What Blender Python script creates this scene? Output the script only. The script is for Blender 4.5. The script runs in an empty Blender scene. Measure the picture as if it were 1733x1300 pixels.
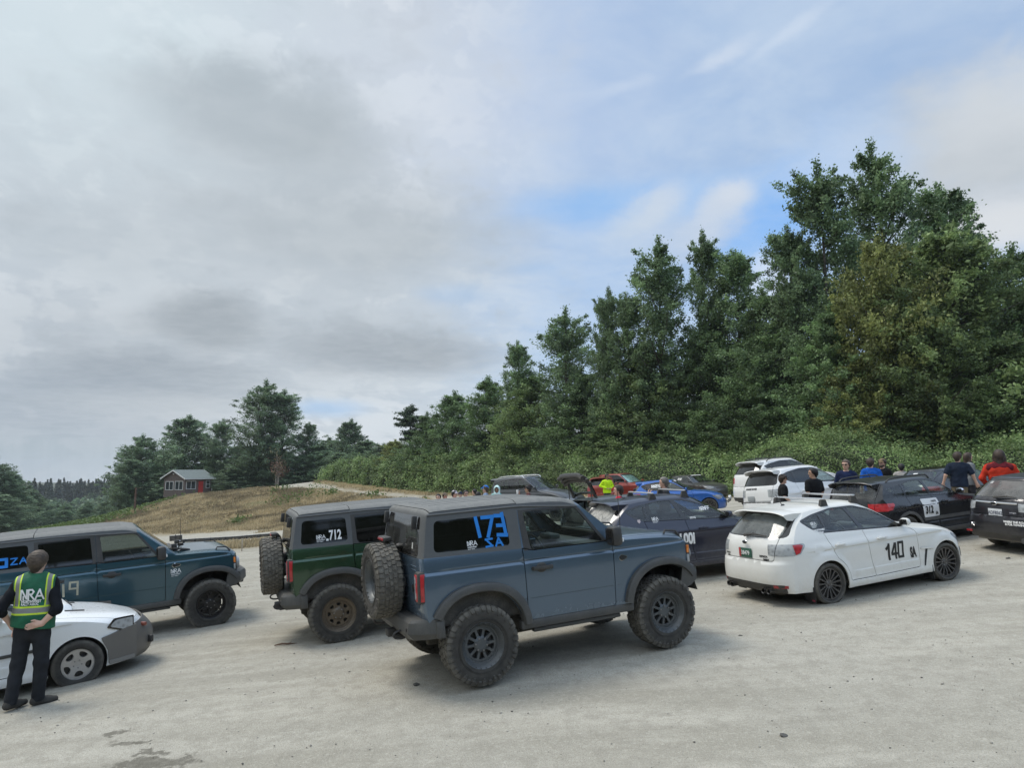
import bpy, bmesh, math, random
import numpy as np
from mathutils import Vector, Matrix, Euler
from mathutils.geometry import delaunay_2d_cdt
R = math.radians
random.seed(7)
SC = bpy.context.scene
COL = SC.collection
TAU = 2*math.pi

# ------------------------------------------------------------------ helpers
def srgb(r, g, b):
    f = lambda c: (c/255/12.92) if c/255 <= .04045 else ((c/255+.055)/1.055)**2.4
    return (f(r), f(g), f(b))

def tag(o, label=None, cat=None, group=None, kind=None):
    if label: o['label'] = label
    if cat: o['category'] = cat
    if group: o['group'] = group
    if kind: o['kind'] = kind
    return o

def empty(name, loc=(0, 0, 0), parent=None):
    o = bpy.data.objects.new(name, None); COL.objects.link(o)
    o.location = loc; o.empty_display_size = .2
    if parent: o.parent = parent
    return o

def copy_tree(o, parent=None):
    c = o.copy(); COL.objects.link(c)
    if parent:
        c.parent = parent; c.matrix_parent_inverse = o.matrix_parent_inverse.copy()
    for ch in list(o.children): copy_tree(ch, c)
    return c

class MB:
    """collects shapes, then links them as one mesh object"""
    def __init__(s): s.v = []; s.f = []; s.m = []
    def add(s, v, f, m=0):
        b = len(s.v); s.v += [tuple(p) for p in v]
        s.f += [tuple(i+b for i in q) for q in f]
        s.m += ([m]*len(f) if isinstance(m, int) else list(m)); return s
    def box(s, c, d, m=0, rot=None, bev=0.0, taper=(1, 1)):
        hx, hy, hz = d[0]/2, d[1]/2, d[2]/2
        if bev <= 0:
            V = [Vector((x*hx*(taper[0] if z > 0 else 1), y*hy*(taper[1] if z > 0 else 1), z*hz)) for z in (-1, 1) for y in (-1, 1) for x in (-1, 1)]
            F = [(0, 2, 3, 1), (4, 5, 7, 6), (0, 1, 5, 4), (2, 6, 7, 3), (0, 4, 6, 2), (1, 3, 7, 5)]
        else:
            bm = bmesh.new(); bmesh.ops.create_cube(bm, size=1)
            for v in bm.verts:
                t = v.co.z > 0
                v.co = Vector((v.co.x*d[0]*(taper[0] if t else 1), v.co.y*d[1]*(taper[1] if t else 1), v.co.z*d[2]))
            bmesh.ops.bevel(bm, geom=bm.edges[:], offset=min(bev, .45*min(d)), segments=2, affect='EDGES', profile=.5)
            bm.verts.index_update()
            V = [v.co.copy() for v in bm.verts]; F = [[v.index for v in f.verts] for f in bm.faces]; bm.free()
        M = Euler(rot).to_matrix() if rot else None
        c = Vector(c)
        return s.add([(M @ p if M else p)+c for p in V], F, m)
    def tube(s, pts, r, n=8, m=0, caps=True):
        pts = [Vector(p) for p in pts]; k = len(pts)
        rr = r if isinstance(r, (list, tuple)) else [r]*k
        V = []; F = []; ref = None
        for i, p in enumerate(pts):
            d = (pts[min(i+1, k-1)]-pts[max(i-1, 0)]).normalized()
            if ref is None:
                ref = Vector((0, 0, 1)) if abs(d.z) < .9 else Vector((1, 0, 0))
            a = d.cross(ref)
            if a.length < 1e-4: a = d.cross(Vector((0, 1, 0)))
            a.normalize(); b = d.cross(a); ref = -b if (-b).dot(ref) > 0 else b
            for j in range(n):
                t = TAU*j/n; V.append(p+(a*math.cos(t)+b*math.sin(t))*rr[i])
        for i in range(k-1):
            for j in range(n):
                F.append((i*n+j, i*n+(j+1) % n, (i+1)*n+(j+1) % n, (i+1)*n+j))
        if caps: F += [tuple(range(n-1, -1, -1)), tuple((k-1)*n+j for j in range(n))]
        return s.add(V, F, m)
    def lathe(s, prof, n=48, m=0, axis='y', closed=False):
        """prof: (axial, radius) points"""
        V = []; F = []; k = len(prof)
        for a, r in prof:
            for j in range(n):
                t = TAU*j/n
                V.append((r*math.cos(t), a, r*math.sin(t)) if axis == 'y' else (r*math.cos(t), r*math.sin(t), a))
        for i in range(k-1 if not closed else k):
            i2 = (i+1) % k
            for j in range(n):
                F.append((i*n+j, i*n+(j+1) % n, i2*n+(j+1) % n, i2*n+j))
        return s.add(V, F, m)
    def prism(s, poly, z0, z1, m=0, f3=None):
        """poly: 2d points; f3(u,v,h) -> 3d"""
        f3 = f3 or (lambda u, v, h: (u, v, h)); n = len(poly)
        V = [f3(u, v, z0) for u, v in poly]+[f3(u, v, z1) for u, v in poly]
        F = [tuple(range(n-1, -1, -1)), tuple(range(n, 2*n))]+[(i, (i+1) % n, n+(i+1) % n, n+i) for i in range(n)]
        return s.add(V, F, m)
    def ellipsoid(s, c, d, m=0, n=12, k=8):
        V = []; F = []
        for i in range(k+1):
            a = math.pi*i/k
            for j in range(n):
                t = TAU*j/n
                V.append((c[0]+d[0]*math.sin(a)*math.cos(t), c[1]+d[1]*math.sin(a)*math.sin(t), c[2]+d[2]*math.cos(a)))
        for i in range(k):
            for j in range(n):
                F.append((i*n+j, (i+1)*n+j, (i+1)*n+(j+1) % n, i*n+(j+1) % n))
        return s.add(V, F, m)
    def build(s, name, mats, parent=None, smooth=True, angle=35, normals=False):
        me = bpy.data.meshes.new(name); me.from_pydata(s.v, [], s.f)
        mats = mats if isinstance(mats, (list, tuple)) else [mats]
        for mt in mats: me.materials.append(mt)
        if len(mats) > 1: me.polygons.foreach_set('material_index', s.m)
        bm = bmesh.new(); bm.from_mesh(me)
        bmesh.ops.remove_doubles(bm, verts=bm.verts[:], dist=1e-5)
        bmesh.ops.recalc_face_normals(bm, faces=bm.faces[:])
        bm.to_mesh(me); bm.free()
        if smooth:
            me.polygons.foreach_set('use_smooth', [True]*len(me.polygons))
            if angle < 180: me.set_sharp_from_angle(angle=R(angle))
        me.update()
        o = bpy.data.objects.new(name, me); COL.objects.link(o)
        if parent: o.parent = parent
        return o

def mesh_np(name, V, F, mats, parent=None, smooth=False, cols=None, mi=None):
    """fast mesh from numpy arrays, F (n,k)"""
    me = bpy.data.meshes.new(name); n, k = F.shape
    me.vertices.add(len(V)); me.vertices.foreach_set('co', np.ascontiguousarray(V, np.float32).ravel())
    me.loops.add(n*k); me.loops.foreach_set('vertex_index', np.ascontiguousarray(F, np.int32).ravel())
    me.polygons.add(n); me.polygons.foreach_set('loop_start', np.arange(0, n*k, k, dtype=np.int32))
    for m in (mats if isinstance(mats, (list, tuple)) else [mats]): me.materials.append(m)
    if mi is not None: me.polygons.foreach_set('material_index', np.ascontiguousarray(mi, np.int32))
    me.update(calc_edges=True)
    if cols is not None:
        a = me.color_attributes.new('tint', 'FLOAT_COLOR', 'CORNER')
        c = np.ones((n*k, 4), np.float32); c[:, :3] = np.repeat(cols, k, axis=0) if cols.ndim == 2 else np.repeat(cols, k)[:, None]
        a.data.foreach_set('color', c.ravel())
    if smooth: me.polygons.foreach_set('use_smooth', np.ones(n, bool))
    o = bpy.data.objects.new(name, me); COL.objects.link(o)
    if parent: o.parent = parent
    return o

def interp(pts):
    xs = np.array([p[0] for p in pts], float); ys = np.array([p[1] for p in pts], float)
    # monotone-ish cubic
    d = np.diff(ys)/np.diff(xs); m = np.zeros(len(xs)); m[0] = d[0]; m[-1] = d[-1]
    for i in range(1, len(xs)-1):
        m[i] = 0 if d[i-1]*d[i] <= 0 else 2*d[i-1]*d[i]/(d[i-1]+d[i])
    def f(x):
        x = np.clip(np.asarray(x, float), xs[0], xs[-1]); i = np.clip(np.searchsorted(xs, x)-1, 0, len(xs)-2)
        h = xs[i+1]-xs[i]; t = (x-xs[i])/h
        return ((2*t**3-3*t**2+1)*ys[i]+(t**3-2*t**2+t)*h*m[i]+(-2*t**3+3*t**2)*ys[i+1]+(t**3-t**2)*h*m[i+1])
    return f

def smooth01(a, b, x):
    t = np.clip((np.asarray(x, float)-a)/(b-a), 0, 1); return t*t*(3-2*t)

def catmull(pts, step=.05, closed=False):
    """pts: list of (u,v[,...,'c']) ; a trailing 'c' marks a hard corner"""
    P = []; C = []
    for p in pts:
        c = p[-1] == 'c'; P.append(np.array(p[:-1] if c else p, float)); C.append(c)
    n = len(P); out = []
    for i in range(n if closed else n-1):
        p1, p2 = P[i], P[(i+1) % n]
        p0 = P[i-1] if (closed or i > 0) and not C[i] else 2*p1-p2
        p3 = P[(i+2) % n] if (closed or i+2 < n) and not C[(i+1) % n] else 2*p2-p1
        L = np.linalg.norm((p2-p1)[:2]); k = max(1, int(math.ceil(L/step)))
        d1 = max(np.linalg.norm((p1-p0)[:2]), 1e-6); d3 = max(np.linalg.norm((p3-p2)[:2]), 1e-6); L = max(L, 1e-6)
        m1 = (p2-p0)/(d1+L)*L; m2 = (p3-p1)/(L+d3)*L
        for j in range(k):
            t = j/k
            out.append((2*t**3-3*t**2+1)*p1+(t**3-2*t**2+t)*m1+(-2*t**3+3*t**2)*p2+(t**3-t**2)*m2)
    if not closed: out.append(P[-1])
    return np.array(out)

def rpoly(pts, r=.03, k=3, step=.06):
    """polygon with rounded corners, densely sampled; pts (u,v[,radius])"""
    n = len(pts); out = []
    for i in range(n):
        p = np.array(pts[i][:2], float); a = np.array(pts[i-1][:2], float); b = np.array(pts[(i+1) % n][:2], float)
        rr = pts[i][2] if len(pts[i]) > 2 else r
        da, db = np.linalg.norm(a-p), np.linalg.norm(b-p)
        q = min(rr, .48*da, .48*db)
        if q < 1e-4: out.append(p); continue
        s, e = p+(a-p)/da*q, p+(b-p)/db*q
        for j in range(k+1):
            t = j/k; out.append((1-t)**2*s+2*t*(1-t)*p+t*t*e)
    res = []
    for i in range(len(out)):
        a, b = out[i], out[(i+1) % len(out)]; L = np.linalg.norm(b-a)
        if L < 1e-5: continue
        m = max(1, int(L/step))
        for j in range(m): res.append(a+(b-a)*j/m)
    return np.array(res)

def inside(P, poly):
    P = np.asarray(P); x, y = P[:, 0], P[:, 1]; r = np.zeros(len(P), bool); n = len(poly)
    for i in range(n):
        x1, y1 = poly[i-1]; x2, y2 = poly[i]
        c = ((y1 > y) != (y2 > y))
        if c.any():
            with np.errstate(divide='ignore', invalid='ignore'):
                r ^= c & (x < (x2-x1)*(y-y1)/(y2-y1+1e-30)+x1)
    return r

def offset_poly(poly, d):
    poly = np.asarray(poly); n = len(poly)
    a = np.sum(poly[:, 0]*np.roll(poly[:, 1], -1)-np.roll(poly[:, 0], -1)*poly[:, 1])
    s = 1 if a > 0 else -1
    e = np.roll(poly, -1, 0)-poly; e /= np.linalg.norm(e, axis=1)[:, None]+1e-12
    nm = np.stack([e[:, 1], -e[:, 0]], 1)*s; m = nm+np.roll(nm, 1, 0); L = np.linalg.norm(m, axis=1)[:, None]+1e-9
    m = m/L; c = np.clip(np.sum(m*nm, axis=1), .4, 1)[:, None]
    return poly+m*d/c

def panelize(outline, regions, seams, step=.07, gap=.004, grid=None):
    """triangulate a 2d outline and sort triangles into regions.
    regions: list of (key, polygon), first match wins; seams: closed polygons whose border becomes a groove.
    returns pts (n,2), {key: tris}"""
    cons = [np.asarray(outline)]+[np.asarray(p) for _, p in regions]
    bands = []
    for s in seams:
        o, i = offset_poly(s, gap), offset_poly(s, -gap); bands.append((o, i)); cons += [o, i]
    cs = np.concatenate(cons)
    lo, hi = cons[0].min(0), cons[0].max(0)
    if grid is None: grid = (np.arange(lo[0]+step/2, hi[0], step), np.arange(lo[1]+step/2, hi[1], step))
    gx, gy = np.meshgrid(*grid)
    G = np.stack([gx.ravel(), gy.ravel()], 1); G = G[inside(G, cons[0])]
    if len(G):
        keep = np.ones(len(G), bool)
        for k in range(0, len(G), 500):
            d = np.min(((G[k:k+500, None]-cs[None])**2).sum(2), axis=1); keep[k:k+500] = d > (step*.3)**2
        G = G[keep]
    V = []; E = []
    for c in cons:
        b = len(V); V += [Vector((float(p[0]), float(p[1]))) for p in c]
        E += [(b+i, b+(i+1) % len(c)) for i in range(len(c))]
    V += [Vector((float(p[0]), float(p[1]))) for p in G]
    r = delaunay_2d_cdt(V, E, [], 0, 1e-5)
    P = np.array([tuple(v) for v in r[0]]); T = np.array([f for f in r[2] if len(f) == 3])
    cen = P[T].mean(1); left = inside(cen, cons[0]); out = {}
    for key, poly in [('seam', None)]+list(regions):
        if key == 'seam':
            m = np.zeros(len(T), bool)
            for o, i in bands: m |= inside(cen, o) & ~inside(cen, i)
        else: m = inside(cen, poly)
        m &= left
        if m.any(): out[key] = np.concatenate([out[key], T[m]]) if key in out else T[m]
        left &= ~m
    out['body'] = T[left]
    return P, out

def sub(P3, N3, tris, push=0.0):
    """compact arrays for a subset of triangles, pushed along normal"""
    u, inv = np.unique(tris.ravel(), return_inverse=True)
    return P3[u]+N3[u]*push, inv.reshape(tris.shape), N3[u]

def shell(name, parts, mat, parent, flange=0.0, smooth=True):
    """parts: list of (V, T, N); joins them with true surface normals; flange folds open borders inward"""
    Vs = []; Ts = []; Ns = []; b = 0
    for V, T, N in parts:
        a = V[T]; fn = np.cross(a[:, 1]-a[:, 0], a[:, 2]-a[:, 0]); fl = np.sum(fn*N[T].mean(1), 1) < 0
        T = T.copy(); T[fl] = T[fl][:, ::-1]
        Vs.append(V); Ts.append(T+b); Ns.append(N); b += len(V)
        if flange:
            e = np.concatenate([T[:, [0, 1]], T[:, [1, 2]], T[:, [2, 0]]]); key = np.sort(e, 1)
            _, idx, cnt = np.unique(key, axis=0, return_index=True, return_counts=True)
            be = e[idx[cnt == 1]]
            if len(be):
                u, inv = np.unique(be.ravel(), return_inverse=True); inv = inv.reshape(be.shape)
                k = len(u); W = np.concatenate([V[u], V[u]-N[u]*flange])
                q = np.concatenate([np.stack([inv[:, 1], inv[:, 0], inv[:, 0]+k], 1), np.stack([inv[:, 1], inv[:, 0]+k, inv[:, 1]+k], 1)])
                d = V[be[:, 1]]-V[be[:, 0]]; on = np.cross(d, N[be[:, 0]])
                fn2 = np.zeros((2*k, 3)); np.add.at(fn2, inv[:, 0], on); np.add.at(fn2, inv[:, 1], on); fn2[k:] = fn2[:k]
                fn2 /= np.linalg.norm(fn2, axis=1)[:, None]+1e-9
                Vs.append(W); Ts.append(q+b); Ns.append(fn2); b += 2*k
    V = np.concatenate(Vs); T = np.concatenate(Ts); N = np.concatenate(Ns)
    o = mesh_np(name, V, T, mat, parent, smooth=True)
    if len(o.data.vertices) == len(V):
        o.data.normals_split_custom_set_from_vertices([tuple(n) for n in N])
    return o

# ------------------------------------------------------------------ materials
MATS = {}
def nodes(name):
    m = bpy.data.materials.new(name); m.use_nodes = True
    nt = m.node_tree; nt.nodes.clear()
    out = nt.nodes.new('ShaderNodeOutputMaterial')
    return m, nt, out
def NN(nt, t, **kw):
    n = nt.nodes.new(t)
    for k, v in kw.items():
        if k.startswith('_'): setattr(n, k[1:], v)
        else:
            key = int(k[1:]) if k[0] == 'i' and k[1:].isdigit() else k.replace('__', ' ')
            s = n.inputs[key]
            if isinstance(v, bpy.types.NodeSocket): nt.links.new(v, s)
            else: s.default_value = v
    return n
def c4(c): return (*c[:3], 1)
def MIX(nt, fac, a, b, blend='MIX'):
    n = nt.nodes.new('ShaderNodeMix'); n.data_type = 'RGBA'; n.blend_type = blend
    for s, v in ((n.inputs[0], fac), (n.inputs[6], a), (n.inputs[7], b)):
        if isinstance(v, bpy.types.NodeSocket): nt.links.new(v, s)
        else: s.default_value = v if isinstance(v, (int, float)) else c4(v)
    return n.outputs[2]
def RAMP(nt, fac, a, b, c0=0.0, c1=1.0):
    n = nt.nodes.new('ShaderNodeMapRange'); n.interpolation_type = 'SMOOTHSTEP'
    nt.links.new(fac, n.inputs[0]); n.inputs[1].default_value = a; n.inputs[2].default_value = b
    n.inputs[3].default_value = c0; n.inputs[4].default_value = c1; return n.outputs[0]
def MATH(nt, op, a, b=None, c=None):
    n = nt.nodes.new('ShaderNodeMath'); n.operation = op
    for i, v in enumerate((a, b, c)):
        if v is None: continue
        if isinstance(v, bpy.types.NodeSocket): nt.links.new(v, n.inputs[i])
        else: n.inputs[i].default_value = v
    return n.outputs[0]
def NOISE(nt, scale, detail=4, rough=.55, vec=None, dist=0.0):
    n = NN(nt, 'ShaderNodeTexNoise', Scale=scale, Detail=detail, Roughness=rough, Distortion=dist)
    if vec is not None: nt.links.new(vec, n.inputs['Vector'])
    return n.outputs[0]
def OBJ(nt): return nt.nodes.new('ShaderNodeTexCoord').outputs['Object']
def BSDF(nt, out, **kw):
    b = NN(nt, 'ShaderNodeBsdfPrincipled', **kw); nt.links.new(b.outputs[0], out.inputs[0]); return b
def BUMP(nt, h, s=.3, d=.01): return NN(nt, 'ShaderNodeBump', Height=h, Strength=s, Distance=d).outputs[0]

DUST = (.30, .27, .22)
def plain(name, col, rough=.6, metal=0.0, dust=0.0, bump=0.0, bscale=200, spec=.5, coat=0.0, vary=.0):
    if name in MATS: return MATS[name]
    m, nt, out = nodes(name); c = OBJ(nt)
    base = c4(col)
    if vary:
        base = MIX(nt, RAMP(nt, NOISE(nt, 6, 5, .6, c), .35, .65), [x*(1-vary) for x in col], [min(1, x*(1+vary)) for x in col])
    if dust:
        n1 = NOISE(nt, 3.5, 6, .65, c); n2 = NOISE(nt, 60, 3, .6, c)
        f = MATH(nt, 'MULTIPLY', RAMP(nt, n1, .3, .75, dust*.35, dust), RAMP(nt, n2, .25, .7, .6, 1.1))
        base = MIX(nt, f, base, DUST)
    kw = dict(Base__Color=base, Roughness=rough, Metallic=metal)
    b = BSDF(nt, out, **kw); b.inputs['Specular IOR Level'].default_value = spec
    if coat: b.inputs['Coat Weight'].default_value = coat; b.inputs['Coat Roughness'].default_value = .06
    if bump: nt.links.new(BUMP(nt, NOISE(nt, bscale, 3, .6, c), bump, .004), b.inputs['Normal'])
    MATS[name] = m; return m

def paint(name, col, metal=.35, rough=.32, dust=.25, coat=.7, lowdust=.5, dustcol=DUST):
    """car paint with road dust: thin all over, more towards the sills and on faces that point up"""
    if name in MATS: return MATS[name]
    m, nt, out = nodes(name); c = OBJ(nt)
    geo = nt.nodes.new('ShaderNodeNewGeometry')
    sep = NN(nt, 'ShaderNodeSeparateXYZ', i0=c); nz = NN(nt, 'ShaderNodeSeparateXYZ', i0=geo.outputs['Normal'])
    n1 = NOISE(nt, 2.2, 6, .62, c); n2 = NOISE(nt, 14, 5, .65, c, .6)
    low = RAMP(nt, MATH(nt, 'ADD', sep.outputs[2], MATH(nt, 'MULTIPLY', n1, .5)), 1.05, .45, 0, lowdust)
    up = RAMP(nt, nz.outputs[2], .3, .95, 0, dust*1.6)
    f = MATH(nt, 'ADD', MATH(nt, 'ADD', low, up), dust*.35)
    f = MATH(nt, 'MULTIPLY', f, RAMP(nt, n2, .3, .75, .55, 1.15))
    f = MATH(nt, 'MINIMUM', f, .92)
    b = BSDF(nt, out, Base__Color=MIX(nt, f, col, dustcol), Metallic=MATH(nt, 'MULTIPLY', MATH(nt, 'SUBTRACT', 1.0, f), metal),
             Roughness=MATH(nt, 'MULTIPLY_ADD', f, .55, rough))
    nt.links.new(MATH(nt, 'MULTIPLY', MATH(nt, 'SUBTRACT', 1.0, f), coat), b.inputs['Coat Weight'])
    b.inputs['Coat Roughness'].default_value = .10
    MATS[name] = m; return m

def glass(name, tint, dirt=.06, dcol=(.33, .33, .31), streak=False):
    if name in MATS: return MATS[name]
    m, nt, out = nodes(name); c = OBJ(nt)
    gb = nt.nodes.new('ShaderNodeNewGeometry').outputs['Backfacing']; fr = NN(nt, 'ShaderNodeFresnel', IOR=MATH(nt, 'MULTIPLY_ADD', gb, 1/1.5-1.5, 1.5)).outputs[0]      # a thin sheet reflects alike from both sides
    tr = NN(nt, 'ShaderNodeBsdfTransparent', Color=c4(tint)).outputs[0]
    gl = NN(nt, 'ShaderNodeBsdfGlossy', Color=(1, 1, 1, 1), Roughness=.03).outputs[0]
    s1 = NN(nt, 'ShaderNodeMixShader', i0=MATH(nt, 'MULTIPLY_ADD', fr, 1.1, .012), i1=tr, i2=gl).outputs[0]
    df = NN(nt, 'ShaderNodeBsdfDiffuse', Color=c4(dcol)).outputs[0]
    n = NOISE(nt, 5 if streak else 3, 6, .65, c, 2.5 if streak else .3)
    f = RAMP(nt, n, .3, .7, dirt*.5, dirt*1.5)
    s2 = NN(nt, 'ShaderNodeMixShader', i0=f, i1=s1, i2=df).outputs[0]
    nt.links.new(s2, out.inputs[0]); MATS[name] = m; return m

def lens(name, col, rough=.08, alpha=1.0):
    if name in MATS: return MATS[name]
    m, nt, out = nodes(name); c = OBJ(nt)
    v = NN(nt, 'ShaderNodeTexVoronoi', Scale=16.0); nt.links.new(c, v.inputs['Vector'])
    base = MIX(nt, RAMP(nt, v.outputs[0], .1, .6), [x*.72 for x in col], [min(1, x*1.12) for x in col])
    b = BSDF(nt, out, Base__Color=base, Roughness=.35)
    b.inputs['Coat Weight'].default_value = 1; b.inputs['Coat Roughness'].default_value = .03
    nt.links.new(BUMP(nt, v.outputs[0], .5, .01), b.inputs['Normal'])
    MATS[name] = m; return m

M_BLACK = plain('black_plastic', (.018, .018, .019), .55, dust=.16, bump=.15)
M_TRIM = plain('grey_plastic', (.042, .044, .044), .55, dust=.17, bump=.25, bscale=350)
M_SEAM = plain('shut_gap', (.004, .004, .004), .9, spec=.1)
M_UNDER = plain('underbody', (.012, .012, .012), .85, dust=.3)
M_CHROME = plain('chrome', (.75, .75, .76), .12, 1.0)
M_WHITE = plain('white_decal', (.78, .78, .77), .5)
M_INK = plain('black_decal', (.012, .012, .012), .5)
M_SEAT = plain('seat_cloth', (.05, .05, .052), .85)
M_DASH = plain('dash_plastic', (.09, .092, .09), .6)
M_LAMP = lens('clear_lamp', (.33, .345, .35)); M_HEAD = lens('headlamp_lens', (.20, .21, .22))
M_RED = lens('red_lamp', (.42, .012, .016))
M_AMBER = lens('amber_lamp', (.75, .22, .03))
M_GTINT = glass('privacy_glass', (.018, .021, .024), .008)
M_GCLEAR = glass('clear_glass', (.66, .74, .71), .03)
M_GMED = glass('smoked_glass', (.40, .45, .44), .05)
M_GDUST = glass('dusty_glass', (.25, .27, .27), .80, (.42, .41, .38), True)
M_FRIT = plain('glass_border', (.008, .008, .009), .12, coat=.5, dust=.05)
# ------------------------------------------------------------------ wheels
def tyre_mat(name, dust, r0):
    if name in MATS: return MATS[name]
    m, nt, out = nodes(name); c = OBJ(nt)
    s = NN(nt, 'ShaderNodeSeparateXYZ', i0=c)
    r = MATH(nt, 'SQRT', MATH(nt, 'ADD', MATH(nt, 'MULTIPLY', s.outputs[0], s.outputs[0]), MATH(nt, 'MULTIPLY', s.outputs[2], s.outputs[2])))
    n = NOISE(nt, 9, 6, .65, c); n2 = NOISE(nt, 90, 3, .6, c)
    f = MATH(nt, 'MULTIPLY', RAMP(nt, r, r0*.80, r0*.985, dust*.36, dust), RAMP(nt, n, .25, .75, .55, 1.2))
    f = MATH(nt, 'MULTIPLY', f, RAMP(nt, n2, .2, .7, .7, 1.1))
    b = BSDF(nt, out, Base__Color=MIX(nt, f, (.014, .014, .015), (.27, .25, .21)), Roughness=.8)
    b.inputs['Specular IOR Level'].default_value = .25
    MATS[name] = m; return m

def tyre_road(Rt, w, rr, dust=.5):
    h = w/2; mb = MB(); g = .008
    prof = [(-h*.80, rr-.005), (-h*.93, rr+.015), (-h, rr+(Rt-rr)*.45), (-h*.97, Rt-.035), (-h*.86, Rt-.010), (-h*.72, Rt-.002)]
    for c in (-.45, -.15, .15, .45):
        prof += [((c-.05)*h, Rt), ((c-.035)*h, Rt-g), ((c+.035)*h, Rt-g), ((c+.05)*h, Rt)]
    prof += [(-a, r) for a, r in prof[5::-1]]
    mb.lathe(prof, 56)
    for k in range(52):     # shoulder blocks cut by narrow sipes
        t = TAU*k/52
        for sd in (-1, 1):
            V = []
            for a, r in ((.70, Rt+.0015), (.87, Rt-.006), (.965, Rt-.03)):
                for dt in (-.05, .05):
                    V.append((r*math.cos(t+dt), sd*a*h, r*math.sin(t+dt)))
            mb.add(V, [(0, 1, 3, 2), (2, 3, 5, 4)])
    return mb.build('tyre', tyre_mat('tyre_road', dust, Rt), None, angle=50)

def tyre_mud(Rt, w, rr):
    """35 inch all terrain tyre: real tread blocks in five staggered rows and lugs down the sidewall"""
    h = w/2; mb = MB(); base = Rt-.015; n = 38
    prof = [(-h*.78, rr-.006), (-h*.92, rr+.02), (-h*.985, rr+(Rt-rr)*.4), (-h*.99, Rt-.085), (-h*.93, Rt-.04), (-h*.82, base), (0, base+.002)]
    prof += [(-a, r) for a, r in prof[-2::-1]]
    mb.lathe(prof, 76)
    for rg in (rr+.045, rr+.058): mb.lathe([(h*.985, rg-.003), (h*1.005, rg), (h*.985, rg+.003)], 76)
    P = lambda y, t, r: (r*math.cos(t), y*h, r*math.sin(t))
    def block(poly, r1, r0=base-.004):
        top = [P(y, t, r1-abs(y)**3*.006) for y, t in poly]; ins = [P(y, t, r0) for y, t in poly]
        cy = sum(p[0] for p in poly)/len(poly); ct = sum(p[1] for p in poly)/len(poly)
        top = [P(cy+(y-cy)*.93, ct+(t-ct)*.90, r1-abs(y)**3*.006) for y, t in poly]
        k = len(poly); mb.add(top+ins, [tuple(range(k))]+[(i, i+k, (i+1) % k+k, (i+1) % k) for i in range(k)])
    d = TAU/n
    for k in range(n):
        t = k*d; jit = .12*d*math.sin(k*2.4)
        block([(-.10, t-.40*d), (.02, t-.46*d), (.10, t-.30*d), (.13, t+.2*d), (.06, t+.42*d), (-.06, t+.36*d), (-.13, t+.1*d)], Rt)
        for s in (-1, 1):
            o = t+s*.28*d+jit
            block([(s*.17, o-.42*d), (s*.30, o-.34*d), (s*.44, o-.44*d), (s*.47, o+.05*d), (s*.42, o+.42*d), (s*.28, o+.36*d), (s*.16, o+.42*d), (s*.20, o)], Rt)
            o = t-s*.2*d-jit
            block([(s*.51, o-.40*d), (s*.66, o-.30*d), (s*.86, o-.38*d), (s*.90, o+.30*d), (s*.70, o+.38*d), (s*.5, o+.34*d), (s*.545, o)], Rt-.001)
            q = o+.02*d; ln = .075 if k % 2 else .05     # sidewall lug
            V = []
            for a, r, wd in ((.90, Rt-.008, .36), (.985, Rt-.035, .34), (1.045, Rt-.05, .3), (1.04, Rt-ln-.01, .2)):
                V += [(r*math.cos(q-wd*d), s*a*h, r*math.sin(q-wd*d)), (r*math.cos(q+wd*d), s*a*h, r*math.sin(q+wd*d))]
            V += [((Rt-ln-.02)*math.cos(q+e*.2*d), s*.98*h, (Rt-ln-.02)*math.sin(q+e*.2*d)) for e in (-1, 1)]
            for r_, e in ((Rt-.015, 1), (Rt-.045, 1), (Rt-ln, 1)): V += [(r_*math.cos(q-.36*d), s*.93*h, r_*math.sin(q-.36*d)), (r_*math.cos(q+.36*d), s*.93*h, r_*math.sin(q+.36*d))]
            mb.add(V, [(0, 1, 3, 2), (2, 3, 5, 4), (4, 5, 7, 6), (6, 7, 9, 8), (0, 2, 12, 10), (2, 4, 14, 12), (4, 6, 8, 14), (1, 11, 13, 3), (3, 13, 15, 5), (5, 15, 9, 7)])
    return mb.build('tyre', tyre_mat('tyre_mud', .56, Rt), None, angle=30)

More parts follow.
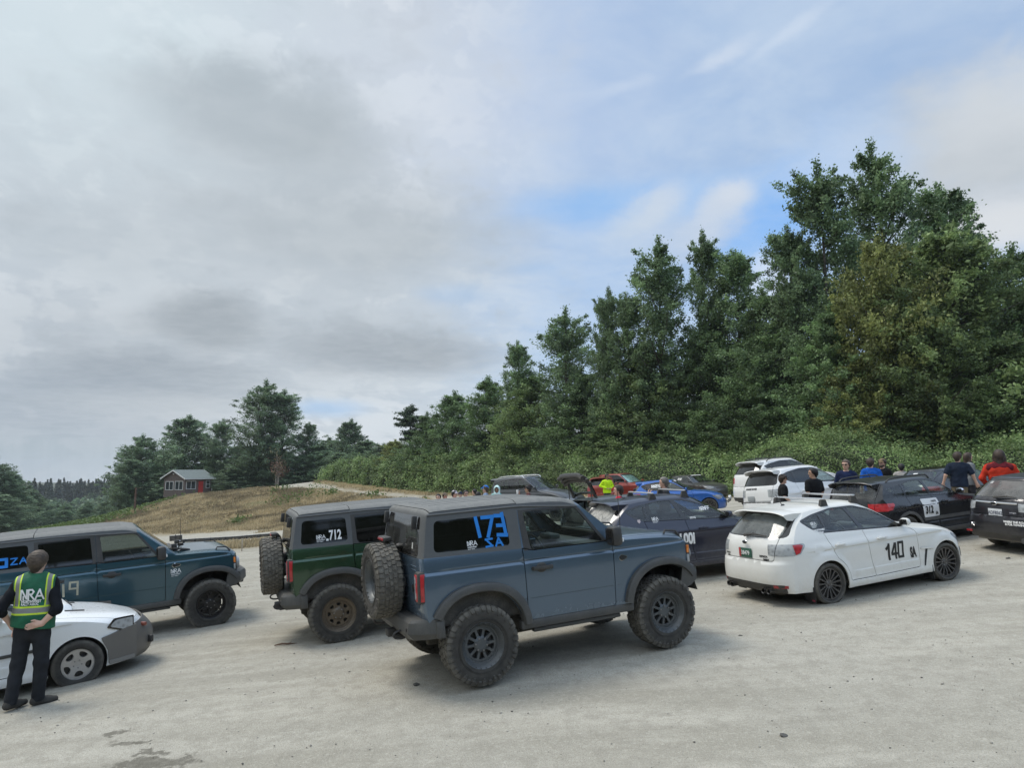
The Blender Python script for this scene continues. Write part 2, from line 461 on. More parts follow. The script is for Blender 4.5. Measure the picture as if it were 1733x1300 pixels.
def pol(r, t): return (r*math.cos(t), r*math.sin(t))
def rim(Rr, w, style, mat, h_tyre):
    """wheel rim facing +y; the spoke face is one sheet with real openings and folded edges"""
    hy = h_tyre/2; dark = plain('brake_dark', (.02, .02, .02), .7, .3, dust=.25)
    holes = []; y0 = hy-.055; Rf = Rr-.012 if style not in ('nine', 'slots') else .182; dish = .03; hub = .075; lug = (5, .057)
    def wedge(n, r0, r1, a0, a1, off=0, rad=.012):
        for k in range(n):
            t = TAU*(k+off)/n
            p = [pol(r0, t-a0), pol(r1, t-a1), pol(r1*1.01, t), pol(r1, t+a1), pol(r0, t+a0)]
            holes.append(rpoly(p, rad, 3, .03))
    if style == 'nine': wedge(10, .086, Rf-.016, .12, .235, 0, .013); dish = .006; y0 = hy-.095; lug = (6, .07); hub = .06
    elif style == 'slots': wedge(8, .118, Rf-.022, .18, .225, .5, .016); dish = .0; y0 = hy-.085; lug = (6, .07); hub = .06
    elif style == 'six':
        wedge(6, .10, Rf-.02, .17, .30, 0, .02); wedge(6, .165, Rf-.03, .06, .10, .5, .01); dish = .01; y0 = hy-.09; lug = (6, .07)
    elif style == 'five': wedge(5, .098, Rf-.026, .30, .40, .5, .045); dish = .018; y0 = hy-.035; lug = (5, .05)
    elif style == 'multi': wedge(15, .070, Rf-.016, .10, .158, 0, .012); dish = .035; y0 = hy-.03; lug = (5, .05)
    elif style == 'split': wedge(10, .075, Rf-.018, .12, .235, 0, .014); dish = .03; y0 = hy-.03
    circ = np.array([pol(Rf, TAU*i/64) for i in range(64)])
    P, T = panelize(circ, [('hole', q) for q in holes], [], step=.03)
    def f(P):
        r = np.hypot(P[:, 0], P[:, 1]); y = y0-dish*np.clip(1-r/Rf, 0, 1)**1.5*(1 if style not in ('nine', 'slots') else 1)
        if style in ('nine', 'slots', 'six'): y = y+.02*smooth01(.10, .06, r)
        return np.stack([P[:, 0], y, P[:, 1]], 1)
    P3 = f(P); e = 1e-3; dx = (f(P+[e, 0])-P3)/e; dz = (f(P+[0, e])-P3)/e; N = np.cross(dz, dx); N /= np.linalg.norm(N, axis=1)[:, None]
    V, t, n = sub(P3, N, T['body'])
    root = shell('rim', [(V, t, n)], mat, None, flange=.045 if style != 'multi' else .03)
    mb = MB()
    mb.lathe([(y0-.004, Rf), (y0+.006, Rf+.002)]+([(y0+.004, Rf+.012), (y0+.022, Rf+.016), (y0+.024, Rf+.028), (y0+.045, Rf+.034)] if style in ('nine', 'slots') else [])+[(hy-.032, Rr-.004), (hy-.018, Rr+.002), (hy-.012, Rr+.012), (hy-.02, Rr+.016), (hy-.06, Rr+.004)], 64)
    mb.lathe([(y0-.02, Rf), (0, Rr-.03), (-hy+.02, Rr-.004), (-hy+.012, Rr+.012)], 64)
    if style in ('nine', 'slots', 'six'):     # beadlock style bolt ring and machined steps
        for k in range(24): mb.add(*_cyl(pol(Rr-.001, TAU*k/24), hy-.02, hy-.008, .006, 6))
    o = mb.build('barrel', mat, None, angle=40)
    mc = MB()
    mc.lathe([(y0+.016 if style in ('nine', 'slots', 'six') else y0-.012, .0001), (y0+.015 if style in ('nine', 'slots', 'six') else y0-.014, .03), (y0-.03, hub*.55)], 24, 0)
    for k in range(lug[0]):
        yy = y0+.012 if style in ('nine', 'slots', 'six') else y0-dish+.004
        mc.add(*_cyl(pol(lug[1], TAU*(k+.5)/lug[0]), yy-.02, yy+.01, .0105, 6), m=1)
    cap = mc.build('wheel_nuts', [mat, plain('nut_steel', (.25, .25, .26), .35, .9)], None, angle=40)
    md = MB(); md.lathe([(y0-.065, .0001), (y0-.066, Rr-.045), (y0-.082, Rr-.045), (y0-.083, .06), (-.06, .06)], 32)
    md.box((-.12, y0-.075, .03), (.075, .06, .16), bev=.012)
    br = md.build('brake_disc', dark, None, angle=40)
    return root, [o, cap, br]

def _cyl(c, y0, y1, r, n):
    V = [(c[0]+r*math.cos(TAU*i/n), y, c[1]+r*math.sin(TAU*i/n)) for y in (y0, y1) for i in range(n)]
    return V, [tuple(range(n)), tuple(range(2*n-1, n-1, -1))]+[(i, (i+1) % n, n+(i+1) % n, n+i) for i in range(n)]

WHEELS = {}
def wheel_kit(key, Rt, w, Rr, style, rim_mat, mud=False):
    """first call builds the meshes; later wheels share them"""
    if key not in WHEELS:
        ty = tyre_mud(Rt, w, Rr) if mud else tyre_road(Rt, w, Rr)
        rm, kids = rim(Rr, w, style, rim_mat, w)
        WHEELS[key] = [('tyre', ty.data), ('rim', rm.data), ('rim_barrel', kids[0].data), ('wheel_nuts', kids[1].data), ('brake_disc', kids[2].data)]
        for o in [ty, rm]+kids: bpy.data.objects.remove(o)
    return WHEELS[key]

def wheel(root, key, loc, out, steer=0, spin=None, name='wheel', brake=True):
    wh = empty(name, loc, root); spin = random.random()*TAU if spin is None else spin
    Rz = Matrix.Rotation(steer+(0 if out > 0 else math.pi), 4, 'Z')
    wh.matrix_local = Matrix.Translation(loc) @ Rz
    for nm, me in WHEELS[key]:
        if nm == 'brake_disc' and not brake: continue
        o = bpy.data.objects.new(nm, me); COL.objects.link(o); o.parent = wh
        if nm != 'brake_disc': o.rotation_euler = (0, spin, 0)
    return wh

# ------------------------------------------------------------------ car bodies
class Car:
    """body skin from a centre profile, an edge profile and a plan/tumblehome width law.
    x forward from the rear axle, y left, z up from the ground, metres"""
    def __init__(s, prof, B, V, arches, sill, extra=None, tau=.8):
        s.tau = tau; s.extra = extra
        names = [p[0] for p in prof]; s.fb = interp(B); s.fv = interp(V)
        key = []; out = []
        pts = [p[1:] for p in prof]
        # resample, remembering where the named points fall
        for i in range(len(pts)-1):
            pass
        C = [p[-1] == 'c' for p in pts]; A = [np.array(p[:5], float) for p in pts]
        S = catmull([tuple(a)+(('c',) if c else ()) for a, c in zip(A, C)], .045)
        d = np.linalg.norm(np.diff(S[:, :2], axis=0), axis=1); s.sig = np.concatenate([[0], np.cumsum(d)+np.arange(1, len(d)+1)*1e-6]); s.S = S
        s.key = {}
        j = 0
        for nme, a in zip(names, A):
            k = j+int(np.argmin(np.abs(S[j:, :4]-a[:4]).sum(1))); s.key[nme] = s.sig[k]; j = k
        top = S[:, 2:4]
        low = []
        zr = top[0]; zf = top[-1]
        for (xa, za, r), first in zip(sorted(arches, key=lambda q: -q[0]), (1, 0)):
            z_in = sill if first else sill; zb = zf[1] if first else sill
            za2 = za
            a0 = math.asin(np.clip((zb-za2)/r, -1, 1)); a1 = math.pi-math.asin(np.clip(((sill if first else zr[1])-za2)/r, -1, 1))
            low.append([(xa+r*math.cos(a), za2+r*math.sin(a)) for a in np.linspace(a0, a1, 28)])
        def seg(a, b):
            a, b = np.array(a), np.array(b); k = max(1, int(np.linalg.norm(b-a)/.07))
            return [a+(b-a)*i/k for i in range(1, k)]
        L = list(top)+seg(zf, low[0][0])+low[0]+seg(low[0][-1], low[1][0])+low[1]+seg(low[1][-1], zr)
        s.outline = np.array([np.array(p, float) for p in L]); s.arches = arches
    def S_(s, x, z):
        y = s.fb(x)+s.fv(z)
        if s.extra: y = y+s.extra(np.asarray(x, float), np.asarray(z, float))
        return y
    def side(s, P, sg):
        P = np.asarray(P, float); y = s.S_(P[:, 0], P[:, 1]); e = .004
        dx = (s.S_(P[:, 0]+e, P[:, 1])-s.S_(P[:, 0]-e, P[:, 1]))/(2*e); dz = (s.S_(P[:, 0], P[:, 1]+e)-s.S_(P[:, 0], P[:, 1]-e))/(2*e)
        N = np.stack([-dx, np.full(len(P), 1.0), -dz], 1); N /= np.linalg.norm(N, axis=1)[:, None]; N[:, 1] *= sg
        return np.stack([P[:, 0], y*sg, P[:, 1]], 1), N
    def _st(s, P):
        q = [np.interp(P[:, 0], s.sig, s.S[:, i]) for i in range(5)]; t = P[:, 1]/s.tau
        W = s.S_(q[2], q[3]); a = np.abs(t)**q[4]
        return np.stack([q[0]+(q[2]-q[0])*a, t*W, q[1]+(q[3]-q[1])*a], 1)
    def strip(s, P):
        P = np.asarray(P, float); e = .006
        lo, hi = P.copy(), P.copy(); lo[:, 0] = np.maximum(lo[:, 0]-e, 0); hi[:, 0] = np.minimum(hi[:, 0]+e, s.sig[-1])
        du = s._st(hi)-s._st(lo); lo, hi = P.copy(), P.copy(); lo[:, 1] = np.maximum(lo[:, 1]-e, -s.tau); hi[:, 1] = np.minimum(hi[:, 1]+e, s.tau)
        dv = s._st(hi)-s._st(lo); N = np.cross(du, dv); N /= np.linalg.norm(N, axis=1)[:, None]+1e-9
        return s._st(P), N
    def k(s, name, off=0.0): return s.key[name]+off
    def sz(s, z, a, b):
        """sigma where the centre profile has height z, between keys a and b"""
        m = (s.sig >= s.key[a]-1e-6) & (s.sig <= s.key[b]+1e-6); zz = s.S[m, 1]; sg = s.sig[m]
        o = np.argsort(zz); return float(np.interp(z, zz[o], sg[o]))
    def build(s, root, style, strip_regions, side_regions, strip_seams=(), side_seams=(), body_mat=None, gap=.0045, cols=None, step=.07, rows=()):
        t = s.tau
        cols = np.array(cols if cols is not None else [0, .25, .45, .6, .7, .8, .87, .93, .97])*t
        cols = np.concatenate([-cols[:0:-1], cols])
        n = len(s.sig); ed = s.sig
        vs = np.linspace(-t, t, 17)
        outl = np.concatenate([np.stack([ed, np.full(n, -t)], 1), np.stack([np.full(15, ed[-1]), vs[1:-1]], 1), np.stack([ed[::-1], np.full(n, t)], 1), np.stack([np.full(15, 0.0), vs[::-1][1:-1]], 1)])
        parts = {}
        P, T = panelize(outl, strip_regions, strip_seams, step=.03, gap=gap, grid=(s.sig[1:-1], cols))
        P3, N = s.strip(P)
        for key, tr in T.items(): parts.setdefault(key, []).append(sub(P3, N, tr, -.012 if key == 'seam' else style.get(key.rsplit('_', 1)[0] if key[-2:] in ('_r', '_l') else key, (0, 0, 0))[2] if key not in ('body', 'seam') else 0))
        lo, hi = s.outline.min(0), s.outline.max(0); zr = np.arange(lo[1]+step/2, hi[1], step); zr = np.sort(np.r_[[q for q in zr if not len(rows) or np.min(np.abs(np.array(rows)-q)) > .02], rows])
        P, T = panelize(s.outline, side_regions, side_seams, step=.025 if len(rows) else step, gap=gap, grid=(np.arange(lo[0]+step/2, hi[0], step), zr))
        for sg, sx in ((-1, '_r'), (1, '_l')):
            P3, N = s.side(P, sg)
            for key, tr in T.items():
                kk = key if key in ('body', 'seam', 'top') else key+sx
                parts.setdefault(kk, []).append(sub(P3, N, tr, -.012 if key == 'seam' else style[key][2] if key not in ('body',) else 0))
        objs = {}
        for key, pl in parts.items():
            base = key[:-2] if key[-2:] in ('_r', '_l') else key
            if base == 'cut': continue
            nm, mt, push, fl = (('body', body_mat, 0, .02) if base == 'body' else ('shut_gap', M_SEAM, 0, 0) if base == 'seam' else style[base][:4])
            objs[key] = shell(nm, pl, mt, root, flange=fl)
        for key, o in objs.items():      # panes become sub-parts of the door they sit in
            base = key[:-2] if key[-2:] in ('_r', '_l') else key
            if base in style and len(style[base]) > 4:
                par = objs.get(style[base][4]+(key[-2:] if key[-2:] in ('_r', '_l') else ''))or objs.get(style[base][4])
                if par: o.parent = par
        s.objs = objs; return objs
    def patch(s, name, polys, sg, mat, parent, push=.003, thick=0.0, step=.12, surf='side'):
        """flat marks, lamps and trims that follow the skin. polys in (x,z) or (sigma,tau)"""
        V = []; F = []; fn = (lambda P: s.side(P, sg)) if surf == 'side' else s.strip
        pr = []
        for q in polys:
            q = np.asarray(q); P, T = panelize(q, [], [], step=step)
            if 'body' not in T or not len(T['body']): continue
            P3, N = fn(P); v, tr, n = sub(P3, N, T['body'], push+thick); pr.append((v, tr, n))
        return shell(name, pr, mat, parent, flange=thick)
    def ink(s, name, V2, F, sg, mat, parent, push=.003, surf='side'):
        """ready 2d triangles/polys (x,z) laid on the skin"""
        P3, N = (s.side(V2, sg) if surf == 'side' else s.strip(V2)); V = P3+N*push
        o = MB().add(V, F).build(name, mat, parent, smooth=False); return o

def text2d(txt, size, bold=0.0, shear=0.0, space=1.0, narrow=1.0):
    cu = bpy.data.curves.new('t', 'FONT'); cu.body = txt; cu.size = size; cu.offset = bold; cu.shear = shear; cu.space_character = space
    cu.align_x = 'LEFT'; cu.resolution_u = 3
    o = bpy.data.objects.new('t', cu); COL.objects.link(o); dg = bpy.context.evaluated_depsgraph_get()
    me = bpy.data.meshes.new_from_object(o.evaluated_get(dg))
    V = np.array([v.co[:2] for v in me.vertices]).reshape(-1, 2); F = [tuple(p.vertices) for p in me.polygons]
    V = V*[narrow, 1]
    bpy.data.objects.remove(o); bpy.data.curves.remove(cu); bpy.data.meshes.remove(me); return V, F

def strokes2d(lines, w):
    """polylines -> quads of constant width (tape, hand lettering)"""
    V = []; F = []
    for ln in lines:
        for a, b in zip(ln[:-1], ln[1:]):
            a, b = np.array(a, float), np.array(b, float); d = (b-a)/(np.linalg.norm(b-a)+1e-9); n = np.array([-d[1], d[0]])*w/2; a = a-d*w*.35; b = b+d*w*.35
            m = max(1, int(np.linalg.norm(b-a)/w+.5)); k = len(V)
            for j in range(m+1): c = a+(b-a)*j/m; V += [c-n, c+n]
            F += [(k+2*j, k+2*j+2, k+2*j+3, k+2*j+1) for j in range(m)]
    return np.array(V), F

def car_light_box(mb, c, d, m=0): mb.box(c, d, m, bev=.01)

def interior(root, x0, x1, hw, zf, zs, steer_y=.37, dark=True, rear=True, roofz=None, wheel_x=None):
    """floor tub, seats with head rests, dash and steering wheel"""
    mb = MB()
    mb.box(((x0+x1)/2, 0, zf), (x1-x0, hw*2-.06, .04))
    for sy in (-1, 1): mb.box(((x0+x1)/2, sy*(hw-.03), zf+.18), (x1-x0-.1, .03, .36))
    mb.build('cabin_floor', M_UNDER, root, smooth=False)
    xs = x1-1.30
    for sy in (-1, 1):
        mb = MB(); y = sy*steer_y
        mb.box((xs, y, zf+.22), (.50, .48, .17), bev=.05)
        mb.box((xs-.30, y, zf+.55), (.13, .46, .58), rot=(0, R(-14), 0), bev=.05)
        mb.box((xs-.41, y, zf+.92), (.09, .25, .16), rot=(0, R(-10), 0), bev=.04)
        mb.build('seat', M_SEAT, root)
    if rear:
        mb = MB(); xr = xs-.95
        mb.box((xr, 0, zf+.22), (.48, hw*2-.25, .16), bev=.05); mb.box((xr-.30, 0, zf+.52), (.14, hw*2-.25, .52), rot=(0, R(-16), 0), bev=.05)
        for y in (-.36, .36): mb.box((xr-.40, y, zf+.84), (.08, .24, .14), bev=.03)
        mb.build('rear_seat', M_SEAT, root)
    mb = MB(); mb.box((x1-.28, 0, zf+.50), (.42, hw*2-.12, .30), bev=.07); mb.box((x1-.45, steer_y, zf+.68), (.16, .34, .08), bev=.03)
    mb.box((x1-.62, 0, zf+.22), (.55, .22, .28), bev=.04)
    mb.build('dashboard', M_DASH, root)
    mb = MB(); cx, cz = x1-.66, zf+.56; a = R(25); pts = [(cx+.185*math.cos(t)*math.sin(a)*-1, steer_y+.185*math.sin(t), cz+.185*math.cos(t)*math.cos(a)) for t in np.linspace(0, TAU, 33)]
    mb.tube(pts, .014, 8, caps=False); mb.tube([(cx, steer_y, cz), (cx+.16, steer_y, cz-.07)], .03, 8)
    for t in (R(90), R(-90), R(180)): mb.tube([(cx, steer_y, cz), (cx-.18*math.cos(t)*math.sin(a), steer_y+.18*math.sin(t), cz+.18*math.cos(t)*math.cos(a))], .014, 6)
    mb.build('steering_wheel', M_DASH, root)

def under(root, x0, x1, hw, z0, z1, arches, rw, A0=-25, A1=230):
    """underbody: floor pan, wheel-well liners, axles"""
    mb = MB(); mb.box(((x0+x1)/2, 0, (z0+z1)/2), (x1-x0, hw*1.45, z1-z0), bev=.02)
    for xa, za, r in arches:
        for sy in (-1, 1):
            n = 14; V = []
            for i in range(n+1):
                a = R(A0)+R(A1)*i/n
                for y in (hw-.015, hw-rw): V.append((xa+(r+.012)*math.cos(a), sy*y, za+(r+.012)*math.sin(a)))
            F = [(2*i, 2*i+1, 2*i+3, 2*i+2) for i in range(n)]; mb.add(V, F)
            c = len(V)
            mb.add([(xa+(r+.01)*math.cos(R(A0)+R(A1)*i/n), sy*(hw-rw), za+(r+.01)*math.sin(R(A0)+R(A1)*i/n)) for i in range(n+1)], [tuple(range(n+1))])
        mb.tube([(xa, -hw*.8, za), (xa, hw*.8, za)], .05, 8)
    return mb.build('underbody', M_UNDER, root, smooth=False)

def place(root, O, yaw, pitch=0, roll=0):
    f = Vector((math.cos(yaw)*math.cos(pitch), math.sin(yaw)*math.cos(pitch), math.sin(pitch)))
    l = Vector((0, 0, 1)).cross(f).normalized(); n = f.cross(l)
    l, n = l*math.cos(roll)+n*math.sin(roll), n*math.cos(roll)-l*math.sin(roll)
    root.matrix_world = Matrix(((f.x, l.x, n.x, O[0]), (f.y, l.y, n.y, O[1]), (f.z, l.z, n.z, O[2]), (0, 0, 0, 1)))

def plate(car_root, name, loc, rz, txt, bg, ink, tilt=0, w=.305, h=.152):
    p = empty(name, loc, car_root); p.rotation_euler = (0, tilt, rz)
    mb = MB(); mb.box((0, 0, 0), (.006, w, h), bev=.002); o = mb.build('plate', bg, p)
    if not txt: return p
    V, F = text2d(txt, h*.62, .002, narrow=.85); V = V-(V.min(0)+V.max(0))/2
    MB().add([(-.005, -v[0], v[1]) for v in V], F).build('plate_number', ink, p, smooth=False)
    return p
# ------------------------------------------------------------------ hatchbacks, wagons, crossovers
def hatch(label, pm, group, wb=2.625, xr=-.92, xf=3.47, hs=1.0, ws=1.0, Rt=.32, tw=.225, Rr=.240, kit=None, style='multi', rim_mat=None,
          lift=0.0, bar=False, spoiler=True, roofz=1.47, tailx=None, boxy=0.0, lamp='clear', glassR=None, glassF=None, rearglass=None, mirror_mat=None,
          antenna=True, wide=True, roof_rails=False, clad=None, frame_mat=None, steer=0, gate_open=False, inside=True, cat='car', trackx=0, name='parked_car', head_mat=None, scoop=False, sunshade=False):
    root = empty(name); tag(root, label, cat, group)
    glassR = glassR or M_GMED; glassF = glassF or M_GCLEAR; rearglass = rearglass or glassR
    fx = lambda x: float(np.interp(x, [-.92, 0, 2.625, 3.47], [xr, 0, wb, xf]))
    zr = roofz*hs/1.475
    def fz(z): return z*hs*(1 if z < .6 else 1+(zr/hs-1)*min(1, (z-.6)/.4)) + lift*min(1, max(0, (z-.1)/.1))
    X = lambda x, z, rake=0: fx(x)
    by = boxy
    prof = [('rb', -.84, .25, -.66, .25, 4), ('b1', -.90, .36, -.66, .36, 5), ('b2', -.925, .56, -.64, .56, 5), ('b3', -.90, .695, -.61, .695, 5, 'c'), ('g0', -.865, .715, -.60, .715, 5, 'c'),
            ('g1', -.845, .92, -.58, .92, 5), ('gb', -.80-.03*by, 1.045, -.53-.12*by, 1.045, 4, 'c'), ('gm', -.62-.13*by, 1.22, -.40-.22*by, 1.21, 3), ('gt', -.43-.27*by, 1.385, -.20-.34*by, 1.345, 4, 'c'),
            ('rr', -.38-.30*by, 1.43, -.16-.36*by, 1.385, 5), ('r1', .25-.2*by, 1.468, .30-.2*by, 1.415, 6), ('r2', .80, 1.472, .80, 1.415, 6), ('wt', 1.14, 1.44, 1.02, 1.385, 5), ('wm', 1.56, 1.25, 1.38, 1.21, 3), ('wb', 2.02, 1.0, 1.76, .985, 2.5, 'c'),
            ('h0', 2.10, .985, 1.86, .955, 3.5), ('h1', 2.6, .925, 2.5, .865, 5), ('h2', 3.02, .835, 2.86, .765, 4.5), ('hf', 3.28, .735, 3.02, .67, 3.5, 'c'), ('gr', 3.38, .62, 3.08, .58, 3), ('n1', 3.45, .48, 3.10, .46, 3), ('n2', 3.44, .28, 3.08, .28, 3), ('fb', 3.38, .20, 3.02, .20, 3)]
    prof = [(p[0], fx(p[1]), fz(p[2]), fx(p[3]), fz(p[4]))+tuple(p[5:]) for p in prof]
    fl = .03 if wide else .0
    B = [(fx(a), b*ws) for a, b in [(-.92, .74), (-.60, .80), (-.30, .845), (0, .855), (.45, .855), (1.3, .86), (2.1, .86), (2.62, .855), (2.95, .82), (3.1, .75), (3.4, .66)]]
    V = [(fz(z), v*ws) for z, v in [(.15, -.035), (.26, .0), (.5, .005), (.75, .005), (.86, -.008), (.97, -.035), (1.05, -.065), (1.2, -.135+.04*by), (1.32, -.20+.06*by), (1.42, -.275+.08*by), (1.5, -.33+.1*by)]]
    ra = Rt+.045; arches = [(0, Rt+.005, ra), (wb, Rt+.005, ra)]; sill = fz(.21)
    def extra(x, z):
        y = 0*x
        for xa in (0, wb):
            d = np.hypot(x-xa, (z-Rt)*1.0); y = y+fl*smooth01(ra+.17, ra+.03, d)*smooth01(fz(.98), fz(.8), z)
        y = y+.020*smooth01(fz(.815), fz(.835), z)*smooth01(fz(.95), fz(.85), z)*smooth01(fx(-.5), fx(0), x)*smooth01(fx(2.9), fx(2.2), x)   # shoulder crease
        y = y+.008*smooth01(fz(.46), fz(.44), z)*smooth01(ra+.1, ra+.3, x)*smooth01(wb-ra-.1, wb-ra-.3, x); y = y-.014*np.exp(-((z-fz(.58))/.12)**2)*smooth01(ra-.1, ra+.25, x)*smooth01(wb-ra+.1, wb-ra-.25, x)
        y = y+.02*smooth01(fz(.36), fz(.27), z)*smooth01(ra-.05, ra+.1, x)*smooth01(wb-ra+.05, wb-ra-.1, x)                                # side skirt
        return y
    car = Car(prof, B, V, arches, sill, extra)
    q = lambda pts, r=.02: rpoly([(fx(a)-(by*.26*np.clip((.3-a)/.6, 0, 1) if b > 1.0 else 0), fz(b)) for a, b in pts], r, 4, .06)
    dlo = q([(-.33, 1.275), (-.05, 1.345), (.42, 1.405), (.90, 1.398), (1.24, 1.305), (1.63, 1.07), (1.77, .985), (.85, 1.03), (.05, 1.065), (-.15, 1.13)], .06)
    pQ = q([(-.265, 1.262), (-.02, 1.318), (.085, 1.342), (.10, 1.095), (.045, 1.10), (-.12, 1.158)], .04)
    pR = q([(.145, 1.095), (.13, 1.345), (.43, 1.385), (.66, 1.385), (.80, 1.06)], .03)
    pF = q([(.745, 1.382), (.90, 1.376), (1.225, 1.285), (1.60, 1.055), (1.665, 1.02), (.90, 1.052)], .03)
    a0 = ra+.06
    arc = [(fx(0)+a0*math.cos(t), Rt+a0*math.sin(t)) for t in np.linspace(R(62), R(14), 5)]
    dR = np.array(list(rpoly([(fx(.045), fz(1.068), 0), (fx(.08), fz(.95), .1)]+[(a, b, .05) for a, b in arc]+[(fx(.42), fz(.315), .03), (fx(.965), fz(.315), .02), (fx(.93), fz(.6), .2), (fx(.85), fz(1.033), 0)], .02, 3, .06)))
    dF = rpoly([(fx(.85), fz(1.033), 0), (fx(.93), fz(.6), .2), (fx(.965), fz(.315), .02), (fx(1.98), fz(.325), .05), (fx(2.02), fz(.6), .15), (fx(1.97), fz(.9), .05), (fx(1.80), fz(.982), 0), (fx(1.77), fz(.987), 0)], .02, 3, .06)
    # strip regions (sigma, tau)
    t = car.tau; k = car.k
    rect = lambda a, b, ta, tb, r=.05: rpoly([(a, ta*t), (b, ta*t), (b, tb*t), (a, tb*t)], r, 4, .07)
    trap = lambda a, b, ta, tb, r=.05: rpoly([(a, -ta*t), (b, -tb*t), (b, tb*t), (a, ta*t)], r, 4, .07)
    gb, gt = k('gb', .015), k('gt', -.012)
    zs = lambda z, a, b: car.sz(fz(z), a, b)
    tl0, tl1 = zs(.80, 'g0', 'gb'), zs(.965, 'g0', 'gb')
    sr = [('rg', trap(gb+.02, gt-.01, .83, .80, .08)), ('rgf', trap(gb-.005, gt+.01, .93, .92, .1)),
          ('wg', trap(k('wt', .03), k('wb', -.05), .87, .88, .07)), ('wsf', trap(k('wt', .005), k('wb', -.005), .945, .945, .06))]
    tail = [(tl0+.015, .60), (tl0, .80), (tl0, 1.001), (tl1, 1.001), (tl1, .60)]
    for sx, sg in (('_r', -1), ('_l', 1)):
        sr.append(('tail'+sx, np.array(rpoly([(a, sg*b*t, 0) for a, b in tail], 0, 1, .05))))
        h = [(k('hf', -.20), 1.001), (k('hf', -.12), .80), (k('hf', .0), .56), (k('hf', .075), .60), (k('gr', .0), .90), (k('gr', .0), 1.001)]
        sr.append(('head'+sx, np.array(rpoly([(a, sg*b*t, 0) for a, b in h], 0, 1, .05))))
    sr += [('grl', rect(k('hf', .05), k('gr', .03), -.45, .45, .03)), ('lowg', rect(k('n1', .06), k('n2', -.01), -.55, .55, .03))]
    if boxy < .8: sr += [('dif', rect(k('rb', .0), k('b1', .02), -.9, .9, .03))]
    gate = trap(k('g0', .012), k('gt', .03), .70, .955, .04); hood = trap(k('h0', -.02), k('hf', .0), .90, .86, .04)
    if gate_open: sr = [('cut', gate)]+sr
    side = [('paneQ', pQ), ('paneR', pR), ('paneF', pF), ('dlo', dlo)]
    ex = [car.S[np.argmin(np.abs(car.sig-tl0)), 2], car.S[np.argmin(np.abs(car.sig-tl1)), 2]]
    side += [('tail', rpoly([(ex[0]-.1, fz(.80), 0), (ex[0]+.10, fz(.82), .02), (ex[1]+.19, fz(.935), .02), (ex[1]+.16, fz(.965), .01), (ex[1]-.1, fz(.965), 0)], 0, 2, .05)),
             ('head', rpoly([(fx(3.2), fz(.58), 0), (fx(3.02), fz(.60), .02), (fx(2.80), fz(.745), .03), (fx(2.83), fz(.79), 0), (fx(3.2), fz(.79), 0)], .01, 2, .05)), ('doorR', dR), ('doorF', dF)]
    sst = {'rg': ('rear_window', rearglass, -.003, 0), 'rgf': ('rear_window_border', M_FRIT, 0, .01), 'wg': ('windscreen', M_GCLEAR, -.003, 0), 'wsf': ('windscreen_border', M_FRIT, 0, .01),
           'tail': ('taillight', M_LAMP if lamp == 'clear' else M_RED, .004, .02), 'head': ('headlight' if not head_mat else 'front_wing', head_mat or M_HEAD, .003 if not head_mat else 0, .02), 'grl': ('grille', M_BLACK, -.006, .02), 'lowg': ('lower_grille', M_BLACK, -.01, .02), 'dif': ('diffuser', M_BLACK, .004, .02),
           'paneQ': ('quarter_window', glassR, -.004, 0), 'paneR': ('window', glassR, -.004, 0, 'doorR'), 'paneF': ('window', glassF, -.004, 0, 'doorF'), 'dlo': ('window_frame', frame_mat or M_FRIT, .001, .012),
           'doorR': ('door', pm, 0, .02), 'doorF': ('door', pm, 0, .02)}
    objs = car.build(root, sst, sr, side, [gate, hood], [dR, dF], pm, rows=[fz(q_) for q_ in (.43, .44, .45, .46, .47, .805, .815, .825, .835, .845, .86)])
    car.fx, car.fz, car.root, car.ra = fx, fz, root, ra
    hw = .80*ws
    under(root, fx(-.72), fx(3.2), hw*.98, fz(.20), fz(.50), arches, .33)
    if inside: interior(root, fx(-.3), fx(2.2), hw-.05, fz(.30), .8)
    # wheels
    rim_mat = rim_mat or plain('rim_gunmetal', (.10, .10, .105), .38, .75, dust=.2)
    key = kit or (style, Rt); wheel_kit(key, Rt, tw, Rr, style, rim_mat)
    ty = .855*ws+fl-.012-tw/2
    for xa in (0, wb):
        for sg in (-1, 1): wheel(root, key, (xa, sg*ty, Rt), sg, steer if xa else 0)
    # mirrors, handles
    for sg, sx in ((-1, '_r'), (1, '_l')):
        mb = MB(); y = car.S_(np.array([fx(1.74)]), np.array([fz(1.02)]))[0]*sg
        mb.box((fx(1.70), y+sg*.11, fz(1.07)), (.11, .18, .12), bev=.045, taper=(.85, .9)); mb.box((fx(1.72), y+sg*.02, fz(1.025)), (.07, .09, .035), m=1, bev=.012)
        mb.box((fx(1.70)-.056, y+sg*.112, fz(1.07)), (.006, .14, .088), m=2, bev=.002)
        mb.build('mirror', [mirror_mat or pm, M_BLACK, M_FRIT], root)
        for x, dk in ((.20+.0, 'doorR'), (1.10, 'doorF')):
            d = objs.get(dk+sx); mb = MB(); xx, zz = fx(x), fz(.875)
            y = car.S_(np.array([xx+.08]), np.array([zz]))[0]
            mb.box((xx+.08, sg*(y+.022), zz), (.20, .022, .034), bev=.010); mb.box((xx+.0, sg*(y+.01), zz), (.03, .03, .03), bev=.008); mb.box((xx+.16, sg*(y+.01), zz), (.03, .03, .03), bev=.008)
            mb.ellipsoid((xx+.08, sg*(y-.004), zz), (.055, .012, .04), 0)
            mb.build('handle', pm, d or root)
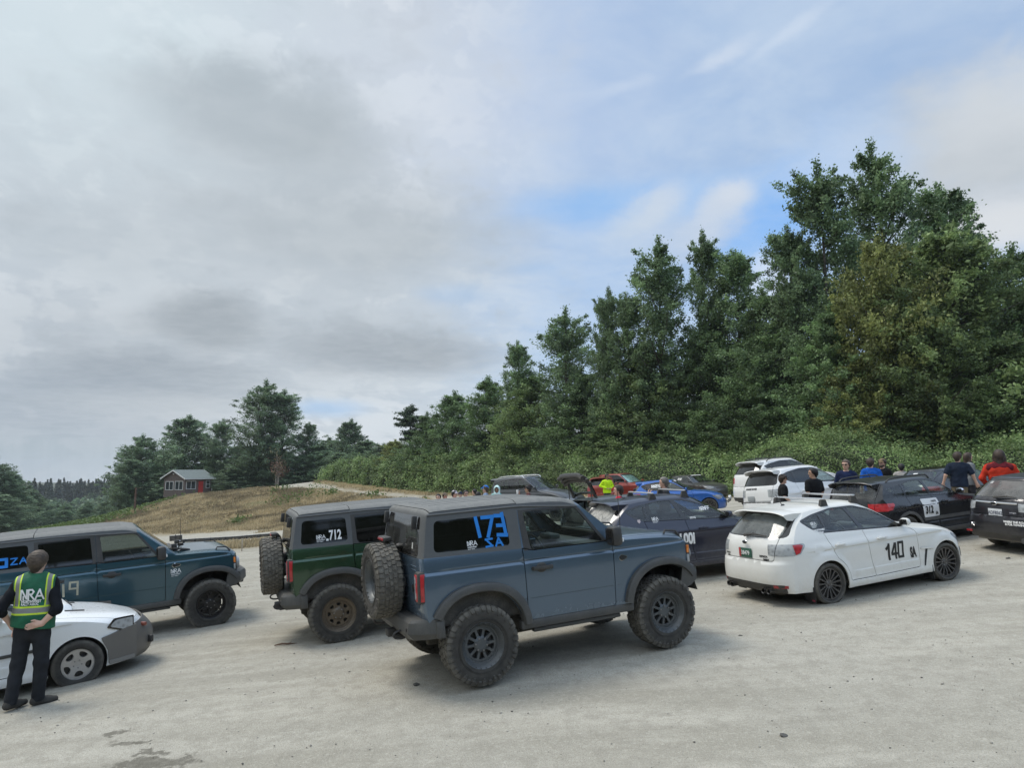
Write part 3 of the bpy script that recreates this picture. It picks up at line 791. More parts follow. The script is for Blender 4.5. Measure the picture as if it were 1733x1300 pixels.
    if spoiler and not gate_open:
        mb = MB(); xt = car.S[np.argmin(np.abs(car.sig-k('gt'))), 0]; zt = car.S[np.argmin(np.abs(car.sig-k('rr'))), 1]
        secs = []
        for y in np.linspace(-.60, .60, 17)*ws:
            a = abs(y)/(.60*ws); drop = .06*a**4; back = .17-.06*a**2
            secs.append([(xt+.30+.2*a**3, y, zt-.01-drop*.8), (xt+.05, y, zt+.022-drop), (xt-back, y, zt+.022-drop-.01), (xt-back-.012, y, zt-.005-drop), (xt-back*.6, y, zt-.022-drop-.05*a**6), (xt+.10, y, zt-.05-drop-.05*a**8)])
        n = 6; Vv = [p for s_ in secs for p in s_]; Ff = []
        for i in range(len(secs)-1):
            for j in range(n): Ff.append((i*n+j, i*n+(j+1) % n, (i+1)*n+(j+1) % n, (i+1)*n+j))
        Ff += [tuple(range(n)), tuple((len(secs)-1)*n+j for j in range(n))]
        mb.add(Vv, Ff).build('spoiler', pm, root, angle=40)
    if antenna:
        xa, za = fx(-.02), fz(1.455); mb = MB(); mb.box((xa+.02, 0, za+.012), (.10, .04, .035), bev=.014, taper=(.5, .6)); mb.tube([(xa, 0, za+.02), (xa-.11, 0, za+.20)], [.006, .004], 6)
        mb.build('antenna', M_BLACK, root)
    if bar:
        for x in (.36, 1.02):
            mb = MB(); z = fz(1.45)+.10; yy = .50*ws
            mb.box((fx(x), 0, z), (.055, yy*2+.12, .026), bev=.010)
            for sg in (-1, 1):
                f3 = lambda u, v, h, sg=sg: (fx(x)+u, sg*(yy+h), fz(1.37)+v)
                mb.prism([(-.10, 0), (.10, 0), (.045, .17), (-.045, .17)], .0, .055, 1, f3)
            mb.build('roof_bar', [plain('bar_alloy', (.62, .62, .62), .35, .7), M_BLACK], root)
    if roof_rails:
        for sg in (-1, 1):
            pts = [(fx(x), sg*(car.S_(np.array([fx(x)]), np.array([fz(1.42)]))[0]-.0), fz(z)) for x, z in [(-.1-.3*by, 1.41), (.02-.3*by, 1.475), (.5, 1.50), (.95, 1.48), (1.05, 1.41)]]
            mb = MB(); mb.tube([tuple(p) for p in catmull([tuple(p) for p in pts], .08)], .017, 8); mb.build('roof_rail', M_BLACK if roof_rails == 1 else M_CHROME, root)
    if clad:        # unpainted arches and sills
        for sg in (-1, 1):
            pl = []
            for xa in (0, wb):
                aa = np.linspace(R(-8), R(188), 26); o = [(xa+(ra+.065)*math.cos(a), Rt+.005+(ra+.065)*math.sin(a)) for a in aa]; i = [(xa+(ra+.002)*math.cos(a), Rt+.005+(ra+.002)*math.sin(a)) for a in aa[::-1]]
                pl.append(np.array(o+i))
            car.patch('wheel_arch_trim', pl, sg, clad, root, .0, .014)
            car.patch('side_moulding', [rpoly([(ra+.08, fz(.50)), (wb-ra-.08, fz(.50)), (wb-ra-.08, fz(.57)), (ra+.08, fz(.57))], .02, 2, .1), rpoly([(ra+.05, fz(.22)), (wb-ra-.05, fz(.22)), (wb-ra-.05, fz(.31)), (ra+.05, fz(.31))], .02, 2, .1)], sg, clad, root, .0, .014)
    if gate_open:
        g = empty('liftgate', (fx(-.17), 0, fz(1.40)), root)
        # the gate cut from the same skin, swung up about the hinge line
        reg = [('rg', trap(gb+.02, gt-.01, .83, .80, .08)), ('rgf', trap(gb-.005, gt+.01, .93, .92, .1))]
        P, T = panelize(gate, reg, [], step=.06); P3, N = car.strip(P)
        hinge = np.array([fx(-.30), 0, fz(1.40)])
        for key, tr in T.items():
            v, tt, n = sub(P3, N, tr, 0); nm, mt = {'rg': ('rear_window', M_GCLEAR), 'rgf': ('rear_window_border', M_FRIT), 'body': ('panel', pm)}[key]
            shell(nm, [(v-hinge, tt, n)], mt, g, flange=.05 if key == 'body' else .02)
        mb = MB()      # inner trim frame and struts
        for sg in (-1, 1):
            pts = car.strip(np.array([(s_, sg*.9*t*(.72+.2*(s_-k('g0'))/(k('gt')-k('g0')))) for s_ in np.linspace(k('g0', .05), k('gt'), 8)]))[0]-hinge
            mb.tube([tuple(p+np.array([.05, 0, -.02])) for p in pts], .045, 6)
        for s_, w_ in ((k('g0', .06), .62), (k('g1', .0), .66), (k('gb', -.02), .68)):
            pts = car.strip(np.array([(s_, y) for y in np.linspace(-w_, w_, 7)*t/.8]))[0]-hinge
            mb.tube([tuple(p+np.array([.06, 0, 0])) for p in pts], .06, 6)
        mb.build('inner_trim', M_BLACK, g)
        g.location = hinge; g.rotation_euler = (0, R(gate_open), 0)
        Mx = Matrix.Rotation(R(gate_open), 4, 'Y')
        mb = MB()
        for sg in (-1, 1): mb.tube([(fx(-.45), sg*.58*ws, fz(1.12)), tuple(Vector(hinge)+(Mx @ Vector((fx(-.72)-hinge[0], sg*.56*ws, fz(1.05)-hinge[2]))))], .012, 6)
        mb.build('gas_strut', M_BLACK, root)
    if sunshade:
        P = trap(k('wt', .06), k('wb', -.10), .82, .84, .05); o = car.patch('sunshade', [P], 1, plain('sunshade_foil', (.55, .72, .66), .3, .5, vary=.3), root, -.05, 0, surf='strip')
    return root, car

# ------------------------------------------------------------------ the two- and four-door off-roaders
def offroader(label, group, pm, four=False, rim_style='nine', rim_mat=None, roof_mat=None, detail=True):
    root = empty('off_roader'); tag(root, label, 'off-road car', group)
    L = .399 if four else 0.0; wb = 2.55+L
    top = roof_mat or paint('hardtop_grey', (.072, .076, .078), 0, .55, dust=.30, coat=0, lowdust=0, dustcol=(.27, .27, .25))
    F = lambda x: x+L
    prof = [('rb', -.60, .64, -.57, .64, 12), ('r0', -.635, .70, -.60, .72, 12), ('r1', -.675, .95, -.635, .95, 14), ('bl0', -.675, 1.44, -.635, 1.44, 14, 'c'), ('bl1', -.67, 1.475, -.63, 1.475, 14, 'c'),
            ('gb', -.66, 1.53, -.62, 1.53, 14), ('gt', -.60, 1.90, -.555, 1.90, 14), ('rr', -.555, 1.985, -.53, 1.95, 12), ('r2', -.45, 2.015, -.45, 1.965, 12), ('r3', .58, 2.03, .58, 1.975, 12), ('r4', F(1.15), 2.01, F(1.15), 1.955, 12), ('rf', F(1.38), 1.965, F(1.37), 1.90, 12, 'c'),
            ('wt', F(1.43), 1.935, F(1.42), 1.885, 10, 'c'), ('wb', F(2.0), 1.475, F(1.94), 1.45, 8, 'c'), ('h0', F(2.05), 1.455, F(1.99), 1.41, 10, 'c'), ('h1', F(2.5), 1.445, F(2.5), 1.385, 12), ('h2', F(2.86), 1.41, F(2.84), 1.345, 12), ('hf', F(2.99), 1.36, F(2.95), 1.30, 10, 'c'),
            ('g0', F(3.055), 1.30, F(2.99), 1.26, 8, 'c'), ('g1', F(3.075), .99, F(3.01), .97, 8), ('fb', F(3.05), .80, F(2.985), .80, 8)]
    B = [(-.7, .895), (-.3, .915), (.3, .922), (1.2+L, .925), (2.0+L, .922), (2.5+L, .905), (2.9+L, .875), (3.1+L, .85)]
    V = [(.5, -.03), (.66, .0), (1.1, .005), (1.27, .0), (1.31, -.016), (1.40, -.022), (1.46, -.032), (1.52, -.045), (1.75, -.085), (1.92, -.115), (2.05, -.15)]
    Rt = .445; ra = .545; arches = [(0, Rt+.07, ra), (wb, Rt+.07, ra)]
    car = Car(prof, B, V, arches, .60, lambda x, z: -.013*smooth01(1.318, 1.302, z-.012*(2.9-x)/3.3)*smooth01(.55, 1.0, z)*smooth01(-.5, -.3, x)-.008*smooth01(.885, .87, z)*smooth01(.5, .62, x)*smooth01(F(1.95), F(1.83), x))
    t = car.tau; k = car.k
    rect = lambda a, b, ta, tb, r=.04: rpoly([(a, ta*t), (b, ta*t), (b, tb*t), (a, tb*t)], r, 4, .08)
    dq = L*.0
    # side regions
    qw = rpoly([(-.51, 1.522), (-.475, 1.868), (.405, 1.872), (.425, 1.508)], .06, 5, .08)
    if four: qw = rpoly([(-.51, 1.522), (-.475, 1.868), (.17, 1.872), (.19, 1.515)], .06, 5, .08)
    xb = .60 if not four else 1.17        # rear edge of the front door
    dF = rpoly([(xb, .632, .02), (F(1.80), .632, .05), (F(1.815), 1.30, .05), (F(1.80), 1.425, .0), (F(1.68), 1.425, 0), (xb+.09, 1.425, .03), (xb+.005, 1.455, .0), (xb-.03, 1.455, 0), (xb-.02, 1.3, .1)], .02, 3, .08)
    fw = rpoly([(xb+.085, 1.432, .03), (xb+.035, 1.878, .03), (F(1.355), 1.868, .05), (F(1.685), 1.432, .04)], .03, 4, .08)
    fwo = rpoly([(xb-.01, 1.428, .0), (xb-.03, 1.90, .0), (F(1.385), 1.89, .05), (F(1.735), 1.428, .01)], .0, 4, .08)
    side = [('paneF', fw), ('frame', fwo)]
    seams = [dF]
    if four:
        rw = rpoly([(.33, 1.47, .05), (.31, 1.875, .03), (xb-.11, 1.88, .03), (xb-.075, 1.44, .03)], .03, 4, .08)
        rwo = rpoly([(.265, 1.458, 0), (.25, 1.90, 0), (xb-.035, 1.90, 0), (xb-.015, 1.432, 0)], .0, 3, .08)
        a1 = [(0+(ra+.10)*math.cos(a), Rt+.07+(ra+.10)*math.sin(a)) for a in np.linspace(R(64), R(12), 5)]
        dR = rpoly([(.265, 1.458, 0), (.27, 1.2, .08)]+[(a, b, .03) for a, b in a1]+[(.66, .632, .02), (xb, .632, .02), (xb-.02, 1.3, .1), (xb-.02, 1.432, 0)], .02, 3, .08)
        side += [('paneR', rw), ('frameR', rwo), ('doorR', dR)]; seams.append(dR)
    # the hard top: everything above the belt behind the windscreen pillar
    ht = np.array([(-.9, 1.475), (xb-.035 if not four else .26, 1.457), (xb-.035 if not four else .255, 1.90), (F(1.39), 1.893), (F(1.42), 1.96), (F(1.3), 2.2), (-.9, 2.2)])
    ht = rpoly([(a, b, 0) for a, b in ht], 0, 1, .08)
    side += [('qw', qw), ('top', ht)]
    tlz = (.985, 1.325)
    side += [('doorF', dF)]
    s0, s1 = k('bl1', -.008), k('rf')
    sr = [('rgl', rect(k('gb', .0), k('gt', -.03), -.80, .80, .06)), ('rgf', rect(k('bl1', .004), k('gt', .025), -.87, .87, .05)), ('top', rpoly([(s0, -t*1.01, 0), (s1, -t*1.01, 0), (s1, t*1.01, 0), (s0, t*1.01, 0)], 0, 1, .08)),
          ('wg', rect(k('wt', .05), k('wb', -.04), -.86, .86, .05)), ('wsf', rect(k('wt', .02), k('wb', -.01), -.91, .91, .04)), ('grl', rect(k('g0', .02), k('g1', -.02), -.93, .93, .03))]
    gate = rect(k('r0', .03), k('bl1', -.006), -.84, .93, .02); hood = rect(k('h0', .0), k('hf', .02), -.90, .90, .03)
    sst = {'rgl': ('rear_window', glass('tailgate_glass', (.16, .18, .19), .10), -.002, 0), 'rgf': ('rear_window_border', M_FRIT, .0, .01), 'wg': ('windscreen', M_GCLEAR, -.003, 0), 'wsf': ('windscreen_border', M_FRIT, 0, .01), 'grl': ('grille', M_BLACK, .004, .02),
           'paneF': ('window', M_GCLEAR if not four else M_GMED, -.006, 0, 'doorF'), 'paneR': ('window', M_GTINT, -.006, 0, 'doorR'), 'frame': ('window_frame', M_BLACK, .002, .02, 'doorF'), 'frameR': ('window_frame', M_BLACK, .002, .02, 'doorR'), 'qw': ('quarter_window', M_GTINT, -.003, 0), 'top': ('hardtop', top, 0, .02),
           'doorF': ('door', pm, 0, .02), 'doorR': ('door', pm, 0, .02)}
    top_seams = [rpoly([(k('rr', .03), -.995*t, 0), (k('rr', .03)+(car.sig[-1]*0+1.10 if not four else .78), -.995*t, 0), (k('rr', .03)+(1.10 if not four else .78), .995*t, 0), (k('rr', .03), .995*t, 0)], 0, 1, .08)]
    drip = rpoly([(-.60, 1.885, 0), (F(1.38), 1.905, 0), (F(1.38), 1.912, 0), (-.60, 1.892, 0)], 0, 1, .08)
    objs = car.build(root, sst, sr, side, [gate, hood]+top_seams, seams, pm, gap=.005, rows=[.862, .87, .878, .886, .894, 1.295, 1.305, 1.313, 1.321, 1.329, 1.34], cols=[0, .2, .4, .6, .75, .85, .9, .93, .955, .975, .988])
    car.root = root; car.L = L; car.objs = objs
    # rain gutter and roof ribs
    mb = MB()
    for sg in (-1, 1):
        P = np.array([(x, np.interp(x, [-.55, .58, F(1.38)], [1.935, 1.945, 1.885])) for x in np.linspace(-.55, F(1.38), 14)]); p3, n3 = car.side(P, sg)
        mb.tube([tuple(a+b*.004) for a, b in zip(p3, n3)], .012, 6)
    mb.build('roof_gutter', top, root)
    mb = MB()
    for y in (-.42, -.14, .14, .42):
        pts = car.strip(np.array([(s_, y) for s_ in np.linspace(k('r2', .05), k('r4'), 12)])); mb.tube([tuple(a-b*.008) for a, b in zip(*pts)], .013, 6)
    mb.build('roof_rib', top, root)
    # arch flares
    for xa, cut in ((0, (R(9), R(150))), (wb, (R(36), R(167)))):
        for sg in (-1, 1):
            Vv = []; n = 40; secs = [(.0, -.06), (.0, .045), (.012, .062), (.075, .066), (.098, .05), (.102, -.01)]
            for i in range(n+1):
                a = cut[0]+(cut[1]-cut[0])*i/n
                for dr, dy in secs:
                    ca, sa = math.cos(a), math.sin(a); rx = (ra-.012+dr); q = 1.0 if sa > 0 else 1
                    # slightly squared arch
                    sq = 1+.045*abs(math.sin(2*a))**2
                    x = xa+rx*ca*sq; z = Rt+.07+rx*sa*sq*.985
                    yb = float(car.S_(np.array([np.clip(x, -.62, F(3.0))]), np.array([min(z, 1.2)]))[0]); Vv.append((x, sg*(yb+dy), z))
            m = len(secs); Ff = [(i*m+j, i*m+(j+1) % m, (i+1)*m+(j+1) % m, (i+1)*m+j) for i in range(n) for j in range(m)]
            Ff += [tuple(range(m)), tuple(n*m+j for j in range(m))]
            MB().add(Vv, Ff).build('fender_flare', M_TRIM, root, angle=40)
    # rock rails, floor, frame, axles
    for sg in (-1, 1):
        mb = MB(); mb.box((wb/2, sg*.88, .585), (wb-2*ra+.10, .10, .10), bev=.02); mb.box((wb/2, sg*.84, .50), (wb-2*ra-.25, .08, .05), bev=.015)
        mb.build('rock_rail', M_TRIM, root)
    under(root, -.5, F(2.95), .90, .58, .72, arches, .42, 14, 152)
    mb = MB()
    for sg in (-1, 1): mb.box((wb/2-.1, sg*.42, .50), (wb+.8, .09, .14), bev=.01)
    for xa in (0, wb):
        mb.tube([(xa, -.75, Rt), (xa, .75, Rt)], .055, 10); mb.ellipsoid((xa, .05 if xa == 0 else -.2, Rt), (.17, .17, .16))
        for sg in (-1, 1): mb.tube([(xa+.1, sg*.6, Rt-.02), (xa+.05, sg*.55, .95)], .05, 10)
    mb.tube([(.3, -.35, .42), (1.1, -.38, .44), (1.6, -.3, .46)], .06, 10); mb.tube([(.45, .3, .44), (F(1.2), .3, .46)], .11, 10)
    mb.box((F(1.6), 0, .45), (.7, .5, .05), bev=.01); mb.build('chassis', M_UNDER, root)
    interior(root, -.5, F(2.05), .86, .72, .8, rear=True)
    # wheels + spare
    key = ('mud', rim_style); wheel_kit(key, Rt, .315, .243, rim_style, rim_mat, True)
    for xa in (0, wb):
        for sg in (-1, 1): wheel(root, key, (xa, sg*(.95-.1575), Rt), sg, spin=.35 if xa == 0 else 1.1)
    sp = empty('spare_wheel', (-.885, .02, 1.16), root); sp.rotation_euler = (0, 0, R(90))
    for nm, me in WHEELS[key]:
        if nm == 'brake_disc': continue
        o = bpy.data.objects.new(nm, me); COL.objects.link(o); o.parent = sp; o.rotation_euler = (0, .2, 0)
    mb = MB(); mb.box((-.74, .02, 1.16), (.14, .34, .34), bev=.03); mb.box((-.71, .02, 1.16), (.05, .7, .12), bev=.02); mb.build('spare_carrier', M_BLACK, root)
    mb = MB(); mb.box((-.83, .02, 1.645), (.10, .30, .05), bev=.015); mb.tube([(-.72, .02, 1.40), (-.76, .02, 1.60), (-.80, .02, 1.645)], .03, 8); mb.build('brake_light_arm', M_BLACK, root)
    mb = MB(); mb.box((-.885, .02, 1.645), (.012, .22, .03), bev=.003); mb.build('brake_light', M_RED, root)
    mb = MB(); mb.tube([(-.70, -.12, 1.55), (-.715, -.40, 1.60)], .014, 6); mb.ellipsoid((-.69, -.10, 1.55), (.05, .05, .035)); mb.build('rear_wiper', M_BLACK, root)
    # rear bumper, hitch, tow hook
    f3 = None
    mb = MB(); secs = []
    for y in np.linspace(-1, 1, 21):
        a = abs(y); yy = y*.955; xo = -.80+.30*max(0, (a-.80)/.2)**1.5; lift_ = .05*max(0, (a-.55)/.45)
        xe_ = max(-.53+.05*a, xo+.05); secs.append([(xe_, yy, .80), (xo+.03, yy, .81), (xo-.005, yy, .775), (xo-.02, yy, .66), (xo+.05, yy, .555+lift_), (xe_, yy, .545+lift_)])
    n = 6; Vv = [p for s_ in secs for p in s_]; Ff = [(i*n+j, i*n+(j+1) % n, (i+1)*n+(j+1) % n, (i+1)*n+j) for i in range(20) for j in range(n)]+[tuple(range(n)), tuple(20*n+j for j in range(n))]
    mb.add(Vv, Ff)
    for sg in (-1, 1): mb.box((-.50, sg*.905, .70), (.10, .12, .20), bev=.03)
    mb.build('rear_bumper', M_TRIM, root, angle=28)
    mb = MB(); mb.box((-.80, 0, .54), (.12, .12, .09), bev=.01); mb.box((-.74, 0, .50), (.12, .3, .05), bev=.01)
    mb.build('tow_hitch', M_BLACK, root)
    for sg in (-1, 1):
        mb = MB(); mb.tube([(-.78+.09*math.cos(a)-.03, sg*.45, .60+.045*math.sin(a)) for a in np.linspace(R(60), R(300), 9)], .014, 6); mb.build('tow_hook', M_BLACK, root)
    for y in (-.70, .70): mb = MB(); mb.add(*_cylx(-.826, (y, .70), .022)); mb.build('parking_sensor', M_BLACK, root)
    mb = MB(); secs = []
    for y in np.linspace(-1, 1, 17):
        a = abs(y); xo = F(3.24)-.16*max(0, (a-.62)/.38); secs.append([(xo-.22, y*.90, .97), (xo-.02, y*.90, .965), (xo, y*.90, .93), (xo-.0, y*.90, .80), (xo-.10, y*.90, .68+.05*a), (xo-.28, y*.90, .68)])
    Vv = [p for s_ in secs for p in s_]; Ff = [(i*n+j, i*n+(j+1) % n, (i+1)*n+(j+1) % n, (i+1)*n+j) for i in range(16) for j in range(n)]+[tuple(range(n)), tuple(16*n+j for j in range(n))]
    mb.add(Vv, Ff); mb.box((F(3.05), 0, .80), (.3, 1.1, .2), bev=.03); mb.build('front_bumper', M_TRIM, root, angle=28)
    # lamps
    for sg in (-1, 1):
        mb = MB(); yb = .80
        mb.box((-.665, sg*.815, 1.155), (.10, .135, .345), bev=.022); o = mb.build('taillight', M_BLACK, root)
        mb = MB(); mb.box((-.703, sg*.805, 1.155), (.04, .095, .30), bev=.02); mb.box((-.66, sg*.878, 1.155), (.06, .02, .30), bev=.008); mb.build('red_lens', M_RED, o)
        mb = MB()
        for z in (1.235, 1.07): mb.box((-.724, sg*.81, z), (.008, .03, .055), bev=.003)
        mb.box((-.726, sg*.80, 1.155), (.006, .014, .25), bev=.002); mb.build('clear_lens', M_LAMP, o)
        mb = MB(); mb.lathe([(0, .0001), (.0, .085), (.03, .10), (.05, .105), (.0, .115), (-.05, .115)], 28); hl = mb.build('headlight', M_LAMP, root); hl.location = (F(3.035), sg*.70, 1.125); hl.rotation_euler = (0, 0, R(-90))
        mb = MB(); mb.box((F(3.0), sg*.855, 1.13), (.05, .03, .28), bev=.012); mb.box((F(2.99), sg*.868, 1.19), (.035, .02, .10), m=1, bev=.006); mb.box((F(2.99), sg*.868, 1.07), (.035, .02, .10), m=2, bev=.006)
        mb.build('side_marker', [M_BLACK, M_AMBER, M_LAMP], root)
        mb = MB(); xm = F(1.72)
        mb.box((xm+.02, sg*1.075, 1.50), (.15, .19, .235), bev=.045, taper=(.95, .92)); mb.box((xm+.05, sg*.96, 1.435), (.08, .14, .05), m=0, bev=.015)
        mb.box((xm+.098, sg*1.085, 1.45), (.02, .13, .045), m=1, bev=.006); mb.box((xm-.057, sg*1.075, 1.51), (.006, .145, .17), m=2, bev=.002)
        mb.build('mirror', [M_BLACK, M_WHITE, M_FRIT], root)
        hs_ = [xb+.07] if not four else [xb+.07, .40]
        for i, xh in enumerate(hs_):
            d = objs.get(('doorF' if i == 0 else 'doorR')+('_r' if sg < 0 else '_l')); y = float(car.S_(np.array([xh+.12]), np.array([1.20]))[0]); mb = MB(); zz = 1.215
            mb.box((xh+.135, sg*(y+.03), zz), (.27, .028, .048), bev=.013); mb.box((xh+.02, sg*(y+.012), zz), (.05, .04, .045), bev=.012); mb.box((xh+.25, sg*(y+.012), zz), (.05, .04, .045), bev=.012); mb.ellipsoid((xh+.13, sg*(y-.002), zz+.0), (.075, .012, .06))
            mb.build('handle', M_BLACK, d)
    for y in (-.60, .60): mb = MB(); mb.box((-.645, y, 1.855), (.06, .045, .15), rot=(0, R(8), 0), bev=.012); mb.build('glass_hinge', M_BLACK, root)
    # tailgate pressings
    for z in (1.345, .86):
        mb = MB()
        for dz in (-.022, .022): mb.box((-.672 if z > 1 else -.655, -.60, z+dz), (.02, .20, .018), bev=.006)
        mb.build('gate_pressing', pm, root)
    # grab handles at the front corners of the bonnet
    for sg in (-1, 1):
        mb = MB(); mb.tube([(F(2.68), sg*.80, 1.415), (F(2.70), sg*.80, 1.455), (F(2.86), sg*.80, 1.435), (F(2.93), sg*.79, 1.36)], .014, 6); mb.build('bonnet_rail', M_BLACK, root)
    mb = MB(); mb.box((F(1.98), 0, 1.47), (.10, 1.3, .03), bev=.01); mb.build('cowl', M_BLACK, root)
    mb = MB(); mb.lathe([(1.44, .022), (1.46, .02), (1.475, .006), (2.15, .003)], 8, axis='z'); a = mb.build('antenna', M_BLACK, root); a.location = (F(2.10), -.66, 0)
    # inside: rear view mirror, roll bars
    mb = MB()
    for sg in (-1, 1): mb.tube([(xb-.05, sg*.72, .8), (xb-.02, sg*.70, 1.75), (xb+.0, sg*.62, 1.90)], .035, 8)
    mb.tube([(xb, -.62, 1.90), (xb, .62, 1.90)], .035, 8); mb.box((F(1.50), 0, 1.78), (.03, .22, .07), bev=.01); mb.build('roll_bar', M_SEAT, root)
    return root, car

def _cylx(x, c, r, n=14, d=.012):
    V = [(xx, c[0]+r*math.cos(TAU*i/n), c[1]+r*math.sin(TAU*i/n)) for xx in (x, x+d) for i in range(n)]
    return V, [tuple(range(n)), tuple(range(2*n-1, n-1, -1))]+[(i, (i+1) % n, n+(i+1) % n, n+i) for i in range(n)]
# ------------------------------------------------------------------ ground
FPX, PITCH = 1205.0, R(6.573)          # focal length of the photograph in its own pixels, camera tilt
def ray(u, v):
    d = np.array([(u-866.5)/FPX, 1, -(v-650)/FPX]); c, s = math.cos(PITCH), math.sin(PITCH)
    return np.array([d[0], d[1]*c-d[2]*s, d[1]*s+d[2]*c])
def at(u, v, Y):
    """world point on the sight line of photo pixel (u,v) at distance Y"""
    r = ray(u, v); return r*(Y/r[1])
BERM = [(290, 911), (340, 912), (390, 909.5), (430, 906), (470, 903)]
CTRL = [tuple(at(u, v+5.5, 47)) for u, v in BERM]+[tuple(at(u, v-3, 60)) for u, v in BERM]+[(-.685, 9.155, -2.465), (1.63, 10.22, -2.31), (-2.925, 11.935, -2.67), (-.2, 13.05, -2.48), (-8.49, 12.74, -3.187), (-5.95, 14.2, -2.98), (4.72, 12.29, -2.177), (7.15, 13.26, -1.955), (-8.25, 8.93, -3.124), (-6.3, 10.5, -2.95),
        (-5.4, 8.1, -2.84), (2.35, 14.93, -2.30), (4.8, 15.9, -2.12), (8.2, 16.44, -1.68), (10.5, 17.4, -1.50), (10.6, 14.6, -1.70), (12.9, 15.2, -1.52), (8.85, 23.2, -2.0), (10.2, 27, -1.75), (12.8, 21, -1.42), (15.9, 22, -1.2),
        (7.3, 31, -2.06), (12.6, 46, -2.0), (7.6, 45, -2.2), (1.1, 33, -2.42), (2.2, 19.2, -2.28), (-3.9, 22, -2.72), (-9, 82, -2.95), (-28, 112, -2.15), (0, 60, -2.5), (19, 37, -1.4), (28, 34, -1.0), (40, 45, -.8), (45, 80, -.8), (30, 70, -1.2), (10, 85, -2.0), (-10, 120, -2.0),
        (-10.3, 26.6, -3.1), (-17, 26, -3.75), (-14, 17, -3.55), (0, 5, -2.6), (5, 5.5, -2.25), (10, 6, -1.9), (-6, 5, -3.05), (-38, 80, -7.7), (-22.8, 75, -5.66), (-27, 95, -4.4), (-17.7, 80, -3.9), (-26, 60, -6.0), (-12, 55, -3.9), (-30, 45, -5.7), (-45, 95, -6.3), (-53, 118, -4.7), (-38, 113, -3.2), (-31, 114, -2.35),
        (-65, 110, -8.8), (-75, 95, -10.5), (-60, 70, -10), (-50, 50, -8.2), (-55, 140, -8), (-90, 120, -13), (-110, 180, -17.0), (-140, 230, -19), (-60, 220, -17), (0, 220, -10), (60, 200, -4), (-200, 320, -26), (-100, 420, -31), (20, 400, -20), (-300, 500, -28), (0, 600, -22), (200, 400, -5), (100, 120, -1), (150, 60, 0), (-60, 20, -7.5), (-120, 60, -14), (20, 4, -1.3), (-20, 4, -4)]
_cp = np.array(CTRL); _sc = 30.0
def _tps(c, z, lam=.02):
    n = len(c); d = np.sqrt(((c[:, None]-c[None])**2).sum(2)+.02)/_sc
    K = d*d*np.log(d+1e-9)+np.eye(n)*lam; P = np.concatenate([np.ones((n, 1)), c/_sc], 1)
    A = np.block([[K, P], [P.T, np.zeros((3, 3))]]); return np.linalg.solve(A, np.concatenate([z, np.zeros(3)]))
# compress far distances so the spline stays calm
def _warp(p):
    r = np.hypot(p[..., 0], p[..., 1])[..., None]; return p*(np.where(r > 40, 40*(1+np.log(np.maximum(r, 1e-6)/40)), r)/np.maximum(r, 1e-6))
_cw = _warp(_cp[:, :2]); _w = _tps(_cw, _cp[:, 2])
def gz(x, y):
    q = _warp(np.stack([np.asarray(x, float), np.asarray(y, float)], -1)); sh = q.shape[:-1]; q = q.reshape(-1, 2); out = np.empty(len(q))
    for k in range(0, len(q), 4000):
        d = np.sqrt(((q[k:k+4000, None]-_cw[None])**2).sum(2)+.02)/_sc
        out[k:k+4000] = (d*d*np.log(d+1e-9)) @ _w[:len(_cw)]+_w[-3]+q[k:k+4000] @ _w[-2:]/_sc
    return out.reshape(sh)
def gz1(x, y): return float(gz(np.array([x]), np.array([y]))[0])

def hit(u, v):
    """ground point seen at a photo pixel"""
    r = ray(u, v); t = 4.0; prev = None
    while t < 400:
        p = r*t
        if p[2] <= gz1(p[0], p[1]): break
        t *= 1.02
    lo, hi = t/1.02, t
    for _ in range(20):
        m = (lo+hi)/2; p = r*m
        if p[2] <= gz1(p[0], p[1]): hi = m
        else: lo = m
    return r*hi

_rng = np.random.default_rng(5)
_tab = _rng.random((256, 256))
def vnoise(x, y):
    xi, yi = np.floor(x).astype(int), np.floor(y).astype(int); fx, fy = x-xi, y-yi; fx, fy = fx*fx*(3-2*fx), fy*fy*(3-2*fy)
    g = lambda a, b: _tab[a & 255, b & 255]
    return (g(xi, yi)*(1-fx)+g(xi+1, yi)*fx)*(1-fy)+(g(xi, yi+1)*(1-fx)+g(xi+1, yi+1)*fx)*fy
def fbm(x, y, o=4): return sum(vnoise(x*2**i+17*i, y*2**i+5*i)/2**i for i in range(o))/(2-2**(1-o))

# where dry grass grows: polygons in plan
P_ = lambda *q: [tuple(at(u, v, Y)[:2]) for u, v, Y in q]
HILL = None
STRIP = np.array([(-20, 34), (-16, 31), (-12.9, 29.5), (-10.6, 28), (-9.5, 28.4), (-8.2, 29.2), (-9, 32), (-10.7, 32.6), (-12.5, 34), (-15.5, 37), (-21, 40)], float)
VERGE = np.array([(-31, 111), (-10.5, 79), (-2.5, 66), (1.5, 58.5), (7, 50.5), (12, 46), (20, 37), (26, 34), (60, 34), (60, 150), (-20, 150)], float)
def soft_in(x, y, poly, w):
    P = np.stack([x, y], 1); s = inside(P, poly); d = np.full(len(P), 1e9)
    for i in range(len(poly)):
        a, b = poly[i-1], poly[i]; ab = b-a; t = np.clip(((P-a) @ ab)/(ab @ ab), 0, 1); d = np.minimum(d, np.linalg.norm(P-a-t[:, None]*ab, axis=1))
    return np.clip(.5+np.where(s, d, -d)/(2*w), 0, 1)

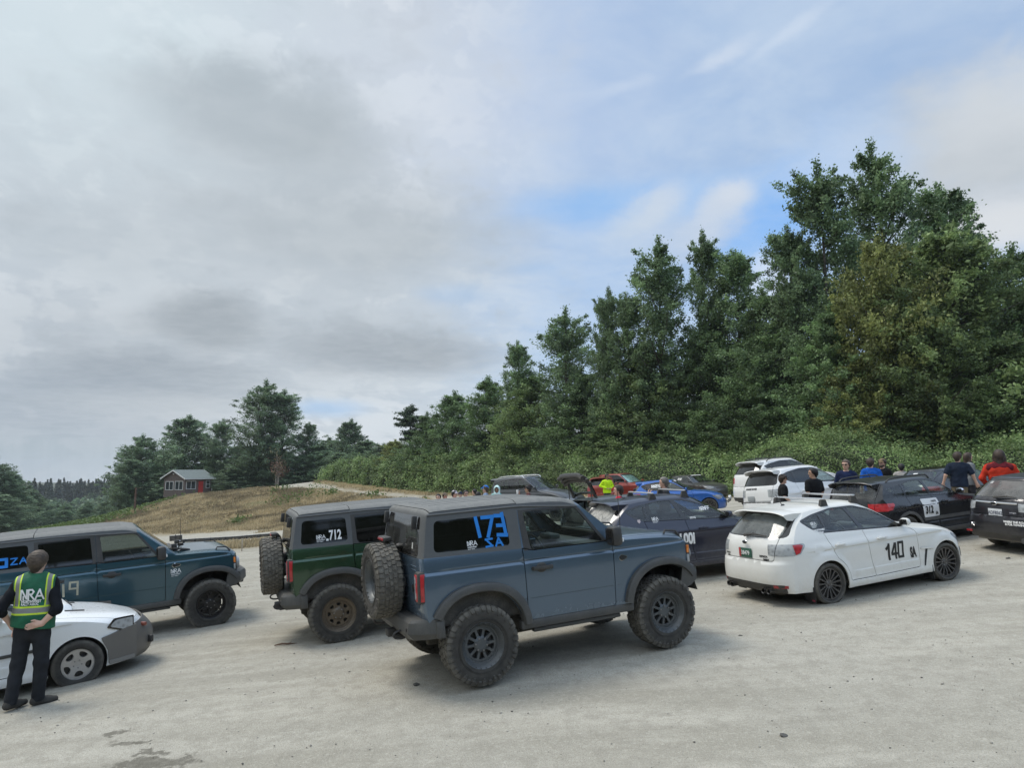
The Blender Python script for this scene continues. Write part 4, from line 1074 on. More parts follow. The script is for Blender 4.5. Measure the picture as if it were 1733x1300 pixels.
def _sh(u, v):
    p = hit(u, v); return tuple((p if p[1] < 128 else at(u, v, 122))[:2])
def make_hill():
    return np.array([_sh(*q) for q in ((478, 826), (515, 827), (552, 828.5), (600, 835), (655, 841), (705, 846), (735, 849))]+[(-9.0, 74), (-11, 62), (-17, 57), (-20.5, 58)]+[_sh(*q) for q in ((470, 896), (400, 898.5), (300, 904), (200, 906))]+[(-58, 80), (-66, 92), (-72, 104), (-70, 118), (-58, 128), (-50, 123), (-42, 117)], float)
def build_ground():
    global HILL; HILL = make_hill()
    rows = np.concatenate([np.arange(2.0, 30, .16), 30*np.exp(np.linspace(0, math.log(1500/30), 170))])
    t = np.linspace(-1, 1, 230); X = t[None]*(6+1.15*rows[:, None]); Y = np.repeat(rows[:, None], len(t), 1)
    x, y = X.ravel(), Y.ravel(); Z = gz(x, y)
    near = smooth01(45, 25, y)
    ln = fbm((x*.38-y*.92)*1.6, (x*.92+y*.38)*.10, 4)-.5          # wheel ruts run along the lanes
    Z = Z+near*(.026*ln*smooth01(4.5, 7, y)+.012*(fbm(x*2.3, y*2.3, 4)-.5))
    hill = soft_in(x, y, HILL, 1.2); strip = soft_in(x, y, STRIP, 1.0); verge = soft_in(x, y, VERGE, .7)
    g = np.maximum(np.maximum(hill, strip), verge); g = np.clip(g+(fbm(x*.6, y*.6, 4)-.5)*.9*((g > .02) & (g < .98)), 0, 1)
    Z = Z+soft_in(x, y, HILL, 5)**2*(fbm(x*.25, y*.25, 4)-.5)*.8
    far = smooth01(118, 150, y)*smooth01(-30, -60, x+0*y)+smooth01(130, 170, y); far = np.clip(far, 0, 1)
    n, m = X.shape; i = np.arange((n-1)*(m-1)); r, c = i//(m-1), i % (m-1); a = r*m+c
    F = np.stack([a, a+1, a+m+1, a+m], 1)
    o = mesh_np('ground', np.stack([x, y, Z], 1), F, M_GROUND, smooth=True)
    at_ = o.data.attributes.new('cover', 'FLOAT_VECTOR', 'POINT'); at_.data.foreach_set('vector', np.stack([g, far, strip], 1).astype(np.float32).ravel())
    tag(o, kind='structure'); return o

def ground_mat():
    m, nt, out = nodes('gravel_and_grass'); tc = nt.nodes.new('ShaderNodeTexCoord'); c = tc.outputs['Object']
    A = nt.nodes.new('ShaderNodeAttribute'); A.attribute_name = 'cover'; sp = NN(nt, 'ShaderNodeSeparateXYZ', i0=A.outputs['Vector'])
    mp = NN(nt, 'ShaderNodeMapping', Vector=c); mp.inputs['Rotation'].default_value = (0, 0, R(-22)); mp.inputs['Scale'].default_value = (.10, 1.0, 1)
    ruts = NOISE(nt, 1.5, 6, .6, mp.outputs[0]); big = NOISE(nt, .35, 5, .6, c); mid = NOISE(nt, 5, 6, .65, c); fine = NOISE(nt, 70, 4, .7, c); grit = NOISE(nt, 320, 2, .6, c)
    v = NN(nt, 'ShaderNodeTexVoronoi', Scale=22.0); nt.links.new(c, v.inputs['Vector'])
    v2 = NN(nt, 'ShaderNodeTexVoronoi', Scale=75.0); nt.links.new(c, v2.inputs['Vector'])
    col = MIX(nt, RAMP(nt, ruts, .38, .62), (.340, .318, .262), (.480, .452, .382))
    col = MIX(nt, RAMP(nt, big, .38, .66, 0, .7), col, (.425, .403, .345))
    col = MIX(nt, RAMP(nt, mid, .42, .66, 0, .55), col, (.285, .265, .22))
    col = MIX(nt, RAMP(nt, fine, .40, .66, 0, .60), col, (.225, .205, .165)); col = MIX(nt, RAMP(nt, NOISE(nt, 24, 5, .75, c), .50, .72, 0, .50), col, (.56, .53, .45)); col = MIX(nt, RAMP(nt, NOISE(nt, 1.3, 6, .7, mp.outputs[0]), .52, .66, 0, .35), col, (.27, .25, .205)); col = MIX(nt, RAMP(nt, grit, .55, .8, 0, .5), col, (.56, .54, .48))
    col = MIX(nt, RAMP(nt, v.outputs[0], .10, .05, 0, .6), col, (.20, .19, .17))
    # two damp spills in front of the parked cars, with an edge of their own
    stain = None
    wob = NN(nt, 'ShaderNodeTexNoise', Scale=4.2, Detail=7.0, Roughness=.68); nt.links.new(c, wob.inputs['Vector'])
    wv = NN(nt, 'ShaderNodeVectorMath', _operation='SUBTRACT', i0=wob.outputs[1], i1=(.5, .5, .5)); wv = NN(nt, 'ShaderNodeVectorMath', _operation='SCALE', i0=wv.outputs[0]); wv.inputs['Scale'].default_value = .62
    pv = NN(nt, 'ShaderNodeVectorMath', _operation='ADD', i0=c, i1=wv.outputs[0]).outputs[0]
    for (u, vv, rx, ry) in ((196, 1243, .15, .10), (225, 1258, .26, .07), (268, 1292, .46, .13), (255, 1276, .18, .06)):
        p = at(u, vv, 7.0); r_ = ray(u, vv); tt = 6.0
        for _ in range(30): tt = tt+(gz1(*(r_*tt)[:2])-(r_*tt)[2])/(r_[2]-.0)*.7
        p = r_*tt
        d = NN(nt, 'ShaderNodeVectorMath', _operation='SUBTRACT', i0=pv, i1=(float(p[0]), float(p[1]), float(p[2]))).outputs[0]
        d = NN(nt, 'ShaderNodeVectorMath', _operation='MULTIPLY', i0=d, i1=(1/rx, 1/ry, 0)).outputs[0]
        ln = NN(nt, 'ShaderNodeVectorMath', _operation='LENGTH', i0=d).outputs[1]; f = RAMP(nt, ln, 1.15, .75)
        stain = f if stain is None else MATH(nt, 'MAXIMUM', stain, f)
    col = MIX(nt, MATH(nt, 'MULTIPLY', stain, RAMP(nt, NOISE(nt, 16, 5, .7, c), .3, .6, .55, .85)), col, (.135, .125, .10))
    gn = NOISE(nt, .9, 6, .7, c); gn2 = NOISE(nt, 9, 5, .7, c)
    grass = MIX(nt, RAMP(nt, gn, .35, .68), (.20, .150, .075), (.27, .215, .12)); grass = MIX(nt, RAMP(nt, gn2, .4, .7, 0, .6), grass, (.10, .085, .045))
    grass = MIX(nt, RAMP(nt, NOISE(nt, .25, 5, .6, c), .56, .70, 0, .6), grass, (.10, .11, .05))
    col = MIX(nt, sp.outputs[0], col, grass); col = MIX(nt, sp.outputs[1], col, (.075, .085, .05))
    b = BSDF(nt, out, Base__Color=col, Roughness=.95); b.inputs['Specular IOR Level'].default_value = .12
    h = MATH(nt, 'ADD', MATH(nt, 'MULTIPLY', fine, .5), MATH(nt, 'ADD', MATH(nt, 'MULTIPLY', v2.outputs[0], .5), MATH(nt, 'MULTIPLY', mid, .8)))
    nt.links.new(BUMP(nt, h, .55, .03), b.inputs['Normal'])
    return m
M_GROUND = ground_mat()

# ------------------------------------------------------------------ foliage
def leaf_mat(name, col, col2, trans=.35, rough=.55):
    m, nt, out = nodes(name)
    A = nt.nodes.new('ShaderNodeAttribute'); A.attribute_name = 'tint'; oi = nt.nodes.new('ShaderNodeObjectInfo')
    sp = NN(nt, 'ShaderNodeSeparateXYZ', i0=A.outputs['Vector'])
    base = MIX(nt, sp.outputs[1], col, col2); base = MIX(nt, 1.0, base, NN(nt, 'ShaderNodeCombineXYZ', X=sp.outputs[0], Y=sp.outputs[0], Z=sp.outputs[0]).outputs[0], 'MULTIPLY')
    k = MATH(nt, 'MULTIPLY_ADD', oi.outputs['Random'], .35, .82); base = MIX(nt, 1.0, base, NN(nt, 'ShaderNodeCombineXYZ', X=k, Y=k, Z=k).outputs[0], 'MULTIPLY')
    b = NN(nt, 'ShaderNodeBsdfPrincipled', Base__Color=base, Roughness=rough); b.inputs['Specular IOR Level'].default_value = .35
    tr = NN(nt, 'ShaderNodeBsdfTranslucent', Color=base)
    s = NN(nt, 'ShaderNodeMixShader', i0=trans, i1=b.outputs[0], i2=tr.outputs[0]); nt.links.new(s.outputs[0], out.inputs[0]); return m
M_BARK = plain('bark', (.09, .078, .065), .9, bump=.6, bscale=18, vary=.3)
M_LEAF = {'cotton': leaf_mat('leaf_cottonwood', (0.141, 0.221, 0.111), (0.236, 0.326, 0.158)), 'alder': leaf_mat('leaf_alder', (0.119, 0.193, 0.087), (0.197, 0.286, 0.119)),
          'maple': leaf_mat('leaf_maple', (0.144, 0.215, 0.082), (0.236, 0.304, 0.122)), 'yellow': leaf_mat('leaf_turning', (0.175, 0.213, 0.068), (0.266, 0.281, 0.099)),
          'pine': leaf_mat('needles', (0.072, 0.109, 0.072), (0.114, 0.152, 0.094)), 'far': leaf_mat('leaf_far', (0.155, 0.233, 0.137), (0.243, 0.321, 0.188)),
          'bramble': leaf_mat('leaf_bramble', (0.158, 0.249, 0.083), (0.324, 0.406, 0.173)), 'green': leaf_mat('leaf_weed', (.10, .16, .045), (.16, .21, .07)),
          'red': leaf_mat('leaf_reddish', (.20, .10, .07), (.26, .15, .10)), 'straw': leaf_mat('dry_grass', (.36, .285, .165), (.54, .45, .29), .35, .8)}

def leaves(c, size, rng, nrm=None, up=.3, flat=.5, asp=.62):
    """diamond leaves centred at c (n,3) -> V,F"""
    n = len(c); a = rng.normal(size=(n, 3)); nv = rng.normal(size=(n, 3))*flat+np.array([0, 0, up])
    if nrm is not None: nv = nv+nrm
    nv /= np.linalg.norm(nv, axis=1)[:, None]+1e-9; a -= nv*np.sum(a*nv, 1)[:, None]; a /= np.linalg.norm(a, axis=1)[:, None]+1e-9
    b = np.cross(nv, a); s = np.asarray(size).reshape(-1, 1)
    V = np.stack([c-a*s*.5, c+b*s*asp*.5+nv*s*.08, c+a*s*.5-nv*s*.05, c-b*s*asp*.5+nv*s*.08], 1).reshape(-1, 3)
    return V, np.arange(4*n).reshape(n, 4)

def crown(kind, seed, H=20.0, W=8.0, nclump=240, nleaf=150, leaf=.24):
    """limbs leave a tapered trunk; leaf clumps sit along the outer part of each limb"""
    rng = np.random.default_rng(seed); hs = []; 
    prof = {'cotton': [(0, .25), (.10, .55), (.25, .85), (.45, 1.0), (.65, .92), (.82, .70), (.93, .45), (1, .18)],
            'alder': [(0, .55), (.08, .90), (.22, 1.0), (.45, .93), (.65, .74), (.82, .48), (.94, .25), (1, .10)],
            'maple': [(0, .45), (.08, .85), (.25, 1.0), (.5, .98), (.7, .80), (.86, .52), (.95, .28), (1, .10)],
            'pine': [(0, .0), (.25, .35), (.35, .8), (.55, 1.0), (.75, .85), (.9, .55), (1, .15)]}[kind]
    f = interp(prof); mb = MB(); lean = rng.normal(size=2)*.02
    tr = [(lean[0]*H*t*t+.12*math.sin(5*t+seed), lean[1]*H*t*t+.1*math.cos(4*t), H*t*.97) for t in np.linspace(0, 1, 12)]
    tp = np.array(tr); mb.tube(tr, [max(.02, .26*(1-.93*t)) for t in np.linspace(0, 1, 12)], 8)
    C = []; T = []; Rr = []; Dv = []
    for i in range(nclump):
        low = kind in ('alder', 'maple'); h = (rng.random()**(.95 if low else .8))*.93+.02 if kind != 'pine' else .3+.68*rng.random(); az = rng.random()*TAU
        lobe = .55+.85*vnoise(np.array([az*1.1+seed*7.7]), np.array([h*4+seed*3.1]))[0]
        r = f(h)*W/2*lobe*(.58+.42*rng.random()); rise = {'cotton': .85, 'alder': .35, 'maple': .45, 'pine': .02}[kind]*(.7+.6*rng.random())
        z0 = max(.015*H, h*H-r*rise*.6); ax = lambda z: np.array([np.interp(z, tp[:, 2], tp[:, 0]), np.interp(z, tp[:, 2], tp[:, 1])])
        b0 = np.array([*ax(z0), z0]); dr = np.array([math.cos(az), math.sin(az), rise]); p = b0+dr*r; p[2] = min(p[2], H*1.0); tint = .62+.72*rng.random()
        if i % 3 == 0 or kind == 'pine': mb.tube([tuple(b0), tuple((b0+p)/2-[0, 0, .06*r]), tuple(p)], [.03+.012*r, .025+.006*r, .010], 5, caps=False)
        for sfr, w in ((.30, .80), (.55, .85), (.78, .72), (.98, .48)):
            if sfr < .4 and rng.random() < .4: continue
            c_ = b0+(p-b0)*sfr+rng.normal(size=3)*.14*r*np.array([1, 1, .6]); C.append(c_); Rr.append(w*(.46+.46*rng.random())*(W/8)**.5*(.45+.55*min(1, r/(.3*W)))); T.append(tint*(.85+.3*rng.random())); Dv.append(dr/np.linalg.norm(dr))
    for z in np.linspace(.93, 1.0, 5): C.append(np.array([*ax(z*H), z*H])); Rr.append(.32); T.append(1.0); Dv.append(np.array([0, 0, 1.]))
    C = np.array(C); Rr = np.array(Rr); T = np.array(T); Dv = np.array(Dv)
    idx = np.repeat(np.arange(len(C)), nleaf); d = rng.normal(size=(len(idx), 3))*np.array([.46, .46, .40])
    pos = C[idx]+d*Rr[idx][:, None]+Dv[idx]*(rng.normal(size=len(idx))*.55*Rr[idx])[:, None]; pos[:, 2] = np.maximum(pos[:, 2], .15)
    sz = leaf*(.6+.8*rng.random(len(idx)))
    V, F = leaves(pos, sz, rng, up=.25, flat=.7)
    tint = np.stack([T[idx]*(.75+.5*rng.random(len(idx))), np.clip(rng.random(len(idx))*.6+.5*(T[idx]-.7), 0, 1), np.zeros(len(idx))], 1)
    return V, F, tint, mb

HEDGE_U = [540, 565, 640, 735, 900, 1050, 1200, 1260, 1320, 1400, 1480, 1560, 1660, 1800]; HEDGE_Y = [118, 112, 98, 82, 64, 53, 48.5, 44.5, 41.5, 38.5, 37, 36, 35, 34]
_CROWN = {}
def crown_mesh(kind, var, mat):
    k = (kind, var, mat)
    if k not in _CROWN:
        dims = {'cotton': (20, 7.0, 165, 78, .180), 'alder': (14, 8.0, 185, 84, .165), 'maple': (14, 8.5, 180, 80, .195), 'pine': (14, 5, 60, 80, .24)}[kind]
        b = (kind, var)
        if b not in _CROWN: _CROWN[b] = crown(kind, var*13+len(kind), *dims)
        V, F, tint, mb = _CROWN[b]
        co = mesh_np('crown', V, F, M_LEAF[mat], cols=tint.astype(np.float32)); to = mb.build('trunk', M_BARK, None)
        _CROWN[k] = (co.data, to.data, dims[0], dims[1]); bpy.data.objects.remove(co); bpy.data.objects.remove(to)
    return _CROWN[k]

def tree(label, u, vtop, Y, wpx, kind, mat=None, var=0, name='tree', group='trees behind the gravel lot', z=None, base_v=None, rot=None):
    if group == 'trees behind the gravel lot': Y = max(Y, float(np.interp(u, HEDGE_U, HEDGE_Y))+4.5+.40*wpx/FPX*Y)
    p = at(u, vtop, Y); x, y = p[0], p[1]
    zb = gz1(x, y) if z is None else z
    if base_v is not None: zb = at(u, base_v, Y)[2]
    H = p[2]-zb+.15; W = wpx/FPX*Y*(1.12 if kind == 'cotton' else 1.12)
    cm, tm, h0, w0 = crown_mesh(kind, var, mat or kind)
    r = empty(name, (x, y, zb-.15)); tag(r, label, 'tree', group)
    r.rotation_euler = (0, 0, random.random()*TAU if rot is None else rot); r.scale = (W/w0, W/w0, H/h0)
    for nm, me in (('crown', cm), ('trunk', tm)):
        o = bpy.data.objects.new(nm, me); COL.objects.link(o); o.parent = r
    return r

def scatter_mass(name, pts, nrm, size, mat, seed, tint=None, up=.3, flat=.5, asp=.62, kind='stuff'):
    rng = np.random.default_rng(seed); V, F = leaves(pts, size, rng, nrm, up, flat, asp); n = len(pts)
    t = (.7+.6*rng.random(n)) if tint is None else tint*(.75+.5*rng.random(n))
    o = mesh_np(name, V, F, mat, cols=np.stack([t, rng.random(n)**2, 0*t], 1).astype(np.float32)); tag(o, kind=kind); return o

def build_hedge():
    """bramble bank: a dark core with leafy canes heaped over it"""
    base = [(540, 118, 1.2), (565, 112, 2.4), (640, 98, 3.0), (735, 82, 3.3), (900, 64, 2.8), (1050, 53, 2.75), (1200, 48.5, 2.6), (1260, 44.5, 2.75), (1320, 41.5, 2.9), (1400, 38.5, 2.9), (1480, 37, 2.3), (1560, 36, 1.6), (1660, 35, 1.7), (1800, 34, 2.2), (1950, 33, 2.2)]
    P = np.array([((u-866.5)/FPX*Y, Y, h) for u, Y, h in base]); S = catmull([tuple(p) for p in P], .5); n = len(S)
    d = np.gradient(S[:, :2], axis=0); d /= np.linalg.norm(d, axis=1)[:, None]; back = np.stack([-d[:, 1], d[:, 0]], 1)
    back *= np.sign(np.sum(back*S[:, :2], 1))[:, None]
    sec = [(-.15, -.2), (.0, .3), (.25, .62), (.7, .88), (1.4, 1.0), (2.6, 1.02), (4.5, .95), (7, .6)]
    V = []; 
    sS = np.cumsum(np.r_[0, np.linalg.norm(np.diff(S[:, :2], axis=0), axis=1)])
    lump = fbm(sS*.25, sS*0+3, 4)-.5
    for i in range(n):
        for j, (b, h) in enumerate(sec):
            x, y = S[i, :2]+back[i]*(b+.5*(fbm(np.array([sS[i]*.4]), np.array([j*1.7]))[0]-.5)); hh = S[i, 2]*(1+.32*lump[i])+.5*(fbm(np.array([sS[i]*.7]), np.array([j*.9+9]))[0]-.5)
            V.append((x, y, h*hh))
    V = np.array(V); V[:, 2] += gz(V[:, 0], V[:, 1]); m = len(sec); i = np.arange((n-1)*(m-1)); r, c = i//(m-1), i % (m-1); a = r*m+c; F = np.stack([a, a+1, a+m+1, a+m], 1)
    A, B, Cc, D = (V[F[:, k]] for k in range(4)); nr = np.cross(Cc-A, D-B); ar = np.linalg.norm(nr, axis=1)/2; nr /= np.linalg.norm(nr, axis=1)[:, None]
    nr *= np.where(nr[:, 2:3] < 0, -1, 1)
    rng = np.random.default_rng(3); dist = np.linalg.norm(A[:, :2], axis=1)
    dens = ar*np.clip(75*(48/dist)**.9, 18, 95)*np.where(c > 4, .35, 1.0); N = 185000; k = rng.choice(len(F), N, p=dens/dens.sum()); uu, vv = rng.random((2, N, 1))
    pts = (A[k]*(1-uu)+B[k]*uu)*(1-vv)+(D[k]*(1-uu)+Cc[k]*uu)*vv; rag = fbm(pts[:, 0]*1.1+pts[:, 2]*.9, pts[:, 1]*1.1, 4); off = rng.random(N)**1.3*(.12+.95*smooth01(.35, .75, rag))-.05; arch = rng.random(N) < .10
    pts += nr[k]*(off+arch*rng.random(N)*.75)[:, None]
    cl = fbm(pts[:, 0]*.55+pts[:, 2]*.7, pts[:, 1]*.55+pts[:, 2]*.3, 4); t = .66+.62*smooth01(.3, .72, cl)
    size = (.085+.085*rng.random(N))*np.clip(np.linalg.norm(pts[:, :2], axis=1)/48, .8, 1.9)
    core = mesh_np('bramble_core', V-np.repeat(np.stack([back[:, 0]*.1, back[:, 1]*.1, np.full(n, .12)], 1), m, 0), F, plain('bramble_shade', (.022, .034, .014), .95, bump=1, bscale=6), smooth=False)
    # the core belongs to the same bank of growth
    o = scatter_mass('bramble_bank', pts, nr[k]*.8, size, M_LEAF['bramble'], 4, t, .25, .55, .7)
    core.parent = o; tag(o, 'long bank of leafy brambles between the gravel lot and the trees', 'brambles'); return o

def build_grass():
    rng = np.random.default_rng(9); allp = []; hts = []; tn = []
    for poly, n, h in ((HILL, 34000, .30), (STRIP, 5000, .19), (VERGE, 9000, .38)):
        lo, hi = poly.min(0), poly.max(0)
        if poly is VERGE: hi = np.minimum(hi, [26, 115])
        q = lo+rng.random((n*3, 2))*(hi-lo); q = q[inside(q, poly)]
        if poly is VERGE:
            w = soft_in(q[:, 0], q[:, 1], poly, 1.5); q = q[w < .95]
        c = fbm(q[:, 0]*.35, q[:, 1]*.35, 4); q = q[rng.random(len(q)) < .35+1.3*smooth01(.35, .65, c)][:n]
        allp.append(q); hts.append(np.full(len(q), h)); 
    q = np.concatenate(allp); h = np.concatenate(hts)*(.45+.9*rng.random(len(q))); z = gz(q[:, 0], q[:, 1]); hill = soft_in(q[:, 0], q[:, 1], HILL, 5)**2; z = z+hill*(fbm(q[:, 0]*.25, q[:, 1]*.25, 4)-.5)*.8
    b = 4; N = len(q)*b; k = np.repeat(np.arange(len(q)), b); root = np.stack([q[k, 0]+rng.normal(size=N)*.12, q[k, 1]+rng.normal(size=N)*.12, z[k]-.03], 1)
    az = rng.random(N)*TAU; d = np.stack([np.cos(az), np.sin(az), 0*az], 1); tip = root+np.stack([rng.normal(size=N)*.16*h[k], rng.normal(size=N)*.16*h[k], h[k]*(.5+.7*rng.random(N))], 1); w = .030+.022*rng.random(N)
    V = np.stack([root-d*w[:, None], root+d*w[:, None], tip], 1).reshape(-1, 3); F = np.arange(3*N).reshape(N, 3)
    cl = fbm(q[:, 0]*.3+4, q[:, 1]*.3, 4)[k]; t = (.55+.75*smooth01(.3, .7, cl))*(.7+.6*rng.random(N))
    o = mesh_np('dry_grass', V, F, M_LEAF['straw'], cols=np.stack([t, rng.random(N), 0*t], 1).astype(np.float32)); tag(o, kind='stuff')
    # weeds and low green growth on the left shoulder of the rise and in patches
    P = []
    spots = [(-67, 108, 9, 900), (-61, 118, 7, 700), (-58, 100, 6, 420), (-70, 98, 8, 700)]
    for x, y, r, n in spots: P.append(np.stack([x+rng.normal(size=n)*r*.5, y+rng.normal(size=n)*r*.5], 1))
    cx = HILL.mean(0); 
    for _ in range(9):
        c = HILL.min(0)+rng.random(2)*(HILL.max(0)-HILL.min(0))
        if inside(c[None], HILL)[0]: P.append(c+rng.normal(size=(26, 2))*(.5+.9*rng.random()))
    P.append(np.array([-28.5, 96])+rng.normal(size=(70, 2))*[1.6, 3.2])
    q = np.concatenate(P); q = np.repeat(q, 5, 0)+rng.normal(size=(len(q)*5, 2))*.22; hh = rng.random(len(q))*.75; hill = soft_in(q[:, 0], q[:, 1], HILL, 5)**2
    pts = np.stack([q[:, 0], q[:, 1], gz(q[:, 0], q[:, 1])+hill*(fbm(q[:, 0]*.25, q[:, 1]*.25, 4)-.5)*.8+hh], 1)
    o = scatter_mass('green_weeds', pts, None, .22+.16*rng.random(len(q)), M_LEAF['green'], 8, None, .4, .6); o.data.materials[0] = M_LEAF['green']

def conifer_forest():
    """the far wood on the other side of the valley, one mass"""
    rng = np.random.default_rng(21); Vs = []; ts = []; szs = []
    for i in range(1150):
        u = rng.uniform(-900, 640); Y = rng.uniform(430, 560); x = (u-866.5)/FPX*Y; zb = gz1(x, Y)-2
        top = at(u, rng.choice([811, 815, 817, 819, 822, 824, 828, 834])+rng.normal()*1.5, Y)[2]; H = max(top-zb, 9); n = 150; h = rng.random(n)**.8; r = (1-h)**.9*H*.17*(.4+.6*rng.random(n)); a = rng.random(n)*TAU
        Vs.append(np.stack([x+r*np.cos(a), Y+r*np.sin(a), zb+H*(.12+.9*h)], 1)); ts.append(np.full(n, rng.uniform(.5, .95))); szs.append(1.6+1.8*(1-h))
    P = np.concatenate(Vs); o = scatter_mass('conifer_forest', P, None, np.concatenate(szs), M_LEAF['pine'], 5, np.concatenate(ts), -.2, .5, .5); tag(o, 'dark conifer skyline across the valley', 'forest')
    Vs = []; ts = []
    for i in range(430):
        u = rng.uniform(-900, 520); s = rng.random(); Y = 250+150*s; x = (u-866.5)/FPX*Y; zb = gz1(x, Y); vt = 868-30*s+rng.normal()*5; top = max(at(u, vt, Y)[2], zb+5); H = top-zb; n = 320; d = rng.normal(size=(n, 3)); d /= np.linalg.norm(d, axis=1)[:, None]; rr = .55+.45*rng.random((n, 1))
        w = H*.42; Vs.append(np.array([x, Y, zb+H*.55])+d*rr*[w, w, H*.47]); ts.append(np.full(n, rng.uniform(.55, 1.25)))
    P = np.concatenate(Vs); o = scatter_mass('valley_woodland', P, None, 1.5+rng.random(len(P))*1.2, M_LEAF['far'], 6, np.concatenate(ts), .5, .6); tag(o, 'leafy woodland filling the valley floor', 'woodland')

# ------------------------------------------------------------------ cabin, posts, edging
def build_cabin():
    c = at(312, 836.5, 118); phi = R(68); g = empty('cabin', (c[0], c[1], c[2]-.1)); g.rotation_euler = (0, 0, phi)
    tag(g, 'small grey board cabin with red door and white trim on the hill', 'cabin')
    Lx, Wy, h, hr = 5.7, 4.6, 2.75, 3.95         # local: x along the long side, y across (gable spans +y)
    wall = plain('cabin_boards', (.155, .120, .105), .85, bump=.3, bscale=30, vary=.12); tr = plain('white_trim', (.72, .72, .70), .6, vary=.05); roofm = plain('shingles', (.16, .185, .175), .85, bump=.6, bscale=25, vary=.12); gl = plain('cabin_glass', (.025, .032, .035), .08, coat=.5); red = plain('red_door', (.48, .035, .03), .5, vary=.06)
    mb = MB(); mb.prism([(0, -.5), (Wy, -.5), (Wy, h), (Wy/2, hr-.10), (0, h)], 0, Lx, 0, lambda u, v, q: (q, u, v))
    for i in range(1, 12): mb.box((-.012, i*Wy/12, 1.35), (.025, .05, 2.7))
    for i in range(1, 15): mb.box((i*Lx/15, -.012, 1.3), (.05, .025, 2.65))
    mb.build('wall', wall, g, smooth=False)
    s = (hr-h)/(Wy/2); o = .45; mb = MB()
    for sg in (0, 1):
        y0, y1 = (-o, Wy/2) if not sg else (Wy+o, Wy/2); z0 = h-o*s
        mb.add([(-o, y0, z0), (Lx+o, y0, z0), (Lx+o, y1, hr), (-o, y1, hr), (-o, y0, z0+.10), (Lx+o, y0, z0+.10), (Lx+o, y1, hr+.10), (-o, y1, hr+.10)], [(0, 1, 2, 3), (4, 5, 6, 7), (0, 1, 5, 4), (1, 2, 6, 5), (3, 0, 4, 7)])
    mb.build('roof', roofm, g, smooth=False)
    mb = MB()
    for x in (-o-.03, Lx+o):
        for sg in (0, 1):
            y0, y1 = (-o-.02, Wy/2) if not sg else (Wy+o+.02, Wy/2); z0 = h-o*s
            mb.add([(x, y0, z0-.10), (x+.03, y0, z0-.10), (x+.03, y1, hr-.10), (x, y1, hr-.10), (x, y0, z0+.11), (x+.03, y0, z0+.11), (x+.03, y1, hr+.11), (x, y1, hr+.11)], [(0, 1, 2, 3), (4, 5, 6, 7), (0, 1, 5, 4), (1, 2, 6, 5), (2, 3, 7, 6), (3, 0, 4, 7)])
    mb.box((Lx/2, -o-.05, h-o*s-.0), (Lx+2*o, .10, .12)); mb.build('fascia', tr, g, smooth=False)
    def window(p, w, hh, panes, face):
        mb = MB(); f = (lambda u, v, q: (-q, u, v)) if face == 'g' else (lambda u, v, q: (u, -q, v)); fw = .08
        x, z = p; B_ = lambda a, b, cc, d, q0, q1, m: mb.prism([(a, b), (cc, b), (cc, d), (a, d)], q0, q1, m, f)
        B_(x, z, x+w, z+fw, .02, .07, 0); B_(x, z+hh-fw, x+w, z+hh, .02, .07, 0)
        for i in range(panes+1): B_(x+(w-fw)*i/panes, z+fw, x+(w-fw)*i/panes+fw, z+hh-fw, .02, .07, 0)
        fr = mb.build('window', tr, g, smooth=False); mb = MB(); B_(x+.02, z+.02, x+w-.02, z+hh-.02, .005, .03, 0); mb.build('pane', gl, fr, smooth=False)
    window((.35, .75), 1.75, 1.45, 2, 'g'); window((2.45, .70), 1.75, 1.45, 2, 'g')
    window((.25, .85), 2.0, 1.35, 2, 's'); window((4.45, .95), .85, 1.30, 1, 's')
    mb = MB(); mb.box((4.87, -.05, 1.60), (.8, .05, .06)); mb.build('window_bar', tr, g, smooth=False)
    mb = MB(); mb.box((3.35, -.04, 1.08), (1.0, .06, 2.10), bev=.01); d = mb.build('door', red, g, smooth=False); mb = MB(); mb.box((3.72, -.09, 1.05), (.05, .05, .12)); mb.build('handle', M_CHROME, d)
    mb = MB(); mb.ellipsoid((-.25, Wy/2, 3.35), (.12, .12, .10)); mb.build('wall_lamp', tr, g)
    mb = MB(); mb.box((Lx+.05, -.10, .65), (.12, .18, .35), bev=.02); mb.build('meter_box', tr, g)
    return g

